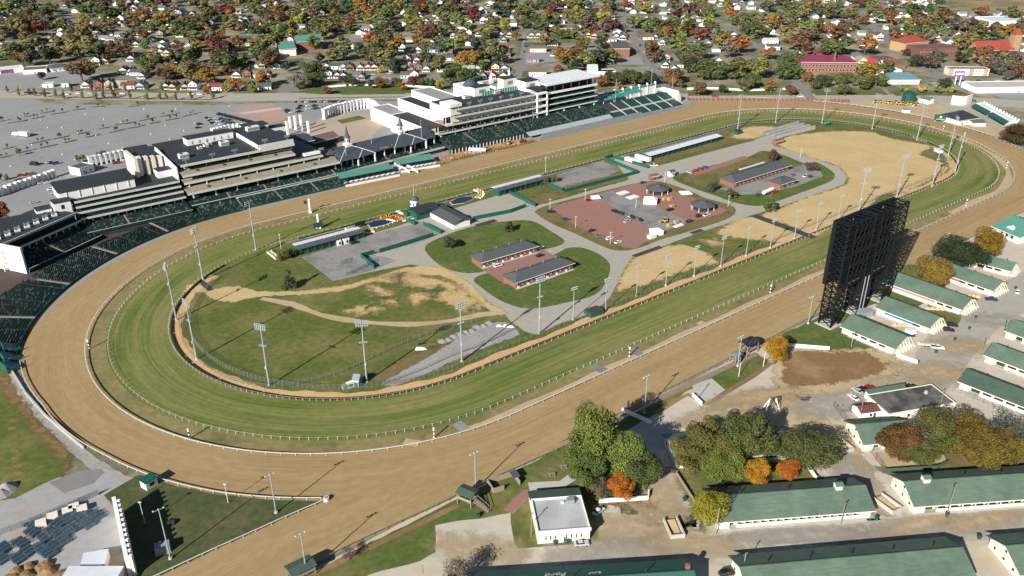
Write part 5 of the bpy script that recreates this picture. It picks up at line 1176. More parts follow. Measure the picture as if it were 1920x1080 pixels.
# ---- right-hand bleachers, aprons
t=gs('open_bleachers','open bleachers of dark green panels at the right end of the grandstand')
for i in range(6):
    u0=139+i*14.2; sk=2.2*i
    MB().hexa([(u0,177+sk*.0,3.2),(u0+13.4,177,3.2),(u0+15,191-i*.6,7.4),(u0+1.6,191-i*.6,7.4),(u0,177,3.5),(u0+13.4,177,3.5),(u0+15,191-i*.6,7.7),(u0+1.6,191-i*.6,7.7)]).build('upper_panel',m_step if i<2 else m_panel,t)
    if i<6: MB().hexa([(u0-.6,165.5,.6),(u0+12.8,165.5,.6),(u0+13.6,176,3),(u0+.2,176,3),(u0-.6,165.5,.9),(u0+12.8,165.5,.9),(u0+13.6,176,3.3),(u0+.2,176,3.3)]).build('lower_panel',m_panel,t)
    MB().hexa([(u0+13.4,165.5,.7),(u0+14,165.5,.7),(u0+15.6,191,7.6),(u0+15,191,7.6),(u0+13.4,165.5,1.1),(u0+14,165.5,1.1),(u0+15.6,191,7.9),(u0+15,191,7.9)]).build('aisle_stair',m_fascia,t)
slab(MB(),139,225,176.2,176.8,2.6,4.4).build('mid_wall',m_fascia,t); columns(t,lin_us(140,223,18),176,0,2.8,.3,m_white); slab(MB(),138,226,191.5,192,0,7.2).build('rear_wall',m_under,t)
for i,(a,b) in enumerate(((150,164),(166,182),(183,200),(186,204))): 
    t=gs('food_canopy',f'teal canopy behind the open bleachers, {ORD[i]} from the left','canopy'); slab(MB(),a,b,194+i*1.5,201+i*1.5,9.2,9.5,1.2).build('canopy',m_teal,t); columns(t,[a+.5,b-.5],195+i*1.5,0,9.2,.2,m_white)
t=gs('gate_wall','white wall with teal coping and piers behind the bleachers','wall')
for i in range(8): slab(MB(),150+i*11,160.4+i*11,214,215,0,8).build('panel',m_white,t); slab(MB(),150+i*11,160.4+i*11,213.6,215.4,8,9.2).build('coping',m_teal,t); slab(MB(),160.4+i*11,161+i*11,213.4,215.6,0,11).build('pier',m_white,t)
t=gs('stepped_wall','white stepped end wall with arch at the right end of the bleachers','wall')
for i in range(5): slab(MB(),225.5+i*1.0,226.5+i*1.0,172-i*0+2,194-i*4,0,11-i*1.6).build('step',m_white,t)
slab(MB(),214,225,193,194,0,11).build('arch_wall',m_white,t); MB().profile([(-3.4,0),(3.4,0),(3.4,4),(2.4,6),(0,7),(-2.4,6),(-3.4,4)],-.1,.1,'y').build('arch',m_tier,t,(219.5,192.88,2))
# grey concrete steps
t=gs('concrete_apron','grey stepped standing terrace beside the track before the right block','terrace')
for i in range(8): slab(MB(),44+i*1.5,168 if i>4 else 232-i*8,157.2+i*1.1,158.25+i*1.1,0,.25+i*.28).build('step',m_grey,t)
for i in range(8): slab(MB(),168.02,232-i*5,157.2+i*1.1,158.25+i*1.1,0,.22+i*.05).build('step',m_grey,t) if i>4 else None
t=gs('grey_bleacher','pale grey bleacher panels in front of the tallest block','bleachers')
for i in range(6): MB().hexa([(42+i*15.6,166.2,2.0),(57+i*15.6,166.2,2.0),(57+i*15.6,171,4.2),(42+i*15.6,171,4.2),(42+i*15.6,166.2,2.3),(57+i*15.6,166.2,2.3),(57+i*15.6,171,4.5),(42+i*15.6,171,4.5)]).build('panel',mat('pale_grey_panel',(.30,.33,.34),.7,.1),t)
slab(MB(),41.5,136,170.6,171,0,4).build('back_wall',m_under,t)
# construction strip
sheet('clay_ground',[W(-58,157.2),W(44,157.2),W(42,171),W(-30,171),W(-57,167)],.16,m_clay,world=True,jit=.6)
t=gs('site_fence','dark steel posts and braces along the clay construction strip','fence')
for i in range(34): slab(MB(),-40+i*2.3,-39.7+i*2.3,157.3,157.6,0,2.6 if i%9 else 1.2).build('post',m_under,t)
slab(MB(),-41,39,157.35,157.55,1,1.15).build('rail',m_under,t)
t=gs('storage_tank','white cylindrical tank trailer lying on the clay strip','tank'); b=MB().tube((0,0,2.1),(13,0,2.1),1.4,1.4,14).build('shell',m_white,t,(-17,168,0),-.75); MB().box(0,-1.1,.2,13,1.1,.7).build('frame',m_steel,t,(-17,168,0),-.75)
for x in (2,10.5): MB().tube((x,-1.2,.5),(x,1.2,.5),.5,.5,10).build('wheel',m_tyre,t,(-17,168,0),-.75)
loader('yellow excavator loader on the clay strip',W(20,165),TA+.4); loader('green loader on the clay strip',W(31,162.5),TA+2.9,'green'); loader('yellow loader beside the white tank',W(-4,163),TA+2)
for i in range(26):
    c=W(random.uniform(-52,40),random.uniform(158.5,168)); t=thing('soil_heap',f'small heap of orange soil on the clay strip, {i+1} of many','soil heap',c,0,'soil heaps on the clay strip'); t['label']='small heap of orange soil on the clay construction strip'; MB().cyl(0,0,0,.9,random.uniform(1.2,2.6),.3,7).build('heap',m_clay,t)
# ---- clubhouse rear complex and paddock
def block(name,label,u0,u1,v0,v1,h,win=0,floors=1,roof=None,wm=None,cat='building',aw=0):
    t=gs(name,label,cat); slab(MB(),u0,u1,v0,v1,0,h).build('wall',wm or m_white,t); slab(MB(),u0+.4,u1-.4,v0+.4,v1-.4,h+.02,h+.12).build('roof',roof or m_blackroof,t)
    for a in ((u0-.05,u1+.05,v0-.05,v0+.4),(u0-.05,u1+.05,v1-.4,v1+.05),(u0-.05,u0+.4,v0+.41,v1-.41),(u1-.4,u1+.05,v0+.41,v1-.41)): slab(MB(),*a,h,h+.8).build('parapet',wm or m_white,t)
    for f in range(floors):
        if win:
            z=h-1.8-f*4; windows(t,[u0+(k+.5)*(u1-u0)/win for k in range(win)],v0,z,1.2,1.9); nv=max(2,int((v1-v0)/4)); windows(t,[v0+(k+.5)*(v1-v0)/nv for k in range(nv)],u0,z,1.2,1.9,-1,axis='y')
    if aw:
        for z in (h-3,h-8): slab(MB(),u1-14,u1-.5,v0-2.2,v0-.02,z,z+.3,1.6).build('awning',m_teal,t)
    return t
block('club_annex','long white annex wing with round windows beside the right spire',-34,-16,197,256,13,3,2,aw=1)
block('club_annex','taller white annex with dark roof and green awnings left of the clubhouse',-14.5,-1,224,275,20,2,2,aw=1)
block('club_annex','white curved corner building with grey roof behind the annex',6,26,226,286,22,3,2,m_lot)
block('club_annex','white entrance block at the plaza corner',-30,-12,262,296,11,2,1,m_lot)
t=block('club_annex','white ornate penthouse with pale domed roof behind the clubhouse',34,52,236,262,28,3,2,m_whiteroof)
MB().cyl(43,249,28,33,7,3.5,12).cyl(43,249,33,34,3.5,.4,12).build('dome',m_blueroof,t)
block('club_annex','grey roofed rear wing with two small spires behind the clubhouse',60,92,236,262,26,4,1,m_lot)
for i,u in enumerate((66,86)):
    t=thing('small_spire','small white spire on the grey rear roof, '+('left' if i==0 else 'right'),'spire',W(u,250,26),TA); MB().box(-1.5,-1.5,.82,1.5,1.5,4).build('base',m_white,t); MB().cyl(0,0,4,12,1.6,.1,8).build('cone',m_fascia,t)
t=gs('terrace_floor','pink paved open terrace at the clubhouse corner','terrace')
for z,u0,u1 in ((12,-33,-24),(17.3,-24,-17)): slab(MB(),u0,u1,189,206,z-.3,z+.1).build('floor',m_pinkpave,t); slab(MB(),u0,u1,188.7,189,z-.3,z+1.1).build('parapet',m_white,t)
sheet('plaza',[(560,262),(600,222),(640,212),(705,215),(718,235),(700,255),(690,280),(600,296),(560,290)],.05,m_plaza)
sheet('plaza_lawn',[(631,226),(672,217),(688,222),(642,232)],.075,m_lawn)
sheet('paddock_lawn',[(600,268),(628,262),(632,272),(606,280)],.075,m_lawn,True)
t=gs('paddock_barn','long low building with dark brown pitched roof over the paddock','barn'); 
A_=G(572,281); B_=G(633,264)
t=bldg('paddock_building','long dark pitched roof over the paddock stalls behind the stands',(570,285),(634,268),13,5,'gable',3,1.2,m_under,m_brownr,cat='building')[0]
bpy.data.objects.remove(bpy.data.objects[[o.name for o in bpy.data.objects if o.name.startswith('paddock_barn')][0]])
bldg('blue_roof_hall','dark blue roofed hall between tall grandstand and paddock',(548,300),(592,292),22,12,'gable',2,.5,m_under,m_blueroof)
for i,(x,y) in enumerate(((545,240),(555,243),(566,246),(579,249),(540,254))):
    t=thing('gate_pylon',f'white gate pylon by the paddock entrance, {ORD[i]} from the left','pylon',G(x,y),TA,'white gate pylons'); MB().box(-.8,-.8,0,.8,.8,9+2*(i%3)).build('shaft',m_white,t); MB().box(-1,-1,9+2*(i%3),1,1,9.7+2*(i%3)).build('cap',m_white,t)
# arcade of white piers round the plaza
def arcade(name,label,pts,n,h=8,w=1.4,m=None,cope=None,solid=False):
    P=pxline(pts,1); tot=len(P)-1; o=P[0]; t=thing(name,label,'wall',o)
    for i in range(n):
        p=P[int(tot*i/(n-1))]; q=P[min(tot,int(tot*i/(n-1))+3)] if i<n-1 else p+(P[-1]-P[-4]); rz=math.atan2(q.y-p.y,q.x-p.x)
        MB().box(-w/2,-1.2,0,w/2,1.2,h).build('pier',m or m_white,t,p-o,rz); MB().box(-w/2-.25,-1.45,h,w/2+.25,1.45,h+.6).build('pier_cap',m or m_white,t,p-o,rz)
        if i<n-1:
            r=P[int(tot*(i+1)/(n-1))]; z=h*.72 if not solid else 0
            d=(r-p); L=d.length; MB().box(w/2,-.35,z,L-w/2,.35,h*.97).build('arch_panel',m or m_white,t,p-o,math.atan2(d.y,d.x))
            if not solid: MB().box(w/2,-.2,0,L-w/2,.2,h*.2).build('plinth',m_gpaint,t,p-o,math.atan2(d.y,d.x))
    return t
arcade('plaza_arcade','curved white arcade of tall piers round the plaza',[(608,224),(622,217),(645,211),(668,206),(690,203),(704,209)],20,8.5)
arcade('plaza_arcade','short white arcade on the right side of the plaza',[(704,209),(712,215),(716,222)],6,8)
arcade('lot_wall','white buttressed wall along the inner car park, left part',[(-10,372),(30,357),(60,347),(103,332)],14,5,1.2,solid=True)
arcade('lot_wall','white buttressed wall along the inner car park, right part',[(170,312),(200,306),(240,297)],10,7,1.2)
arcade('lot_wall','short white arcade behind the tall grandstand',[(400,256),(430,248),(455,246)],9,6,1.1)
bldg('gate_house','white gatehouse with dark roof in the gap of the buttressed wall',(152,330),(178,321),11,5,'flat',wm=m_white,rm=m_shing,win=2)
# ================================================================ VIDEO BOARD (seen from behind)
m_bsteel=mat('black_steel',(.007,.008,.010),.65,.2,.5,spec=.2)
m_galv=mat('pale_conduit',(.26,.275,.285),.5,.1)
t=thing('video_board','huge black steel truss tower carrying a video screen, seen from behind','video board',W(0,0,0),TA)
V0,V1=-156.6,-163.0; HT=52.0
def truss_tower(u0,u1,z1,parent):
    for u in(u0,u1):
        for v in(V0,V1): slab(MB(),u-.28,u+.28,min(v-.28,v+.28),v+.28,.4,z1).build('tower_chord',m_bsteel,parent)
    b=MB(); z=.6; k=0; st=2.9
    while z<z1-1:
        zz=min(z+st,z1)
        for (p,q) in (((u0,V0),(u1,V0)),((u0,V1),(u1,V1)),((u0,V0),(u0,V1)),((u1,V0),(u1,V1))):
            a,c=(p,q) if k%2 else (q,p); b.bar((a[0],a[1],z),(c[0],c[1],zz),.26); b.bar((c[0],c[1],z),(a[0],a[1],zz),.2); b.bar((p[0],p[1],zz),(q[0],q[1],zz),.28)
        z=zz; k+=1
    stuff(b.build('tower_lacing',m_bsteel,parent))
    slab(MB(),u0-1.2,u1+1.2,V1-1.2,V0+1.2,0,.4).build('footing',m_slab,parent)
truss_tower(-44,-37.5,HT,t); truss_tower(-22.5,-16,HT,t); truss_tower(-.5,6,HT,t)
slab(MB(),-44,6,V0+.5,V0+1.9,20.5,HT).build('screen_cabinet',m_bsteel,t); slab(MB(),-43.7,5.7,V0+1.92,V0+2.0,20.8,HT-.3).build('screen_face',mat('dark_screen',(.01,.01,.012),.25,.1,spec=.5),t)
for k in range(10):
    z=21+k*3.2; slab(MB(),-37,-.9,V1+1,V0-.2,z,z+.16).build('catwalk',m_bsteel,t)
    b=MB(); slab(b,-37,-.9,V1+.9,V1+1.0,z+1.1,z+1.2); slab(b,-37,-.9,V1-.15,V1+.15,z-.3,z+.05); b.build('handrail',m_bsteel,t)
    for i in range(3): slab(MB(),-34+i*13+random.uniform(0,2),-32.6+i*13+random.uniform(0,2),V0-1.2,V0-.9,z+.6,z+1.2).build('equipment_box',m_galv,t)
b=MB()
for x0,x1 in((-37.5,-22.5),(-16,-.5)):
    n=4
    for i in range(n):
        ua,ub=x0+(x1-x0)*i/n,x0+(x1-x0)*(i+1)/n
        for k in range(5):
            z=21+k*6.2; b.bar((ua,V1,z),(ub,V1,z+6.2),.2); b.bar((ub,V1,z),(ua,V1,z+6.2),.2)
        b.bar((ua,V1,21),(ua,V1,HT),.24)
stuff(b.build('rear_lacing',m_bsteel,t))
for z in(20.6,36,HT-.3): slab(MB(),-44,6,V1-.25,V1+.25,z-.3,z+.3).build('ring_beam',m_bsteel,t)
for i in range(12): slab(MB(),-43+i*4.2,-42.4+i*4.2,V1,V0,HT,HT+.3).build('top_joist',m_bsteel,t)
for x0,x1 in((-36,-26),(-14,-4)): slab(MB(),x0,x1,V1-.1,V1+.6,20.2,20.9).build('cable_tray',m_galv,t)
for u in(-21.5,-18.5): MB().tube((u,V1-.5,1),(u,V1-.5,20.6),.22,.22,8).build('conduit',m_galv,t)
t=thing('equipment_cage','galvanised box cage standing at the foot of the video board','cage',G(1611,598),TA-.45); MB().box(0,0,0,8,5,.2).build('slab',m_slab,t); MB().box(.4,.5,.2,7.6,4.5,2.9).build('cabinet',m_steel,t); MB().box(.2,.3,2.9,7.8,4.7,3.05).build('roof',m_galv,t)
for x in(0,2.6,5.2,8): MB().box(x-.06,-.06,0,x+.06,.06,3.2).build('post',m_galv,t)
# ================================================================ BARNS
m_pinkband=mat('pink_band',(.52,.16,.19),.6,.06); m_blueband=mat('blue_band',(.02,.17,.27),.6,.06); m_redband=mat('red_band',(.45,.06,.08),.6,.06)
m_stall=mat('stall_dark',(.03,.028,.025),.9,.2)
m_creamw=mat('barn_white',(.70,.65,.55),.75,.07,.4)
def barn(label,A,B,d,eave=3.4,rh=3.6,rm=None,gal='open',band=None,nst=None,over=1.0,world=False,vents=3,cup=None,awn=True,winl=True,porch=False):
    A=Vector(A) if world else G(*A); B=Vector(B) if world else G(*B); rz,L=frame(A,B); t=thing('stable_barn',label,'barn',A,rz); rm=rm or m_groof
    b=MB().box(0,1.6,0,L,d-.2,eave)
    for x in(0,L): b.profile([(0,eave-.3),(d,eave-.3),(d/2,eave+rh-.1)],x if x==0 else x-.35,x+.35 if x==0 else x)
    b.box(-.02,-.02,0,3.6,1.62,eave-.05); b.box(L-3.6,-.02,0,L+.02,1.62,eave-.05); b.build('wall',m_creamw,t)
    r=gable_roof(L,d,eave,rh,over,0,.22).build('roof',rm,t); MB().box(-over,d/2-.22,eave+rh+.18,L+over,d/2+.22,eave+rh+.34).build('ridge_cap',rm,r); MB().box(-over,-over-.1,eave-.16,L+over,-over-.005,eave+.16).build('fascia',m_creamw,r)
    for i in range(vents):
        x=L*(i+.6)/(vents+.2); MB().cyl(x,d/2+1.1,eave+rh-.7,eave+rh+.9,.24,.24,8).build('roof_vent',m_stall,r)
    if cup is not None:
        x=L*cup; o=MB().box(x-1.1,d/2-1.1,eave+rh-.2,x+1.1,d/2+1.1,eave+rh+1.5).build('cupola',m_creamw,r); gable_roof(2.2,2.2,0,.6,.3).build('cupola_roof',rm,o,(x-1.1,d/2-1.1,eave+rh+1.5))
    n=nst or max(3,int((L-7.2)/4.2)); w=(L-7.2)/n; hw=MB().box(.1,0,0,w-.1,.16,1.35).mesh('half_wall',m_creamw); ps=MB().box(-.12,-.06,0,.12,.2,eave-.05).mesh('gallery_post',m_creamw); op=MB().box(.5,0,0,w-.5,.06,2.3).mesh('stall_door',m_stall)
    for i in range(n):
        x=3.6+i*w; put('gallery_post',ps,t,(x,0,0)); put('stall_door',op,t,(x,1.53,.1))
        if not(i==0 and gal=='open'): put('half_wall',hw,t,(x,0,0))
    if band: MB().box(4,-.12,1.5,L*band[1],-.02,eave-.35).build('painted_band',band[0],t)
    MB().box(3.6,-1.2,.0,L-3.6,-.05,.14).build('apron',m_slab,t)
    if winl:
        for e,f in((0,-1),(L,1)):
            windows(t,[d*.2,d*.5,d*.8],e,1.9,.9,1.0,f,m_creamw,axis='y'); windows(t,[d*.5],e,eave+rh*.4,.9,.9,f,m_creamw,axis='y')
    if porch:
        for k in range(6): MB().bar((L+over*.3,d*(.12+.15*k),eave+1.2-abs(k-2.5)*.2),(L+3.2,d*(.12+.15*k),.1),.18).build('end_prop',m_creamw,t)
        MB().box(L+.1,d*.1,0,L+2.4,d*.9,.5).build('end_step',m_creamw,t)
    return t,rz,L
tq=m_groof
barn('green roofed barn with plain wall, lowest of the row beside the video board',(1578,624),(1673,664),16,3.2,3.4,porch=True,gal='closed')
barn('green roofed barn with bright blue painted band beside parked black cars',(1643,588),(1737,625),15,3.2,3.2,band=(m_blueband,.72),porch=True,gal='closed')
barn('long green roofed barn with pink painted band below the orange round tree',(1660,540),(1798,590),16,3.2,3.4,band=(m_pinkband,.66),porch=True,gal='closed')
barn('green roofed barn with short red band below the dark round tree',(1762,521),(1857,555),14.5,3.2,3.2,band=(m_redband,.38),porch=True,gal='closed')
barn('green roofed barn at the upper end of the row below the orange tree',(1815,498),(1890,518),12,3.2,2.8,porch=True)
t,rz,L=barn('large green roofed barn with white dormer at the far right edge',(1860,437),(1908,457),30,4,4.5,m_tealm)
MB().profile([(-.1,0),(6,0),(3,2.2)],0,2.5,'y').build('dormer',m_white,t,(5,3,4.9))
barn('green roofed barn at the right edge beside a leaning utility pole, upper one',(1884,632),(1965,662),14,3.2,3.2)
barn('green roofed barn at the right edge, middle one below its pole',(1846,678),(1965,724),14,3.2,3.2)
barn('long green roofed barn at the right edge nearest the black roofed office',(1798,728),(1990,804),13,3.2,3,m_gdark)
barn('big green roofed barn with white cupola in the lower middle',(1346,992),(1631,970),15.1,3.4,3.6,cup=.83,vents=3,nst=17)
barn('big green roofed barn with white left gable at the lower right',(1712,963),(2010,942),14.8,3.6,3.7,cup=.12,vents=4)
def from_back(Ab,Bb,d,eave):
    a=G(*Ab,eave); b=G(*Bb,eave); a.z=b.z=0; u=(b-a).normalized(); n=Vector((u.y,-u.x,0)); return a+n*d+u*0, b+n*d
A_,B_=from_back((1373,1046),(1768,1011.5),15.1,3.4); barn('largest green roofed barn cut by the bottom edge',A_,B_,15.1,3.4,3.6,world=True,vents=5)
A_,B_=from_back((846,1081),(1281,1053),15.1,3.4); tb,rzb,Lb=barn('dark green roofed barn with roof lettering at the bottom edge',A_,B_,15.1,3.4,3.6,mat('teal_green_roof',(.035,.11,.085),.75,.1,.4),world=True,vents=3)
MB().box(Lb-1.3,8.4,6.2,Lb-.1,9.6,8.3).build('chimney',m_brick,tb)
def roof_text(body,x,y,size,shear=0):
    cu=bpy.data.curves.new('t','FONT'); cu.body=body; cu.size=size; cu.extrude=.015; cu.align_x='CENTER'; cu.shear=shear
    so=bpy.data.objects.new('tmp',cu); C.objects.link(so); me=bpy.data.meshes.new_from_object(so.evaluated_get(bpy.context.evaluated_depsgraph_get())); bpy.data.objects.remove(so); me.materials.clear(); me.materials.append(m_white)
    o=put('roof_lettering',me,tb); sl=math.atan2(3.6,15.1/2+1.0); yb=15.1+1-y; o.location=(x,yb,3.4+3.6*(y/(15.1/2+1))+.28); o.rotation_euler=(sl,0,math.pi); return o
roof_text('BUILT',Lb*.60,5.2,1.5); roof_text('Ford',Lb*.44,4.2,3.4,.3); roof_text('TOUGH',Lb*.28,5.0,1.5)
A_,B_=from_back((1857,1008),(2100,990),15.1,3.4); barn('green roofed barn with white left gable at the bottom right corner',A_,B_,15.1,3.4,3.6,world=True)
barn('green roofed barn half hidden by trees in the grove',(1268,879),(1478,861),15,3.4,3.4,vents=3)
barn('green roofed barn with white gable beside the sandy lane, under autumn trees',(1618,846),(1705,838),13.5,3.4,3.6,vents=1)
# office with flat roof
t,rz,L=bldg('track_office','flat roofed cream office with green lean-to roof behind','' or (1008,1020.5),(1105.5,1012.5),15.5,4.6,'flat',wm=m_cream,rm=mat('membrane_roof',(.42,.425,.43),.8,.1,.3,col2=(.34,.34,.34),bigscale=.15),win=0,parapet=.7,trim=m_white)
windows(t,[2.6,4.1,5.6,9.2,10.8,12.4,14],0,2.4,.35,1.6,-1,m_cream); MB().box(6.7,-.12,0,8.4,-.02,2.5).build('entrance',m_white,t)
MB().hexa([(-.4,15.55,4.6),(L+.4,15.55,4.6),(L+.4,21.6,3.1),(-.4,21.6,3.1),(-.4,15.55,4.95),(L+.4,15.55,4.95),(L+.4,21.6,3.45),(-.4,21.6,3.45)]).build('lean_to_roof',m_gdark,t); MB().box(0,15.55,0,L,21,3.0).build('rear_wall',m_white,t)
MB().box(-.3,-.3,4.15,L+.3,-.02,5.4).build('fascia_band',m_white,t); MB().box(11.5,12.2,4.75,14,14,6.2).build('roof_unit',m_steel,t); MB().box(9.6,12.6,4.75,10.6,13.4,5.3).build('roof_fan',m_cream,t)
# flat black roofed office by the grove
t,rz,L=bldg('grove_office','black flat roofed office with green pitched front, behind the autumn grove',(1663,793),(1788,771),14,3.8,'flat',wm=m_cream,rm=mat('stained_black_roof',(.055,.052,.05),.85,.3,.4,col2=(.13,.12,.11),bigscale=.12),win=5,parapet=.35)
MB().hexa([(2,14.05,3.4),(L*.62,14.05,3.4),(L*.62,18,3.4),(2,18,3.4),(2,15.8,5.2),(L*.62,15.8,5.2),(L*.62,16.2,5.2),(2,16.2,5.2)]).build('green_roof',m_gdark,t); MB().box(2.3,14.05,0,L*.6,17.6,3.3).build('front_wall',m_cream,t); MB().cyl(L*.78,9,3.9,5.2,.9,.6,10).build('dish',m_galv,t)
bldg('red_roof_shed','little white shed with dark red roof by the sandy lane',(1613,786),(1650,781),6,2.6,'gable',1.3,.3,m_white,mat('dark_red_roof',(.13,.045,.04),.8,.12),cat='shed',win=1)
# small structures by the track
def kiosk(name,label,x,y,w,d,h,rm,wm,steps=False,rz=TA):
    t=thing(name,label,'stand',G(x,y),rz)
    for xx in(-w/2,w/2):
        for yy in(-d/2,d/2): MB().box(xx-.15,yy-.15,0,xx+.15,yy+.15,h).build('post',wm,t)
    MB().box(-w/2,-d/2,h*.45,w/2,d/2,h*.5).build('platform',m_wood,t); gable_roof(w,d,h,.7,.6).build('roof',rm,t,(-w/2,-d/2,0)); MB().box(-w/2,-d/2-.05,h*.5,w/2,-d/2+.05,h*.5+1).build('parapet',wm,t)
    if steps:
        for i in range(7): MB().box(w/2-.2+i*.9,-1,h*.45-i*h*.065,w/2+.7+i*.9,1,h*.5-i*h*.065).build('step',m_wood,t)
        MB().bar((w/2,-1,h*.9),(w/2+6.3,-1,.9),.15).build('handrail',wm,t); MB().bar((w/2,1,h*.9),(w/2+6.3,1,.9),.15).build('handrail',wm,t)
    return t
kiosk('starter_stand','green roofed wooden stand with stair beside the chute',877,942,5.4,4.2,4.6,m_gdark,m_wood,True,TA-1.2)
kiosk('viewing_stand','dark roofed grey viewing stand beside the golden tree at the track',1402,662,7.5,4.5,5.8,m_blackroof,m_wood,True,TA+3.14)
kiosk('viewing_stand','lower open steps of the grey viewing stand near the rail',1378,678,3.5,3,3.6,m_steel,m_wood,False,TA)
kiosk('starter_stand','green roofed hut at the bottom edge beside the chute rail',566,1078,7,4.5,3.6,m_gdark,m_wood,False,TA)
t=thing('rail_hut','small white hut with green roof on the grass triangle','hut',G(281,911),TA+.3); MB().box(-2.2,-1.8,0,2.2,1.8,3.2).build('wall',m_white,t); MB().box(-2.5,-2.1,3.2,2.5,2.1,3.5).build('roof',m_gpaint,t); MB().box(-.9,-1.86,1.2,.9,-1.81,2.4).build('window',m_glass,t)
t=thing('horse_pen','open wooden walled horse pen beside the starter stand','pen',G(944,908),TA-.25)
for a,b in(((-5,-3),(-5,2.5)),((-5,2.5),(5,2.5)),((5,-3),(5,2.5)),((-5,-3),(-1,-3))): MB().bar((a[0],a[1],1.1),(b[0],b[1],1.1),.2,2.2).build('wall',m_wood,t)
MB().box(3.4,-1,2.2,6,2.8,2.5).build('canopy',m_shing,t)
for i,(x,y) in enumerate(((1035,891),(1057,876))):
    t=thing('picnic_table','wooden picnic table on the lawn behind the office, '+('left' if i==0 else 'right'),'table',G(x,y),.1); MB().box(-1.2,-.45,.75,1.2,.45,.85).build('top',m_wood,t)
    for yy in(-1,1): MB().box(-1.2,yy*.95-.15,.42,1.2,yy*.95+.15,.5).build('bench',m_wood,t)
    for xx in(-.9,.9): MB().box(xx-.06,-.9,0,xx+.06,.9,.74).build('leg',m_wood,t)
def wall_run(label,pts,h=1.6,m=None,th=.35,name='white_wall'):
    P=[G(*p) for p in pts]; t=thing(name,label,'wall',P[0])
    for a,c in zip(P,P[1:]):
        rz,L=frame(a,c); n=max(1,int(L/3.2))
        me=MB().box(.02,-th/2,0,L/n-.02,th/2,h).mesh('panel',m or m_white)
        for i in range(n): put('panel',me,t,a.lerp(c,i/n)-P[0],rz)
        MB().box(0,-th/2-.06,h,L,th/2+.06,h+.1).build('coping',m or m_white,t,a-P[0],rz)
for lb,pts in (('white low wall in front of the orange shrub',[(1123,943),(1215,937),(1216,925)]),('white low wall at the training ring beside the golden tree',[(1478,650),(1555,656)]),('white low wall at the end of the lowest barn',[(1681,668),(1720,682)]),('white low wall in the shade of the big tree',[(1166,771),(1222,796)]),('white low wall beside the orange tree in the grove',[(1513,876),(1530,900)]),('white pale wall by the concrete pad',[(1298,743),(1316,760)])): wall_run(lb,pts)
panel_fence('dark wooden fence along the sandy lane by the grove',[(1268,890),(1305,948)],1.5,m_wood,'wood_fence',2.6)
panel_fence('dark green screen fence round the sandy lot',[(1658,886),(1755,880),(1776,870)],1.8,m_gdark,'screen_fence',3)
wire_fence('wire fence along the lane beside the white gabled barn',[(1562,762),(1600,812),(1640,860),(1658,886)],2.2,3)
wire_fence('wire fence at the foot of the long right-hand barn',[(1800,738),(1860,764),(1925,792)],2.2,3)
# muck pits
def pit(label,x,y,rz):
    t=thing('muck_pit',label,'muck pit',G(x,y),rz)
    MB().box(-2.4,-4,0,-2,4,1.6).build('side_wall',m_slab,t); MB().box(2,-4,0,2.4,4,1.6).build('side_wall',m_slab,t); MB().box(-2.4,-4.4,0,2.4,-4.02,1.6).build('end_wall',m_slab,t); MB().hexa([(-1.9,-3.9,.02),(1.9,-3.9,.02),(1.9,5,.02),(-1.9,5,.02),(-1.2,-3.4,.5),(1.2,-3.4,.5),(1.4,3.4,1),(-1.4,3.4,1)]).build('straw_heap',m_straw,t)
pit('concrete muck pit with straw on the pavement left of the yellow tree',1263,992,R_(8)); pit('concrete muck pit with straw between the two big barns',1662,947,R_(28)); pit('concrete muck pit beside the lane at the grove',1576,836,R_(20))
for i,(x,y) in enumerate(((1232+475,640),(1690,618),(1845,545),(1880,520),(1746,612))):
    t=thing('straw_heap','heap of golden straw between barns, '+ORD[i]+' listed from the lowest barn','straw heap',G((1690,1724,1820,1868,1752)[i],(610,583,556,527,580)[i]),TA-.8,'straw heaps between the barns'); 
    for k in range(4): MB().cyl(k*2.2-3,random.uniform(-.4,.4),.02,1.1,1.6,.5,9).build('heap',m_straw,t)
# bins
for i,(x,y) in enumerate(((1283,939),(1296,973),(1440,1070),(1643,975),(1775,968),(1835,1010),(1125,957),(1041,1020),(1065,1018),(896,970),(1720,681),(1754,662),(1790,638),(1817,618),(1829,597),(1904,542))):
    t=thing('green_bin','green wheeled rubbish bin standing in the stable yard','bin',G(x,y),random.uniform(0,3),'green bins of the stable yard'); MB().hexa([(-.45,-.4,.1),(.45,-.4,.1),(.45,.4,.1),(-.45,.4,.1),(-.6,-.55,1.3),(.6,-.55,1.3),(.6,.55,1.3),(-.6,.55,1.3)]).build('body',m_gpaint,t); MB().box(-.65,-.6,1.3,.65,.6,1.42).build('lid',m_gpaint,t)
# utility poles
for lb,x,y,h,m in (('pale pole beside the flat roofed office',996,1006,10,m_wood),('white pole beside the yellow tree',1342,1001,11,m_galv),('wooden pole before the big cupola barn',1576,983,9,m_wood),('dark pole at the corner of the white gabled barn',1775,966,12,m_wood),('pole with lamp at the bottom barn gable',1392,1078,9,m_galv),('dark leaning pole left of the longest right-hand barn',1797,722,8,m_wood),('dark pole at the middle right-hand barn',1842,664,9,m_wood),('dark pole at the upper right-hand barn',1882,630,9,m_wood),('dark utility pole with transformer beside the black roofed office',1760,770,10,m_wood),('thin pole on the lawn below the viewing stand',1385,706,7,m_cream),('thin pole beside the golden tree',1431,687,7,m_cream),('thin pole by the white low wall on the pad',1308,748,7,m_steel),('tall twin pole frame before the lowest barn',1596,650,8,m_galv),('thin pole in the car corner by the grove office',1612,783,8,m_wood)):
    t=thing('utility_pole',lb,'pole',G(x,y),TA); MB().cyl(0,0,0,h,.17,.12,7).build('shaft',m,t); MB().box(-1.1,-.07,h-.7,1.1,.07,h-.55).build('crossarm',m,t)
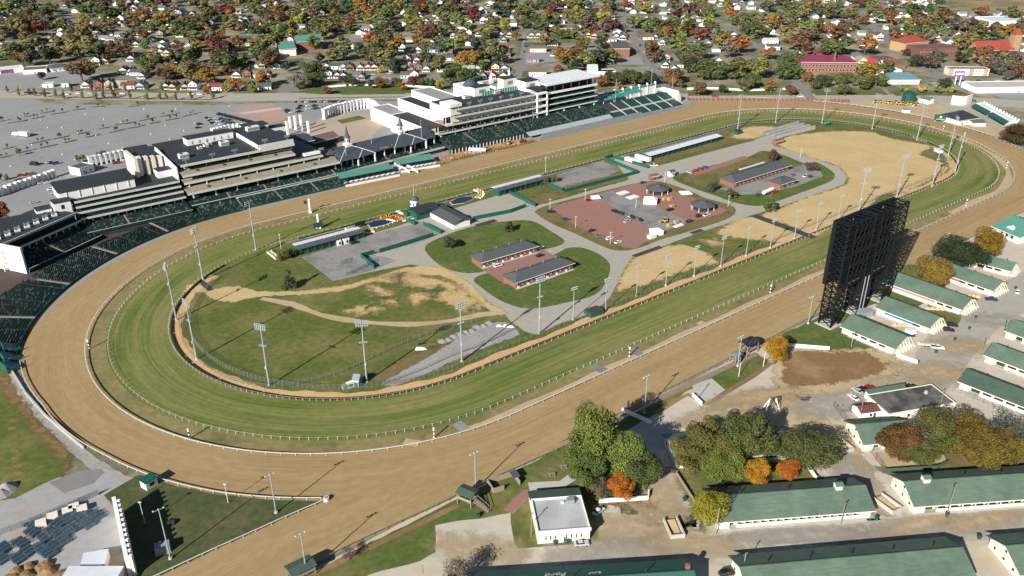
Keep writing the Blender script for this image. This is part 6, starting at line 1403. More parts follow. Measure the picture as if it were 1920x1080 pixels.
t=thing('gantry_frame','pale timber gantry frame standing on the sandy lane','frame',G(1446,768),.2)
for s in(-1,1): MB().bar((s*3,-1.2,0),(s*1.2,0,5.5),.3).build('leg',m_white,t); MB().bar((s*3,1.4,0),(s*1.2,0,5.5),.3).build('leg',m_white,t)
MB().bar((-1.2,0,5.5),(1.2,0,5.5),.35).build('beam',m_stall,t); MB().bar((0,0,5.4),(2.6,0,.6),.25).build('boom',m_stall,t)
t=thing('timber_stack','tan stack of timber beside the gantry frame','timber',G(1432,766),.2)
for i in range(5): MB().box(-1.8,-1+i*.42,.05,1.8,-.65+i*.42,.9).build('plank',m_wood,t)
# vehicles of the yard
for lb,x,y,a,k,c in (('black car left of two beside the blue banded barn',1778,621,TA-.9,'suv','black'),('black car right of two beside the blue banded barn',1785,612,TA-.9,'suv','black'),('white pickup towing a trailer in front of the lowest barn',1757,654,TA-.9,'pickup','white'),('dark blue pickup beside the red banded barn',1858,564,TA-.9,'pickup','navy'),('white car on the lane at the far right',1907,549,TA+.4,'sedan','white'),('white car at the left of the office car row',1600,748,2.0,'sedan','white'),('silver car second in the office car row',1607,735,2.0,'sedan','silver'),('black car third in the office car row',1619,734,2.0,'suv','black'),('red car fourth in the office car row',1631,731,2.0,'suv','red'),('black car fifth in the office car row',1668,731,2.2,'sedan','black'),('dark grey car sixth in the office car row',1682,731,2.2,'sedan','grey'),('dark car at the right end of the office car row',1709,729,2.2,'suv','black'),('silver car parked at the flat roofed office',1090,1022,.1,'sedan','silver'),('white golf buggy by the low wall behind office',1122,961,.8,'sedan','white'),('black car at the bottom edge beside the largest barn',1362,1078,.3,'suv','black')):
    car(lb,(x,y),a,k,c)
trailer('white box trailer between blue banded and lowest barn',(1703,632),(1718,629),3.2,2.6); t=thing('flat_trailer','low flat trailer with straw behind the white pickup','trailer',G(1738,648),TA-.9); MB().box(-4,-1.1,.6,4,1.1,.8).build('deck',m_white,t); MB().box(-3,-.9,.8,1,.9,1.5).build('straw_load',m_straw,t)
for x in(-1,.2):
    for y in(-1.15,1.15): MB().tube((x,y-.12,.35),(x,y+.12,.35),.35,.35,10).build('wheel',m_tyre,t)
# ================================================================ NEAR TREES
def TH(x,by,ty):
    b=G(x,by); lo,hi=0,80
    for _ in range(40):
        m_=(lo+hi)/2; d=Vector((b.x,b.y,m_-CAM_H)); yy=540-F_PX*(d.y*SP+d.z*CP)/(d.y*CP-d.z*SP)
        if yy>ty: lo=m_
        else: hi=m_
    return lo
for lb,x,by,r,h,c,l in (
 ('tallest yellow-green tree beside the back straight',1108,893,8.8,33,'ygreen2','near'),
 ('dark green tree at the foot of the tallest tree',1090,915,7,18,'lgreen2','near'),
 ('olive green tree right of the tallest tree',1168,905,7.2,24,'ygreen2','near'),
 ('green tree at the right of the clump by the low wall',1207,918,7,16,'lgreen2','near'),
 ('bare greyish tree in front of the tall clump',1125,935,4.5,8,'grey','thin'),
 ('bright orange maple before the tall clump by the white wall',1162,934,5.2,9.5,'orange','near'),
 ('olive shrubby tree at the left of the grove',1290,885,7.5,14,'olive2','near'),
 ('yellow tinged tree in the upper left of the grove',1328,872,8,20,'olive2','near'),
 ('largest green tree in the middle of the grove',1392,872,9.5,22,'lgreen2','near'),
 ('yellow-green tree at the front of the grove',1350,905,8,13,'ygreen2','near'),
 ('broad green tree at the right of the grove',1505,880,10,16,'lgreen2','near'),
 ('golden orange maple at the front of the grove',1411,911,5.2,11,'gold','near'),
 ('rusty red maple on the lawn right of the golden one',1478,900,4.6,9,'orange','near'),
 ('bright yellow-green tree at the left gable of the cupola barn',1327,985,6,13,'ygreen','near'),
 ('golden maple beside the grey viewing stand',1451,682,6.4,12.5,'gold','near'),
 ('orange tinged round tree, nearest of three above the pink banded barn',1744,533,9.8,16.5,'goldgreen','near'),
 ('dark green broad round tree, middle of three above the barns',1797,508,12.2,19,'dgreen2','near'),
 ('golden orange round tree, farthest of three above the barns',1845,480,9.5,16.5,'goldgreen','near'),
 ('rusty sparse tree over the white gabled barn',1672,858,8.5,14,'rust2','near'),
 ('grey half bare tree in the autumn grove',1705,850,8,15,'grey2','thin'),
 ('olive tree in the middle of the autumn grove',1745,850,9,20,'olive2','near'),
 ('brown olive tree before the grove office',1722,872,7,10,'olive2','near'),
 ('olive gold tree in the right of the autumn grove',1800,852,9.5,17,'oliveg','near'),
 ('olive gold broad tree at the front right of the autumn grove',1835,872,9.5,14,'oliveg','near'),
 ('olive tree at the right end of the autumn grove',1872,862,8,13,'oliveg','near'),
 ('bare grey branching tree behind the right end of the grove',1885,840,8.5,15,'grey2','thin'),
 ('dark brown olive round tree at the far right edge of the course',1903,272,13,17,'browng','near'),
 ('small bare tree on the lawn by the chute',655,1050,2.5,5,'grey','thin')):
    extra=dict(gold=(.38,.19,.022),orange=(.42,.135,.025),ygreen=(.26,.25,.035),ygreen2=(.16,.17,.042),olive2=(.125,.12,.034),lgreen2=(.10,.115,.035),goldgreen=(.24,.145,.028),dgreen2=(.038,.05,.018),rust2=(.15,.085,.03),grey2=(.12,.11,.085),oliveg=(.16,.12,.028),browng=(.09,.062,.022))
    tree(lb,G(x,by),r,h,extra.get(c,c),l,crown_frac=.88 if l=='near' else .85)
for i,(x,y) in enumerate(((1230,800),)): pass
tree('leafless tree whose shadow falls on the pavement at the bottom',G(858,1100),5,11,'grey','thin')
# ================================================================ LOWER LEFT YARD
panel_fence('grey sheet fence along the upper side of the construction yard',[(0,1004),(60,982),(130,952),(186,928)],2.4,m_steel,'sheet_fence',3)
t=thing('stepped_wall','white stepped sheet wall at the right side of the construction yard','wall',G(246,1080)); 
P=[G(246,1080),G(222,966)]
for i in range(12):
    a=P[0].lerp(P[1],i/12)-P[0]; c=P[0].lerp(P[1],(i+1)/12)-P[0]; MB().bar(a+Vector((0,0,4+.0*i)),c+Vector((0,0,4)),1.2,8-.15*(i%3)).build('panel',m_white,t); MB().bar(a+Vector((1.2,0,4)),a+Vector((1.25,.8,4)),.8,8.2).build('buttress',m_white,t)
t=thing('white_hall_roof','white roof of a hall cut by the bottom edge in the yard','building',G(150,1080)); MB().box(-2,-12,0,14,-.5,4).build('wall',m_white,t); MB().box(-2.3,-12.3,4,14.3,-.2,4.3).build('roof',m_whiteroof,t)
t=thing('white_container','white container box standing beside the white hall','container',G(178,1062),.25); MB().box(-3,-3,0,4,3,3.2).build('box',m_white,t); MB().box(-3.1,-3.1,3.2,4.1,3.1,3.35).build('lid',m_whiteroof,t)
st=[(62,1000),(85,1010),(95,1000),(112,1003),(128,998),(140,990),(150,985),(160,975),(170,968),(182,970),(110,985),(60,985),(78,1030),(92,1040),(100,1028),(55,1035),(35,1050),(128,975),(145,965),(8,1030),(5,1050),(165,985),(120,1015),(40,1020)]
m_bar=mat('barrier_galv',(.105,.155,.20),.6,.25,1)
bmesh_=MB()
for i in range(7): bmesh_.box(-1.7,-.6+i*.2,.1,1.7,-.52+i*.2,1.15)
bm1=bmesh_.mesh('stacked_barrier',m_bar)
for i,(x,y) in enumerate(st):
    t=thing('barrier_stack','stack of galvanised crowd barriers in the lower left yard','barriers',G(x,y),R_(60)+random.uniform(-.15,.15),'stacks of crowd barriers')
    for k in range(3): put('stacked_barrier',bm1,t,(random.uniform(-.2,.2),k*1.6-1.6,.1*k))
    MB().box(-1.5,-2.2,0,1.5,2.4,.1).build('pallet',m_wood,t)
for i,(x,y) in enumerate(((78,985),(100,972),(128,962),(140,955),(155,958))):
    t=thing('block_stack','pale stack of blocks along the yard fence, '+ORD[i]+' from the left','blocks',G(x,y),.5,'block stacks by the fence')
    for k in range(3): MB().box(-1.6,-1.3,k*.6+.01,1.6,1.3,k*.6+.56).build('layer',m_cream,t)
t=thing('soil_mound','brown soil mound at the bottom left corner','soil mound',G(85,1072))
for i in range(9): MB().cyl(random.uniform(-9,9),random.uniform(-4,3),0,random.uniform(.8,1.7),random.uniform(2,4),.9,9).build('heap',m_brown,t)
t=thing('gravel_mound','grey gravel mound at the left edge','gravel mound',G(4,926))
for i in range(4): MB().cyl(random.uniform(-5,3),random.uniform(-3,3),0,random.uniform(1.5,2.6),random.uniform(3,4.5),.5,9).build('heap',m_gravel,t)
# low green steel bleacher units on the outer left bend
for i,(x,y) in enumerate(((22,655),(20,672),(22,690))):
    t=thing('rail_bleacher','green clad bleacher unit outside the left bend, '+ORD[i]+' from the top','bleachers',G(x,y),TA+1.6+.1*i,'green bleacher units'); 
    for k in range(5): MB().box(-4,-3+k*1.2,.3+k*.6,4,-2+k*1.2,.42+k*.6).build('plank',m_steel,t)
    MB().box(-4.1,3,0,4.1,3.2,4.2).build('back_panel',m_gpaint,t); MB().box(-4.2,-3.2,0,-4,3,2.2).build('side_panel',m_gpaint,t)
wall_run('white outer kerb wall along the gravel bank of the left bend',[(22,696),(48,738),(85,780),(125,815),(158,842)],.9,m_slab,.5)
t=thing('service_cart','small dark service cart on the corner lawn','cart',G(322,982)); MB().box(-1.2,-.7,.4,1.2,.7,1.1).build('body',m_stall,t)
for x in(-.8,.8): MB().tube((x,-.8,.3),(x,.8,.3),.3,.3,8).build('axle',m_tyre,t)
t=thing('lamp_cabinet','grey steel cabinet at the foot of the lower left lamp post','cabinet',G(306,1033),.4); MB().box(-2.2,-1.6,.2,2.2,1.6,2.6).build('body',m_galv,t); MB().box(-2.4,-1.8,0,2.4,1.8,.2).build('base',m_slab,t)
# ================================================================ TOWN: streets
ZT=[.03]
def street(label,pts,w,m=None):
    ZT[0]+=.004; return ribbon('street',pxline(pts,12),w,ZT[0],m or m_road)
avenue=[(-120,178),(100,179),(300,183),(480,184),(640,181),(820,180),(1000,181),(1290,184),(1500,184.5),(1640,185.5),(1760,188),(1960,199)]
ribbon('avenue',pxline(avenue,20),26,.04,m_asph)
ribbon('avenue',pxline([(x,y-6) for x,y in avenue],20),12,.046,m_asph)
for pts in ([(100,182),(300,186),(400,187)],[(560,184.5),(700,182.5),(800,182)],[(640,177),(760,176)],[(1300,186),(1420,186.5)]): ribbon('median_strip',pxline(pts,15),3.2,.08,m_grass)
for pts,w in (([(522,180),(545,160),(562,140),(594,113),(620,98),(650,84),(690,70)],12),([(968,172),(976,140),(984,105),(990,70),(998,35),(1006,0),(1010,-20)],12),([(1262,182),(1245,150),(1222,118),(1204,88),(1186,62),(1170,36),(1150,0)],12),([(1522,186),(1503,164),(1480,140)],9),([(1960,290),(1900,248),(1835,205),(1772,152),(1732,124),(1700,100),(1650,60),(1600,20)],14),([(590,120),(640,137),(720,141),(850,149),(965,152)],11),([(985,84),(1080,82),(1180,86),(1210,90)],8),([(985,128),(1060,126),(1140,128),(1230,132)],8),([(-50,160),(60,162),(130,158),(210,150),(330,138)],10),([(60,0),(110,22),(150,50),(200,60),(300,75),(420,80),(520,75)],8),([(620,40),(760,46),(900,48),(990,52)],8),([(990,30),(1100,28),(1250,32)],8),([(1340,40),(1390,68),(1425,90),(1500,110)],9),([(1560,100),(1650,95),(1700,100)],9),([(1600,22),(1720,20),(1800,40),(1930,60)],10),([(1780,150),(1860,150),(1960,158)],9),([(640,100),(740,104),(850,106),(970,108)],6),([(1210,100),(1330,104),(1420,108),(1495,125)],8),([(300,30),(450,34),(620,30)],7)):
    street('',pts,w)
sheet('town_lawn',[(548,173),(600,164),(700,160),(835,165),(825,174),(700,176),(600,177)],.07,m_lawn)
sheet('town_lawn',[(1290,172),(1400,168),(1500,168),(1495,178),(1400,179),(1290,180)],.07,m_grass); sheet('town_lawn',[(1520,170),(1650,165),(1665,178),(1530,179)],.07,m_grass); sheet('town_lawn',[(1665,170),(1800,170),(1820,178),(1680,180)],.07,m_grass)
sheet('town_lawn',[(983,80),(1025,79),(1022,88),(982,88)],.065,m_lawn); sheet('town_lawn',[(1032,66),(1070,66),(1070,76),(1030,75)],.065,m_lawn); sheet('town_lawn',[(980,134),(993,133),(993,145),(978,145)],.066,m_lawn)
sheet('dry_field',[(1780,0),(1810,14),(1860,22),(1960,30),(2100,30),(2100,-30),(1700,-30)],.06,mat('tan_field',(.27,.20,.11),.95,.2,.05,space='world',col2=(.18,.14,.07),bigscale=.02))
sheet('town_lot',[(-60,135),(60,130),(150,128),(190,140),(120,165),(-60,172)],.06,m_lot); sheet('town_lot',[(985,100),(1045,96),(1048,115),(985,122)],.062,m_lot); sheet('town_lot',[(1150,110),(1200,108),(1210,122),(1160,122)],.063,m_lot); sheet('town_lot',[(1780,152),(1880,146),(1960,150),(1960,190),(1880,185),(1840,172)],.064,m_lot); sheet('town_lot',[(640,140),(840,150),(820,158),(640,148)],.065,m_asph)
sheet('service_yard',[(1570,190),(1640,188),(1760,195),(1830,212),(1900,250),(1890,262),(1830,246),(1760,226),(1690,210),(1620,200)],.07,m_sandy); sheet('service_yard',[(1750,190),(1830,192),(1900,240),(1850,236),(1790,212)],.08,m_asph)
# ---- perimeter wall beyond the far bend
arcade('boundary_wall','low brick boundary wall behind the far bend',[(1290,189),(1400,190),(1500,190.5),(1590,192)],40,2.2,.6,m_brick,solid=True)
# ================================================================ HOUSES
m_hw=mat('house_wall',(.5,.5,.5),.75,.06,.4,objcol=True); m_hr=mat('house_roof',(.1,.1,.1),.85,.14,.8,objcol=True); m_door=mat('door_paint',(.12,.05,.03),.6,.1)
def house_proto(kind):
    r=put('house',None); P=[]
    if kind=='shotgun': w,d,e,rh=7.5,14,3.6,2.8
    elif kind=='bungalow': w,d,e,rh=9.5,13,3.4,3.2
    elif kind=='two': w,d,e,rh=8.5,12,6.2,3
    elif kind=='side': w,d,e,rh=13,9,3.4,2.8
    else: w,d,e,rh=20,12,3.6,2.6
    fr=kind in('shotgun','bungalow','two')
    b=MB()
    if fr:
        b.box(-w/2,0,0,w/2,d,e); b.profile([(-w/2,e-.01),(w/2,e-.01),(0,e+rh-.1)],0,d,'y')
        rf=MB(); o=.5
        for s in(-1,1): rf.hexa([(s*(w/2+o),-.6,e-rh*o/(w/2)),(0,-.6,e+rh),(0,d+.6,e+rh),(s*(w/2+o),d+.6,e-rh*o/(w/2)),(s*(w/2+o),-.6,e-rh*o/(w/2)+.25),(0,-.6,e+rh+.25),(0,d+.6,e+rh+.25),(s*(w/2+o),d+.6,e-rh*o/(w/2)+.25)])
    else:
        b.box(-w/2,0,0,w/2,d,e); b.profile([(0,e-.01),(d,e-.01),(d/2,e+rh-.1)],-w/2,w/2)
        rf=MB(); g_=gable_roof(w,d,e,rh,.5); rf.v=[(x-w/2,y,z) for x,y,z in g_.v]; rf.f=g_.f
    o=put('wall',b.mesh('wall',m_hw),r); o['paint']=1
    ro=put('roof',rf.mesh('roof',m_hr),r); ro['paint']=2; put('chimney',MB().box(w*.18,d*.55,e,w*.18+.9,d*.55+.9,e+rh+1.0).mesh('chimney',m_brick),ro)
    wp=MB().box(-.65,-.06,-.8,.65,.04,.8).mesh('window',m_glass)
    for x in ([-w*.28,w*.05] if fr else [-w*.35,-w*.12,w*.3]): put('window',wp,r,(x,-.03,1.9))
    if kind=='two':
        for x in(-w*.25,w*.25): put('window',wp,r,(x,-.03,4.8))
    ws=MB().box(-.06,-.6,-.8,.04,.6,.8).mesh('window',m_glass)
    for y in(d*.3,d*.65): put('window',ws,r,(-w/2-.01,y,1.9))
    put('door',MB().box(-.5,-.07,0,.5,.03,2.1).mesh('door',m_door),r,(w*.32,0,.0))
    if kind!='side': po=put('porch_roof',MB().hexa([(-w/2,-2.3,2.5),(w/2,-2.3,2.5),(w/2,0,3.2),(-w/2,0,3.2),(-w/2,-2.3,2.7),(w/2,-2.3,2.7),(w/2,0,3.4),(-w/2,0,3.4)]).mesh('porch_roof',m_hr),r); po['paint']=2
    if kind!='side':
        pp=MB().box(-.12,-.12,0,.12,.12,2.5).mesh('porch_post',m_white)
        for x in(-w/2+.3,w/2-.3): put('porch_post',pp,r,(x,-2.1,0))
    return r
HP={k:house_proto(k) for k in('shotgun','bungalow','two','side','long')}
WALLC=[('white',(.70,.69,.66))]*7+[('cream',(.60,.54,.42)),('pale blue',(.36,.43,.47)),('pale yellow',(.58,.49,.27)),('grey',(.30,.30,.29)),('brick',(.24,.11,.075)),('beige',(.48,.41,.32))]
ROOFC=[('grey',(.15,.15,.15))]*4+[('dark grey',(.07,.072,.078))]*4+[('brown',(.12,.085,.065)),('pale grey',(.27,.265,.26)),('dark red',(.17,.045,.04)),('dark green',(.05,.085,.065))]
hpos=[]
def house(px,py,kind=None,wall=None,roof=None,s=1.0):
    p=G(px,py); 
    wall=wall or random.choice(WALLC); roof=roof or random.choice(ROOFC); kind=kind or random.choices(['shotgun','bungalow','two','side'],[5,4,2,2])[0]
    hpos.append((p,px,py,kind,wall,roof,s))
HL=[(443,146),(463,147),(482,146),(501,147),(447,128),(478,127),(490,128),(531,127),(519,129),(404,170),(346,169),(362,169),(425,167),(466,169),(496,169),(323,169),(612,130),(628,130),(615,147),(632,147),(587,145),(429,47),(450,44),(459,56),(461,81),(441,85),(573,19),(601,48),(513,21),
(643.5,131),(655,131),(675,132),(690,132),(701.6,132),(737.6,135),(769,135),(784,135),(799,135),(831,135),(858,135),(878,135),(895,134),(912,135),(928.5,135),(945,134),(677,150),(763,147),(777,149),(891.6,146),(905.6,148),(923,148),(943.5,148),(643.5,148),(763,119),(781,118),(811,116),(840.6,114),(811,98.5),(826.5,98),(783,98.5),(796.6,70),(811,70),(825,70),(809,84),(798,44),(816,44),(833.5,42),(850,44),(809,56),(821,55),(833,56),(902,60),(898,68),(939,69.5),(955,69.5),(944,79),(943,95),(951,107),(683,69),(684,58),(723,33),
(996,71),(1009,71),(1022.5,72),(1073.5,70),(1080.5,72),(1090,71),(1102.5,70),(1114,72),(1123,72),(1155,73),(1167,75),(1028,86),(1039,86),(999.6,117),(1051.5,36),(1062,37),(1072.6,35),(1125,118),(1143,120),(1205,74),(1216,75),(1228,74),(1241,84),(1248.5,116),(1270,127),(1247,127),(1263,134),
(1347,119.6),(1301,86),(1327.5,86),(1375,70),(1410,61.6),(1452,93),(1491,114),(1319,21),(1350,12),(1390,8),(1610.5,114),(1617.6,119),(1653,126),(1649,75.6),(1675.6,46),(1660,33),(1644,33),(1640,42),(1688,30),(1742.5,26),(1788,32),(1767,51),(1777.7,58),(1758,75.6),(1795,70),(1874,65),(1899,65),(1640,12),(1665,15),(1690,12),
(60,108),(115,65),(125,72),(180,60),(200,55),(190,66),(225,70),(260,70),(300,70),(305,85),(255,88),(285,100),(300,102),(312,104),(140,105),(245,115),(230,138),(245,140),(255,142),(265,148),(180,122),(195,120),(225,165),(240,167),(262,167),(205,167),(160,165),(185,168),(310,168),(335,30),(360,30),(250,25),(265,30),(65,14),(50,22),(325,88),(390,82),(355,95),(365,92),(330,118),(395,168)]
for i,(x,y) in enumerate(HL):
    house(x,y,None,('pale blue',(.36,.46,.50)) if i==57 else None,('dark red',(.22,.035,.04)) if (x,y)==(923,148) else None)
# fill gaps between with more rows of homes farther back
random.seed(21)
occ=[(p.x,p.y) for p,*_ in hpos]
def free(x,y,d,lst):
    q=np.array(lst); return bool((((q-(x,y))**2).sum(1)>d*d).all())
SEGS=[]
for o in [o for o in bpy.data.objects if o.name.startswith(('street','avenue','town_lot','dry_field'))]:
    if o.name.startswith(('street','avenue')):
        v=[q.co for q in o.data.vertices]
        for i in range(0,len(v)-3,2): SEGS.append(((v[i]+v[i+1])/2,(v[i+2]+v[i+3])/2,(v[i]-v[i+1]).length/2))
SA_=np.array([(a.x,a.y) for a,b,w in SEGS]); SB_=np.array([(b.x-a.x,b.y-a.y) for a,b,w in SEGS]); SW_=np.array([w for a,b,w in SEGS]); SQ_=np.maximum((SB_**2).sum(1),1e-6)
def near_street(p,m=0):
    d=np.array((p.x,p.y))-SA_; k=np.clip((d*SB_).sum(1)/SQ_,0,1); e=d-SB_*k[:,None]
    return bool(((e**2).sum(1)<(SW_+m)**2).any())
BIGS=[(568,100),(1548,130),(1166,105),(1128,142),(1007,141),(1008,97),(1058,58),(1692,155),(1815,138),(1875,172),(1716,96),(1756,104),(1864,108),(1656,121),(1684,129),(1895,50),(1452,83),(20,135),(70,138),(115,132)]
bigp=[G(*b) for b in BIGS]
n=0; tries=0
while n<120 and tries<6000:
    tries+=1; x=random.uniform(-20,1940); y=random.choice([random.uniform(0,110),random.uniform(0,55)])
    if x>1780 and y<30: continue
    p=G(x,y)
    if free(p.x,p.y,15,occ) and not near_street(p,8) and all((p-q).length>32 for q in bigp):
        house(x,y); occ.append((p.x,p.y)); n+=1
far_h=[]; tries=0
while len(far_h)<330 and tries<9000:
    tries+=1; x=random.uniform(-30,1950); y=random.uniform(-2,100) if random.random()<.35 else random.uniform(-2,60)
    if x>1760 and y<28: continue
    p=G(x,y)
    if free(p.x,p.y,11.5,occ) and not near_street(p,6) and all((p-q).length>30 for q in bigp): far_h.append(p); occ.append((p.x,p.y))
fw_={}; fr_=MB()
for p in far_h:
    w,d,e,rh=random.uniform(3.6,5),random.uniform(9,13),random.uniform(3.2,4.4),random.uniform(2.2,3); a=random.uniform(-.15,.15)+random.choice([0,0,0,math.pi/2]); M=Matrix.Translation(p)@Matrix.Rotation(a,4,'Z'); k=random.choice(['w','w','w','c','b']); b=fw_.setdefault(k,MB())
    b.hexa([M@Vector(q) for q in((-w,0,0),(w,0,0),(w,d,0),(-w,d,0),(-w,0,e),(w,0,e),(w,d,e),(-w,d,e))])
    for yy in (0,d): b.poly([M@Vector(q) for q in((-w,yy,e),(w,yy,e),(0,yy,e+rh))])
    for sx in(-1,1): fr_.hexa([M@Vector(q) for q in((sx*(w+.5),-.5,e-.3),(0,-.5,e+rh),(0,d+.5,e+rh),(sx*(w+.5),d+.5,e-.3),(sx*(w+.5),-.5,e-.05),(0,-.5,e+rh+.25),(0,d+.5,e+rh+.25),(sx*(w+.5),d+.5,e-.05))])
fh=stuff(thing('far_houses','mass of small pale gabled houses in the farthest blocks of the town','houses')); 
for k,b in fw_.items(): stuff(b.build('walls',dict(w=m_white,c=m_cream,b=mat('pale_blue_wall',(.40,.45,.48),.8))[k],fh))
stuff(fr_.build('roofs',mat('far_grey_roofs',(.16,.155,.15),.85,.35,.03,space='world'),fh))
hpos.sort(key=lambda q:(q[0]-Vector((0,0,CAM_H))).length)
def nth(i): return str(i)+('th' if 10<=i%100<=20 else {1:'st',2:'nd',3:'rd'}.get(i%10,'th'))
def band(y): return 'front' if y>140 else 'second' if y>108 else 'middle' if y>76 else 'rear' if y>40 else 'farthest'
cnt={}
order=sorted(hpos,key=lambda q:q[1])
for q in order:
    p,x,y,kind,wall,roof,s=q; b_=band(y); cnt[b_]=cnt.get(b_,0)+1
    kn={'shotgun':'narrow gabled house','bungalow':'gabled bungalow','two':'two storey house','side':'low side-gabled house'}[kind]
    h=dup(HP[kind],p,random.uniform(-.12,.12)+(x-960)/960*-.12,f'{wall[0]} {kn} with {roof[0]} roof, {nth(cnt[b_])} from left in the {b_} rows',(s,s,s)); h['category']='house'; h['group']='houses of the neighbourhood'
    def rec(o):
        for c in o.children:
            if c.get('paint')==1: c.color=(*vary(wall[1],.08),1)
            elif c.get('paint')==2: c.color=(*vary(roof[1],.15),1)
            rec(c)
    rec(h)
def rm_tree(o):
    for c in list(o.children): rm_tree(c)
    bpy.data.objects.remove(o)
for h in HP.values(): rm_tree(h)
# ---- landmark buildings of the town
m_maroon=mat('maroon_roof',(.17,.028,.06),.7,.1,.4); m_redroof=mat('red_tile_roof',(.26,.055,.04),.8,.12,.6); m_tealr=mat('teal_blue_roof',(.10,.19,.22),.7,.1,.5)
bldg('school','green metal roofed hall with brick gable, left part behind the houses',(527,106),(556,104),45,8,'gable',4,1,m_creamw,m_tealm,cat='school')
bldg('school','green metal roofed hall, taller right part with brick end',(560,95),(606,92),34,10,'gable',5,1,m_brick,m_tealm,cat='school',win=6)
t,_,L=bldg('school','long red brick school with maroon roof behind the far bend trees',(1500,136),(1604,137),24,11,'gable',5,1,m_brick,m_maroon,hip=10,win=16,wz=7.5,ww=1.8,wh=2.4,cat='school'); windows(t,[L*(i+.5)/16 for i in range(16)],0,3,1.8,2.4); MB().box(L*.58,2,11,L*.61,4,21).build('chimney',m_brick,t)
bldg('warehouse','red brick warehouse with dark grey roof beside the middle street',(1151,107),(1180,107),45,9.5,'gable',2.5,.6,m_brick,m_shing,cat='warehouse')
t,_,_=bldg('white_hall','white hall with pale green gable and flat dark annex',(1102,143.5),(1120,143.5),14,6,'gable',5,.6,m_white,mat('pale_green_roof',(.35,.45,.40),.7),cat='building',win=3); bldg('white_hall','flat black roofed white annex beside the gabled hall',(1121,144),(1154,143.5),12,5,'flat',wm=m_white,rm=m_blackroof,cat='building',win=4)
for lb,A,B,d,h,wm,rm in (('long low white building with brown roof behind the clubhouse',(992,143),(1024,143),12,4,m_white,m_brownr),('long low cream building beside the small lawn',(994,98),(1024,98),12,4,m_cream,m_brownr),('long pale yellow house behind the green lot',(1040,60),(1072,59),12,4.5,mat('pale_yellow',(.6,.52,.33),.8),m_brownr),('white long house with pale roof among trees on the right',(1433,83),(1459,83),12,4,m_white,m_slab),('pale long house below the white long house',(1438,94),(1462,94),10,4,m_white,m_shing)):
    bldg('long_house',lb,A,B,d,h,'gable',2.6,.6,wm,rm,win=5,cat='house')
t,_,L=bldg('restaurant','white restaurant with teal blue hipped roof beside the avenue',(1662,158),(1723,158),22,4.5,'gable',5,1,m_white,m_tealr,hip=8,win=10,cat='restaurant')
t,_,L=bldg('motel','two storey cream and pink motel beside the diagonal street',(1778,141.5),(1853,142),12,6.5,'flat',wm=m_cream,rm=m_brownr,win=14,wz=4.8,cat='motel'); windows(t,[L*(i+.5)/14 for i in range(14)],0,1.8,1.1,1.3)
for x0 in(.0,.5,.86): MB().box(L*x0,-.2,0,L*x0+4,-.02,7).build('pier',m_pinkpave,t)
bldg('store','long white flat roofed store at the right edge by the avenue',(1829,175),(1990,172),26,5,'flat',wm=m_white,rm=m_slab,win=0,cat='store'); bldg('store','red fronted corner store with grey roof',(1639,123),(1675,121),14,7,'flat',wm=mat('red_front',(.38,.05,.05),.7),rm=m_shing,win=5,cat='store'); bldg('store','red brick corner shop beside the diagonal street',(1670,131),(1698,129),12,6,'flat',wm=m_brick,rm=m_brownr,win=4,cat='store'); bldg('store','white row of shops with red doors',(1646,141),(1690,139),12,4,'flat',wm=m_white,rm=m_whiteroof,win=5,cat='store')
bldg('parish_school','tan brick school with red hipped roof',(1695,99),(1738,96),26,11,'gable',6,1,mat('tan_brick',(.40,.27,.13),.85,.12),m_redroof,hip=10,win=7,wz=7,ww=1.6,wh=2.2,cat='school'); bldg('parish_hall','long brick parish hall with dull red roof',(1722,107),(1793,104),26,9,'flat',wm=m_brickd,rm=mat('dull_red_roof',(.16,.07,.075),.85,.1),win=12,wz=5.5,cat='building')
t,_,L=bldg('church','brick church with red tiled roof and square tower',(1832,110),(1898,109),22,9,'gable',9,1,mat('church_brick',(.33,.21,.12),.85,.12),m_redroof,win=8,wz=4.5,ww=1.2,wh=3.4,cat='church'); MB().box(L-2,2,0,L+7,11,26).build('tower',MATS['church_brick'],t); MB().cyl(L+2.5,6.5,26,33,7,.3,4).build('tower_roof',m_redroof,t); MB().profile([(0,9),(12,9),(6,17)],-3,12,'y').build('transept',m_redroof,t,(L*.55,0,0))
bldg('warehouse','white flat roofed works at the far right',(1862,52),(1960,50),45,8,'flat',wm=m_white,rm=m_whiteroof,win=6,cat='warehouse'); bldg('warehouse','white flat roofed shed left of the works',(1832,58),(1860,56),25,6,'flat',wm=m_white,rm=m_whiteroof,cat='warehouse')
bldg('garage','low garage with white band and dark brown canopy roof at left',(44,140),(88,137),20,4,'flat',wm=m_white,rm=m_brownr,cat='garage'); bldg('garage','white garage with dark hipped roof',(97,136),(130,132),16,4,'gable',2.5,.6,m_white,m_shing,hip=6,win=3,cat='garage'); t,_,L=bldg('store','white store with red and blue mural wall at the left edge',(2,140),(46,135),14,5,'flat',wm=m_white,rm=m_whiteroof,cat='store'); MB().box(0,-.1,.5,L*.55,-.02,4.6).build('mural',mat('mural_paint',(.42,.05,.06),.7,.5,.4,col2=(.05,.12,.32),bigscale=.35),t)
bldg('kiosk_store','pale green canopied kiosk on the left street corner',(80,165),(100,164),8,3.5,'flat',wm=m_white,rm=m_tealm,cat='kiosk'); bldg('kiosk_store','pale green roofed stand beside the street corner trees',(116,164),(130,163),8,4,'gable',1.5,.5,m_white,m_tealm,cat='kiosk')
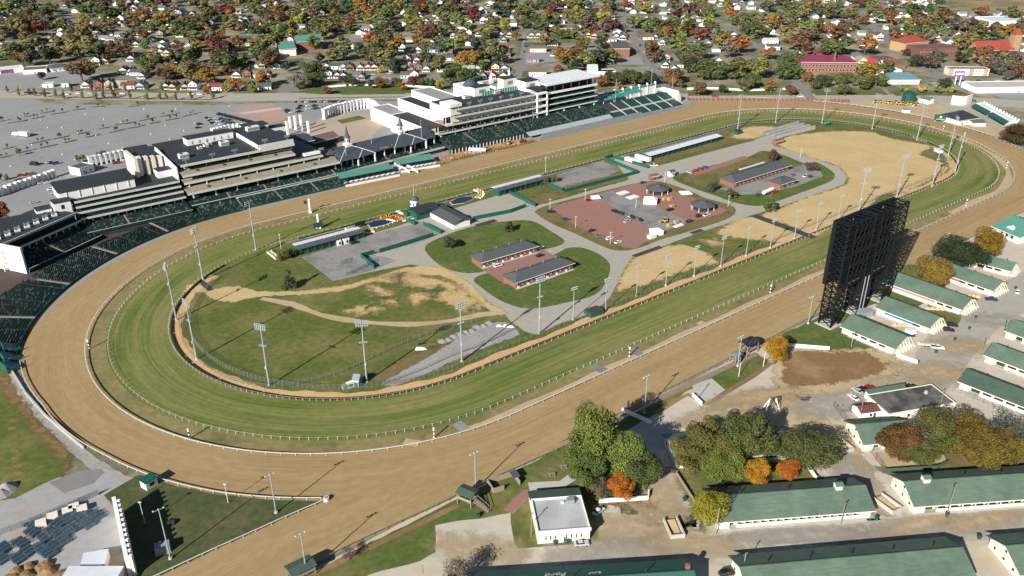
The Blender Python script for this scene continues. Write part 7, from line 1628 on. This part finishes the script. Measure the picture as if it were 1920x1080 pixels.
# right-hand yard
t=thing('water_tank','dark green cylindrical water tank beside the far bend','water tank',G(1702,191)); MB().cyl(0,0,0,8.5,6.5,6.2,28).build('shell',mat('tank_green',(.012,.06,.05),.5,.1),t); MB().cyl(0,0,8.5,9.2,6.2,2,28).build('lid',m_gpaint,t); MB().box(-6.7,-.3,0,-6.4,.3,8.5).build('ladder',m_steel,t)
t=thing('gate_wall','curved white entrance wall at the right-hand gate','wall',G(1783,195)); P=pxline([(1783,195),(1795,197),(1808,197),(1820,192)],2)
for a,c in zip(P,P[1:]): MB().bar(a-P[0]+Vector((0,0,4)),c-P[0]+Vector((0,0,4)),1,8).build('panel',m_white,t)
def gate_awn(label,A,B):
    t,rz,L=bldg('ticket_gate',label,A,B,7,5,'flat',wm=m_white,rm=m_whiteroof,cat='gate'); MB().hexa([(0,-4.5,2.6),(L,-4.5,2.6),(L,-.06,4.6),(0,-.06,4.6),(0,-4.5,2.8),(L,-4.5,2.8),(L,-.06,4.8),(0,-.06,4.8)]).build('awning',m_gpaint,t)
    for i in range(7): MB().box(L*i/6-.8,6.6,4.9,L*i/6+.8,7.2,7).build('pier',m_white,t)
gate_awn('white ticket gate with green awning, upper of two by the diagonal street',(1828,204),(1856,219)); gate_awn('white ticket gate with green awning, lower of two by the diagonal street',(1858,220),(1890,238))
bldg('black_roof_house','white building with black hipped roof and green lean-to by the far bend',(1797,236),(1832,231),20,4.5,'gable',5,1,m_white,m_blackroof,hip=8,win=4); bldg('lean_shed','green roofed open shed beside the black hipped roof',(1824,237),(1848,237),7,3,'shed',rh=1,wm=m_creamw,rm=m_groof,cat='shed',door=False)
t=thing('green_sign','green signboard with round white emblem beside the far bend','sign',G(1762,228),-.2); MB().box(-5,-.2,1,5,.2,6).build('panel',m_gpaint,t); MB().tube((0,-.2,4),(0,-.26,4),.9,.9,16).build('emblem',m_white,t); MB().box(-3.4,-.26,1.8,3.4,-.2,2.3).build('lettering',mat('pale_sign_letters',(.35,.45,.4),.6),t)
for x in(-4,4): MB().box(x-.2,-.15,0,x+.2,.15,1).build('leg',m_white,t)
t=thing('yard_shed','small teal roofed shed in the sandy yard','shed',G(1698,211)); MB().box(-3,-2,0,3,2,2.6).build('wall',m_white,t); gable_roof(6,4,2.6,1,.4).build('roof',m_tealm,t,(-3,-2,0))
bldg('yard_house','white house with green roof beside the water tank',(1722,192),(1740,196),9,3.6,'gable',2,.5,m_white,m_groof,cat='house',win=2)
for i in range(14): loader('orange yellow site machine parked in the sandy yard, '+nth(i+1)+' in its line',G(1640+i*6.2+random.uniform(-2,2),192+i*.45+random.uniform(-1.5,2)),random.uniform(0,6),'yellow','site_machine')['group']='site machines by the tank'
t=thing('sign_board','purple and white roadside sign on two white posts by the motel','sign',G(1794,160),.1); MB().box(-5,-.3,9,5,.3,14).build('panel',mat('purple_sign',(.16,.10,.35),.5),t); MB().box(-4,-.36,10.5,4,-.3,12.5).build('lettering',m_white,t)
for x in(-2.5,2.5): MB().box(x-.4,-.4,0,x+.4,.4,9).build('post',m_white,t)
wall_run('white fence along the town lawn behind the clubhouse',[(610,165),(660,160.5),(740,161),(815,166)],1.8); wall_run('white fence along the lawn behind the far bend',[(1288,168),(1340,167),(1400,171),(1480,168)],1.8)
# ================================================================ TOWN TREES
def scale_at(p): return F_PX/(p-Vector((0,0,CAM_H))).length
TL_=[(10,30,'olive',34),(25,22,'lgreen',30),(40,60,'olive',30),(8,75,'ygreen',22),(45,48,'rust',22),(70,55,'brown',34),(75,68,'red',22),(85,60,'grey',20),(45,70,'olive',30),(20,112,'olive',40),(40,114,'dgreen',34),(45,124,'brown',22),(75,102,'olive',36),(95,120,'dgreen',40),(150,102,'olive',34),(180,112,'green',34),(205,110,'brown',26),(230,112,'brown',32),(190,35,'dgreen',30),(165,30,'green',34),(210,37,'dgreen',40),(200,25,'brown',24),(160,53,'gold',14),(215,50,'gold',16),(250,62,'brown',40),(270,45,'gold',24),(270,77,'rust',18),(305,52,'gold',32),(310,14,'red',24),(155,152,'rust',48),(80,150,'rust',12),(280,140,'green',30),(305,150,'dred',18),(314,142,'tan',22),(240,85,'grey',26),(300,67,'olive',26),(270,92,'lgreen',14),(165,70,'tan',24),(120,92,'tan',28),
(335,62,'olive',34),(350,67,'dgreen',38),(380,57,'dgreen',32),(425,37,'red',30),(415,25,'grey',26),(480,27,'olive',34),(375,20,'tan',24),(395,34,'olive',18),(520,70,'olive',46),(485,72,'dgreen',34),(545,47,'gold',22),(520,32,'orange',24),(565,52,'ygreen',24),(585,36,'brown',30),(610,30,'dgreen',38),(632,47,'green',24),(365,78,'brown',18),(405,98,'dred',34),(425,98,'dred',28),(365,120,'dgreen',44),(412,118,'rust',30),(425,128,'dgreen',36),(355,150,'tan',34),(325,147,'gold',22),(392,158,'gold',28),(375,155,'ygreen',18),(462,120,'gold',15),(505,102,'olive',32),(520,88,'brown',24),(505,128,'rust',32),(447,172,'gold',24),(477,174,'ygreen',15),(495,164,'gold',26),(388,177,'orange',14),(420,173,'ygreen',13),(540,133,'dgreen',14),(560,168,'grey',26),(578,158,'olive',18),(598,161,'green',24),(625,104,'rust',20),(588,94,'green',24),(600,118,'green',18),(614,177,'rust',14),(645,100,'olive',28),
(657,58,'rust',24),(650,112,'green',36),(685,114,'dgreen',34),(680,44,'olive',36),(697,44,'orange',24),(680,22,'gold',28),(708,27,'dgreen',24),(728,14,'orange',22),(750,22,'olive',32),(785,24,'red',30),(803,22,'green',20),(850,30,'rust',34),(882,27,'grey',28),(887,40,'red',24),(930,34,'bluegreen',34),(947,58,'ygreen',22),(780,58,'ygreen',28),(700,90,'orange',28),(722,88,'bluegreen',22),(747,104,'gold',34),(780,86,'gold',22),(800,96,'olive',20),(850,100,'olive',40),(866,86,'tan',24),(875,130,'gold',40),(897,97,'bluegreen',24),(920,119,'olive',34),(937,120,'dgreen',28),(715,122,'olive',32),(700,120,'green',20),(735,124,'yellow',10),(800,118,'dgreen',22),(825,126,'olive',22),(714,137,'yellow',12),(825,84,'green',18),(722,62,'green',28),(870,56,'olive',32),(920,72,'ygreen',22),(650,162,'dgreen',20),(698,166,'bluegreen',14),(715,166,'rust',20),(755,170,'orange',13),(745,163,'green',15),(775,162,'dred',18),(790,162,'olive',15),(805,162,'dgreen',13),(815,161,'dgreen',11),(826,169,'yellow',16),(850,160,'green',36),(878,160,'green',32),(885,169,'orange',12),(668,163,'dgreen',14),
(968,78,'rust',16),(998,58,'dgreen',26),(1010,50,'green',24),(1026,62,'dgreen',26),(1056,122,'gold',34),(1080,122,'rust',34),(1095,94,'green',26),(1125,92,'dgreen',28),(1145,119,'olive',30),(1085,126,'red',18),(1113,120,'ygreen',18),(1087,40,'ygreen',32),(1109,39,'dred',20),(1128,46,'ygreen',30),(1147,62,'dred',28),(1133,62,'grey',24),(1098,60,'brown',28),(1190,55,'olive',36),(1175,25,'orange',20),(1206,25,'gold',20),(1217,62,'green',36),(1265,44,'red',26),(1252,78,'gold',28),(1266,95,'olive',34),(1220,103,'brown',28),(1224,120,'rust',24),(1257,160,'rust',30),(1262,164,'gold',18),(1275,166,'brown',13),(1160,160,'dgreen',22),(1175,152,'green',20),(1190,160,'dgreen',26),(1205,156,'ygreen',12),(1222,160,'dgreen',24),(1126,164,'rust',22),(1140,162,'gold',13),(1160,168,'orange',12),(1143,150,'dgreen',15),(1020,25,'green',28),(1032,46,'olive',22),(1042,27,'dred',22),(1080,20,'olive',34),(1150,24,'green',36),(990,30,'olive',18),(1000,20,'gold',14),
(1290,62,'lgreen',34),(1312,77,'red',30),(1290,30,'dred',22),(1327,50,'ygreen',24),(1345,82,'grey',24),(1355,86,'gold',24),(1385,100,'orange',30),(1370,37,'orange',20),(1440,24,'dgreen',44),(1420,52,'green',32),(1450,58,'gold',28),(1310,112,'green',32),(1284,122,'olive',20),(1318,150,'green',40),(1378,150,'olive',42),(1418,148,'ygreen',36),(1438,112,'orange',20),(1395,172,'olive',22),(1445,172,'gold',20),(1478,130,'olive',28),(1468,150,'lgreen',28),(1492,98,'rust',30),(1478,82,'tan',34),(1508,66,'olive',36),(1568,76,'rust',44),(1513,103,'rust',22),(1537,112,'rust',20),(1572,104,'green',34),(1514,154,'orange',17),(1493,150,'lgreen',22),(1310,179,'rust',24),(1356,176,'dgreen',14),(1482,180,'rust',18),(1584,180,'olive',20),(1545,164,'dgreen',20),(1578,160,'olive',22),(1526,168,'olive',16),(1410,164,'green',24),
(1625,158,'gold',34),(1610,168,'olive',26),(1642,164,'olive',22),(1620,104,'gold',30),(1683,92,'rust',40),(1716,62,'gold',34),(1738,64,'dgreen',28),(1712,32,'dgreen',32),(1764,42,'rust',28),(1797,60,'grey',24),(1823,60,'dred',20),(1838,33,'orange',20),(1848,68,'dred',16),(1826,97,'orange',34),(1836,121,'rust',36),(1862,119,'dgreen',24),(1857,84,'dgreen',22),(1808,97,'olive',32),(1760,119,'dgreen',18),(1743,129,'brown',24),(1714,126,'dgreen',20),(1802,119,'dgreen',20),(1886,121,'olive',20),(1897,126,'grey',22),(1890,152,'grey',14),(1916,152,'rust',22),(1697,174,'ygreen',12),(1727,175,'yellow',12),(1758,176,'ygreen',12),(1786,176,'ygreen',12),(1770,166,'dgreen',16),(1697,106,'dred',14)]
random.seed(33)
allt=[]; tpos=[]
for x,y,c,w in TL_: allt.append((x,y,c,w,True)); p=G(x,y); tpos.append((p.x,p.y))
pal=['olive']*9+['green']*8+['dgreen']*5+['tan']*3+['brown']*3+['gold']*2+['rust']*2+['lgreen']*4+['ygreen','orange','grey','grey','bluegreen','bluegreen']
tries=0; fill=[]
hxy=[(q[0].x,q[0].y+6) for q in hpos]+[(q.x,q.y+5) for q in far_h]
while len(fill)<600 and tries<26000:
    tries+=1; x=random.uniform(-30,1950); y=random.uniform(-2,152) if random.random()<.4 else random.uniform(-2,75)
    if x>1760 and y<26: continue
    p=G(x,y)
    if 960<x<1250 and 78<y<132 and random.random()<.75: continue
    if x<190 and y>125: continue
    if free(p.x,p.y,7.5,tpos) and free(p.x,p.y,9.0,hxy) and not near_street(p,3.5) and all((p-q).length>26 for q in bigp):
        fill.append((x,y,random.choice(pal),random.uniform(11,27)*scale_at(p)*.8,False)); tpos.append((p.x,p.y))
fill.sort(key=lambda f:-f[1])
nind=max(0,296-len(allt)-32)
ind=allt+fill[:nind]; rest=fill[nind:]
def dims(x,y,w):
    p=G(x,y); r=max(2.2,min(14.5,w/2/scale_at(p)*1.34)); return p,r,max(4.5,min(22,r*1.4+2.0))
CN=dict(green='green',dgreen='dark green',lgreen='light green',olive='olive green',ygreen='yellow-green',yellow='yellow',gold='golden',orange='orange',rust='rust brown',red='red',dred='dark red',brown='brown',grey='greyish',tan='tan',bluegreen='blue-green')
cnt={}
for x,y,c,w,_ in sorted(ind):
    p,r,h=dims(x,y,w); b_=band(y); k=(b_,c); cnt[k]=cnt.get(k,0)+1
    sz='large' if r>7.5 else 'small' if r<4.2 else 'middling'
    tree(f'{sz} {CN[c]} tree, {nth(cnt[k])} {CN[c]} one from left in the {b_} rows',p,r,h,c,'mid' if y>120 and r>5 else 'far','trees of the neighbourhood',crown_frac=.86)
# trees beyond those: one wooded mass of the far blocks
def far_wood(lst):
    rg=np.random.RandomState(5); V=[];F=[];A=[];Cc=[]
    base=[]
    for me in FAR[:4]:
        co=np.zeros(len(me.vertices)*3,np.float32); me.vertices.foreach_get('co',co); fv=np.zeros(len(me.polygons),np.float32); me.attributes['leafvar'].data.foreach_get('value',fv); base.append((co.reshape(-1,3)[:420*4],fv[:420]))
    for x,y,c,w,_ in lst:
        p,r,h=dims(x,y,w); co,fv=base[rg.randint(4)]; a=rg.rand()*6.28; ch=h*.43
        q=np.stack([(co[:,0]*math.cos(a)-co[:,1]*math.sin(a))*r+p.x,(co[:,0]*math.sin(a)+co[:,1]*math.cos(a))*r+p.y,co[:,2]*ch/1.15+h-ch],1); V.append(q); A.append(fv); Cc.append(np.tile(np.array([(1.3 if COL[c][1]>=COL[c][0]*.75 else .95)*x for x in vary(COL[c])]+[1.0]),(len(fv),1)))
    V=np.concatenate(V); A=np.concatenate(A); Cc=np.concatenate(Cc); n=len(A)
    me=bpy.data.meshes.new('far_wood'); me.vertices.add(n*4); me.vertices.foreach_set('co',V.ravel().astype(np.float32)); me.loops.add(n*4); me.loops.foreach_set('vertex_index',np.arange(n*4,dtype=np.int32)); me.polygons.add(n); me.polygons.foreach_set('loop_start',np.arange(0,n*4,4,dtype=np.int32)); me.update()
    at=me.attributes.new('leafvar','FLOAT','FACE'); at.data.foreach_set('value',A.astype(np.float32)); ac=me.attributes.new('leafcol','FLOAT_COLOR','FACE'); ac.data.foreach_set('color',Cc.ravel().astype(np.float32))
    m=leaf_mat('foliage_far'); N=m.node_tree.nodes; a=N.new('ShaderNodeAttribute'); a.attribute_name='leafcol'; hs=[q for q in N if q.type=='HUE_SAT'][0]; m.node_tree.links.new(a.outputs['Color'],hs.inputs['Color']); me.materials.append(m)
    o=stuff(put('far_wood',me)); tag(o,'mass of autumn trees filling the far blocks of the town','trees')
if rest: far_wood(rest)
# street-side young trees
st=[(15,174),(36,180),(67,180),(135,172),(173,172),(208,171),(235,171),(278,171),(304,171),(105,181),(155,185),(195,186),(215,184),(275,187),(330,188),(360,187),(300,186),(120,186),(180,187),(245,186),(313,186),(55,178),(85,183),(400,186)]
for i,(x,y) in enumerate(sorted(st)): tree(f'young yellow-green street tree beside the avenue, {nth(i+1)} from the left',G(x,y),random.uniform(2.2,3.6),random.uniform(6,9.5),random.choice(['ygreen','ygreen','lgreen','olive']),'column','young avenue trees',crown_frac=.9)
# ================================================================ CAR PARK
m_isl=mat('planted_strip',(.07,.08,.03),.95,.3,.4,space='world')
isl=[((15,231),(52,226)),((60,223),(85,218)),((95,215),(125,210)),((135,207),(160,204)),((0,228),(10,226)),((45,219),(55,218)),((75,213),(100,209)),((172,201),(200,199)),((240,200),(262,198)),((5,280),(25,276)),((55,270),(85,264)),((100,261),(130,255)),((145,252),(165,248)),((185,242),(205,239)),((215,234),(245,231)),((262,227),(285,222)),((0,297),(20,292)),((30,288),(58,282)),((75,278),(108,271)),((120,268),(142,263)),((160,258),(190,252)),((205,249),(230,244)),((240,241),(265,237)),((280,232),(300,229)),((310,226),(335,222)),((300,219),(330,214)),((345,218),(370,213))]
for a,b in isl: ribbon('planted_island',[G(*a),G(*b)],2.6,.1,m_isl)
ci=0
for a,b in isl:
    for k in range(2):
        f_=random.uniform(.1,.9); p=G(a[0]+(b[0]-a[0])*f_,a[1]+(b[1]-a[1])*f_); ci+=1
        tree('small sapling on the planted strips of the car park',p,random.uniform(.8,1.5),random.uniform(3.2,4.8),random.choice(['dgreen','olive','brown']),'far','car park saplings',name='sapling',crown_frac=.6)
for i,(x,y) in enumerate(((188,297),(196,294),(3,340),(14,342),(37,292),(148,305),(157,303))): tree(f'rounded tree beside the buttressed car park wall, {nth(i+1)} listed from the wall',G(x,y),2.4,6,'olive','far','trees by the car park wall')
tree('rust orange tree at the left edge behind the left wing',G(4,420),7,13,'orange','mid'); tree('golden shrub at the left edge beneath the orange tree',G(12,432),4,6,'gold','mid')
lampp=[(50,212),(116,240),(146,250),(195,224),(226,230),(283,252),(204,270),(76,226),(117,290),(140,300),(46,326),(20,312),(28,255),(230,278),(60,272),(180,255),(310,236),(345,246),(318,262),(405,250),(365,232),(90,240),(270,205),(160,215),(330,205),(430,200)]
for i,(x,y) in enumerate(lampp):
    t=thing('lot_lamp',f'slim grey car park lamp, {nth(i+1)} of those scattered over the lot','lamp post',G(x,y),random.uniform(0,1),'car park lamps'); t['label']='slim grey lamp post standing in the big car park'; MB().cyl(0,0,0,.9,.35,.35,8).build('base',m_white,t); MB().cyl(0,0,.9,12,.12,.09,6).build('shaft',m_steel,t); MB().box(-.9,-.15,11.9,.9,.15,12.1).build('lamp',m_steel,t)
sheet('pink_lot',[(433,212),(455,203),(480,196),(508,193),(525,203),(545,222),(505,232),(462,223)],.075,m_pinkpave)
for k in range(7): a=G(448+k*12,212-k*1.2); ribbon('paved_square',[G(452+k*11,211-k*1.5),G(462+k*11,214-k*1.5)],5,.09,m_slab)
cl=[]
for i in range(14): cl.append((411+i*4.3,215+i*1.1,'black' if i%3 else 'navy'))
for i in range(16): cl.append((389+(i%6)*8+(i//6)*5,222+(i//6)*5+(i%6)*.9,['black','silver','white','navy','grey','black'][i%6]))
for i in range(19): cl.append((557+i*6.2,192.3-.03*i,['black','black','grey','white','navy','silver'][i*5%6]))
for i in range(11): cl.append((562+(i%5)*15+random.uniform(-3,3),200+(i//5)*5+random.uniform(-1,1),['black','white','navy','silver','grey'][i%5]))
for x,y,c in ((374,234,'black'),(371,240.5,'black'),(538,208,'navy'),(547,212,'white'),(540,211,'navy'),(39,330,'red'),(50,329,'red'),(62,328,'grey'),(218,307,'red'),(236,301,'white'),(98,307,'black'),(92,306,'silver'),(104,308,'navy'),(78,345,'silver'),(90,344,'white'),(96,357,'white'),(102,364,'silver'),(64,381,'silver'),(228,330,'black'),(236,327,'black'),(50,174.5,'black'),(58,175,'black'),(72,175.5,'grey'),(80,176,'black'),(88,176,'black'),(125,178,'white'),(148,176,'white'),(170,176,'silver'),(220,177,'red'),(230,177,'white'),(200,176.5,'grey'),(358,178,'white'),(375,178,'white')): cl.append((x,y,c))
tc_=[(983,98),(986,88),(984,78),(988,66),(1208,98),(1215,106),(1225,118),(1200,86),(1235,130),(1240,138),(560,138),(575,128),(585,124),(1720,118),(1745,136),(1790,162),(1805,176),(1826,190),(1850,205),(1870,152),(1835,152),(1812,153),(1730,168),(700,141),(730,139),(812,122),(1500,182),(1340,182),(1750,157),(1745,161)]
for x,y in tc_: cl.append((x,y,random.choice(['black','white','silver','navy','grey','red'])))
cn={}
for x,y,c in sorted(cl):
    zone='in the car parks behind the grandstand' if y>187 else 'along the town streets'; k=(c,zone); cn[k]=cn.get(k,0)+1
    car(f'{c} car parked {zone}, {nth(cn[k])} {c} one from the left',(x,y),random.choice([TA,TA+math.pi]) if y>187 else random.choice([0,math.pi])+random.uniform(-.1,.1)+(1.4 if 970<x<1260 else 0),random.choice(['sedan','suv','sedan','pickup']),c,'cars parked behind the grandstand and in town',detail=False)
trailer('white articulated trailer standing alone in the grey car park',(36,256),(52,258),4,2.8); t=car('white tractor unit in front of the trailer in the car park',(30,254),2.9,'van','white'); t=car('dark bus-like van parked in the grey car park',(64,310),2.9,'van','black')
# ================================================================ labels of look-alikes: told apart by their order from the left
bpy.context.view_layer.update()
same={}
for o in bpy.data.objects:
    if o.parent is None and o.get('label'): same.setdefault(o['label'],[]).append(o)
for lb,os_ in same.items():
    if len(os_)>1:
        os_.sort(key=lambda o:o.location.x/max(1,o.location.y))
        for i,o in enumerate(os_): o['label']=f'{lb}, {nth(i+1)} from the left'
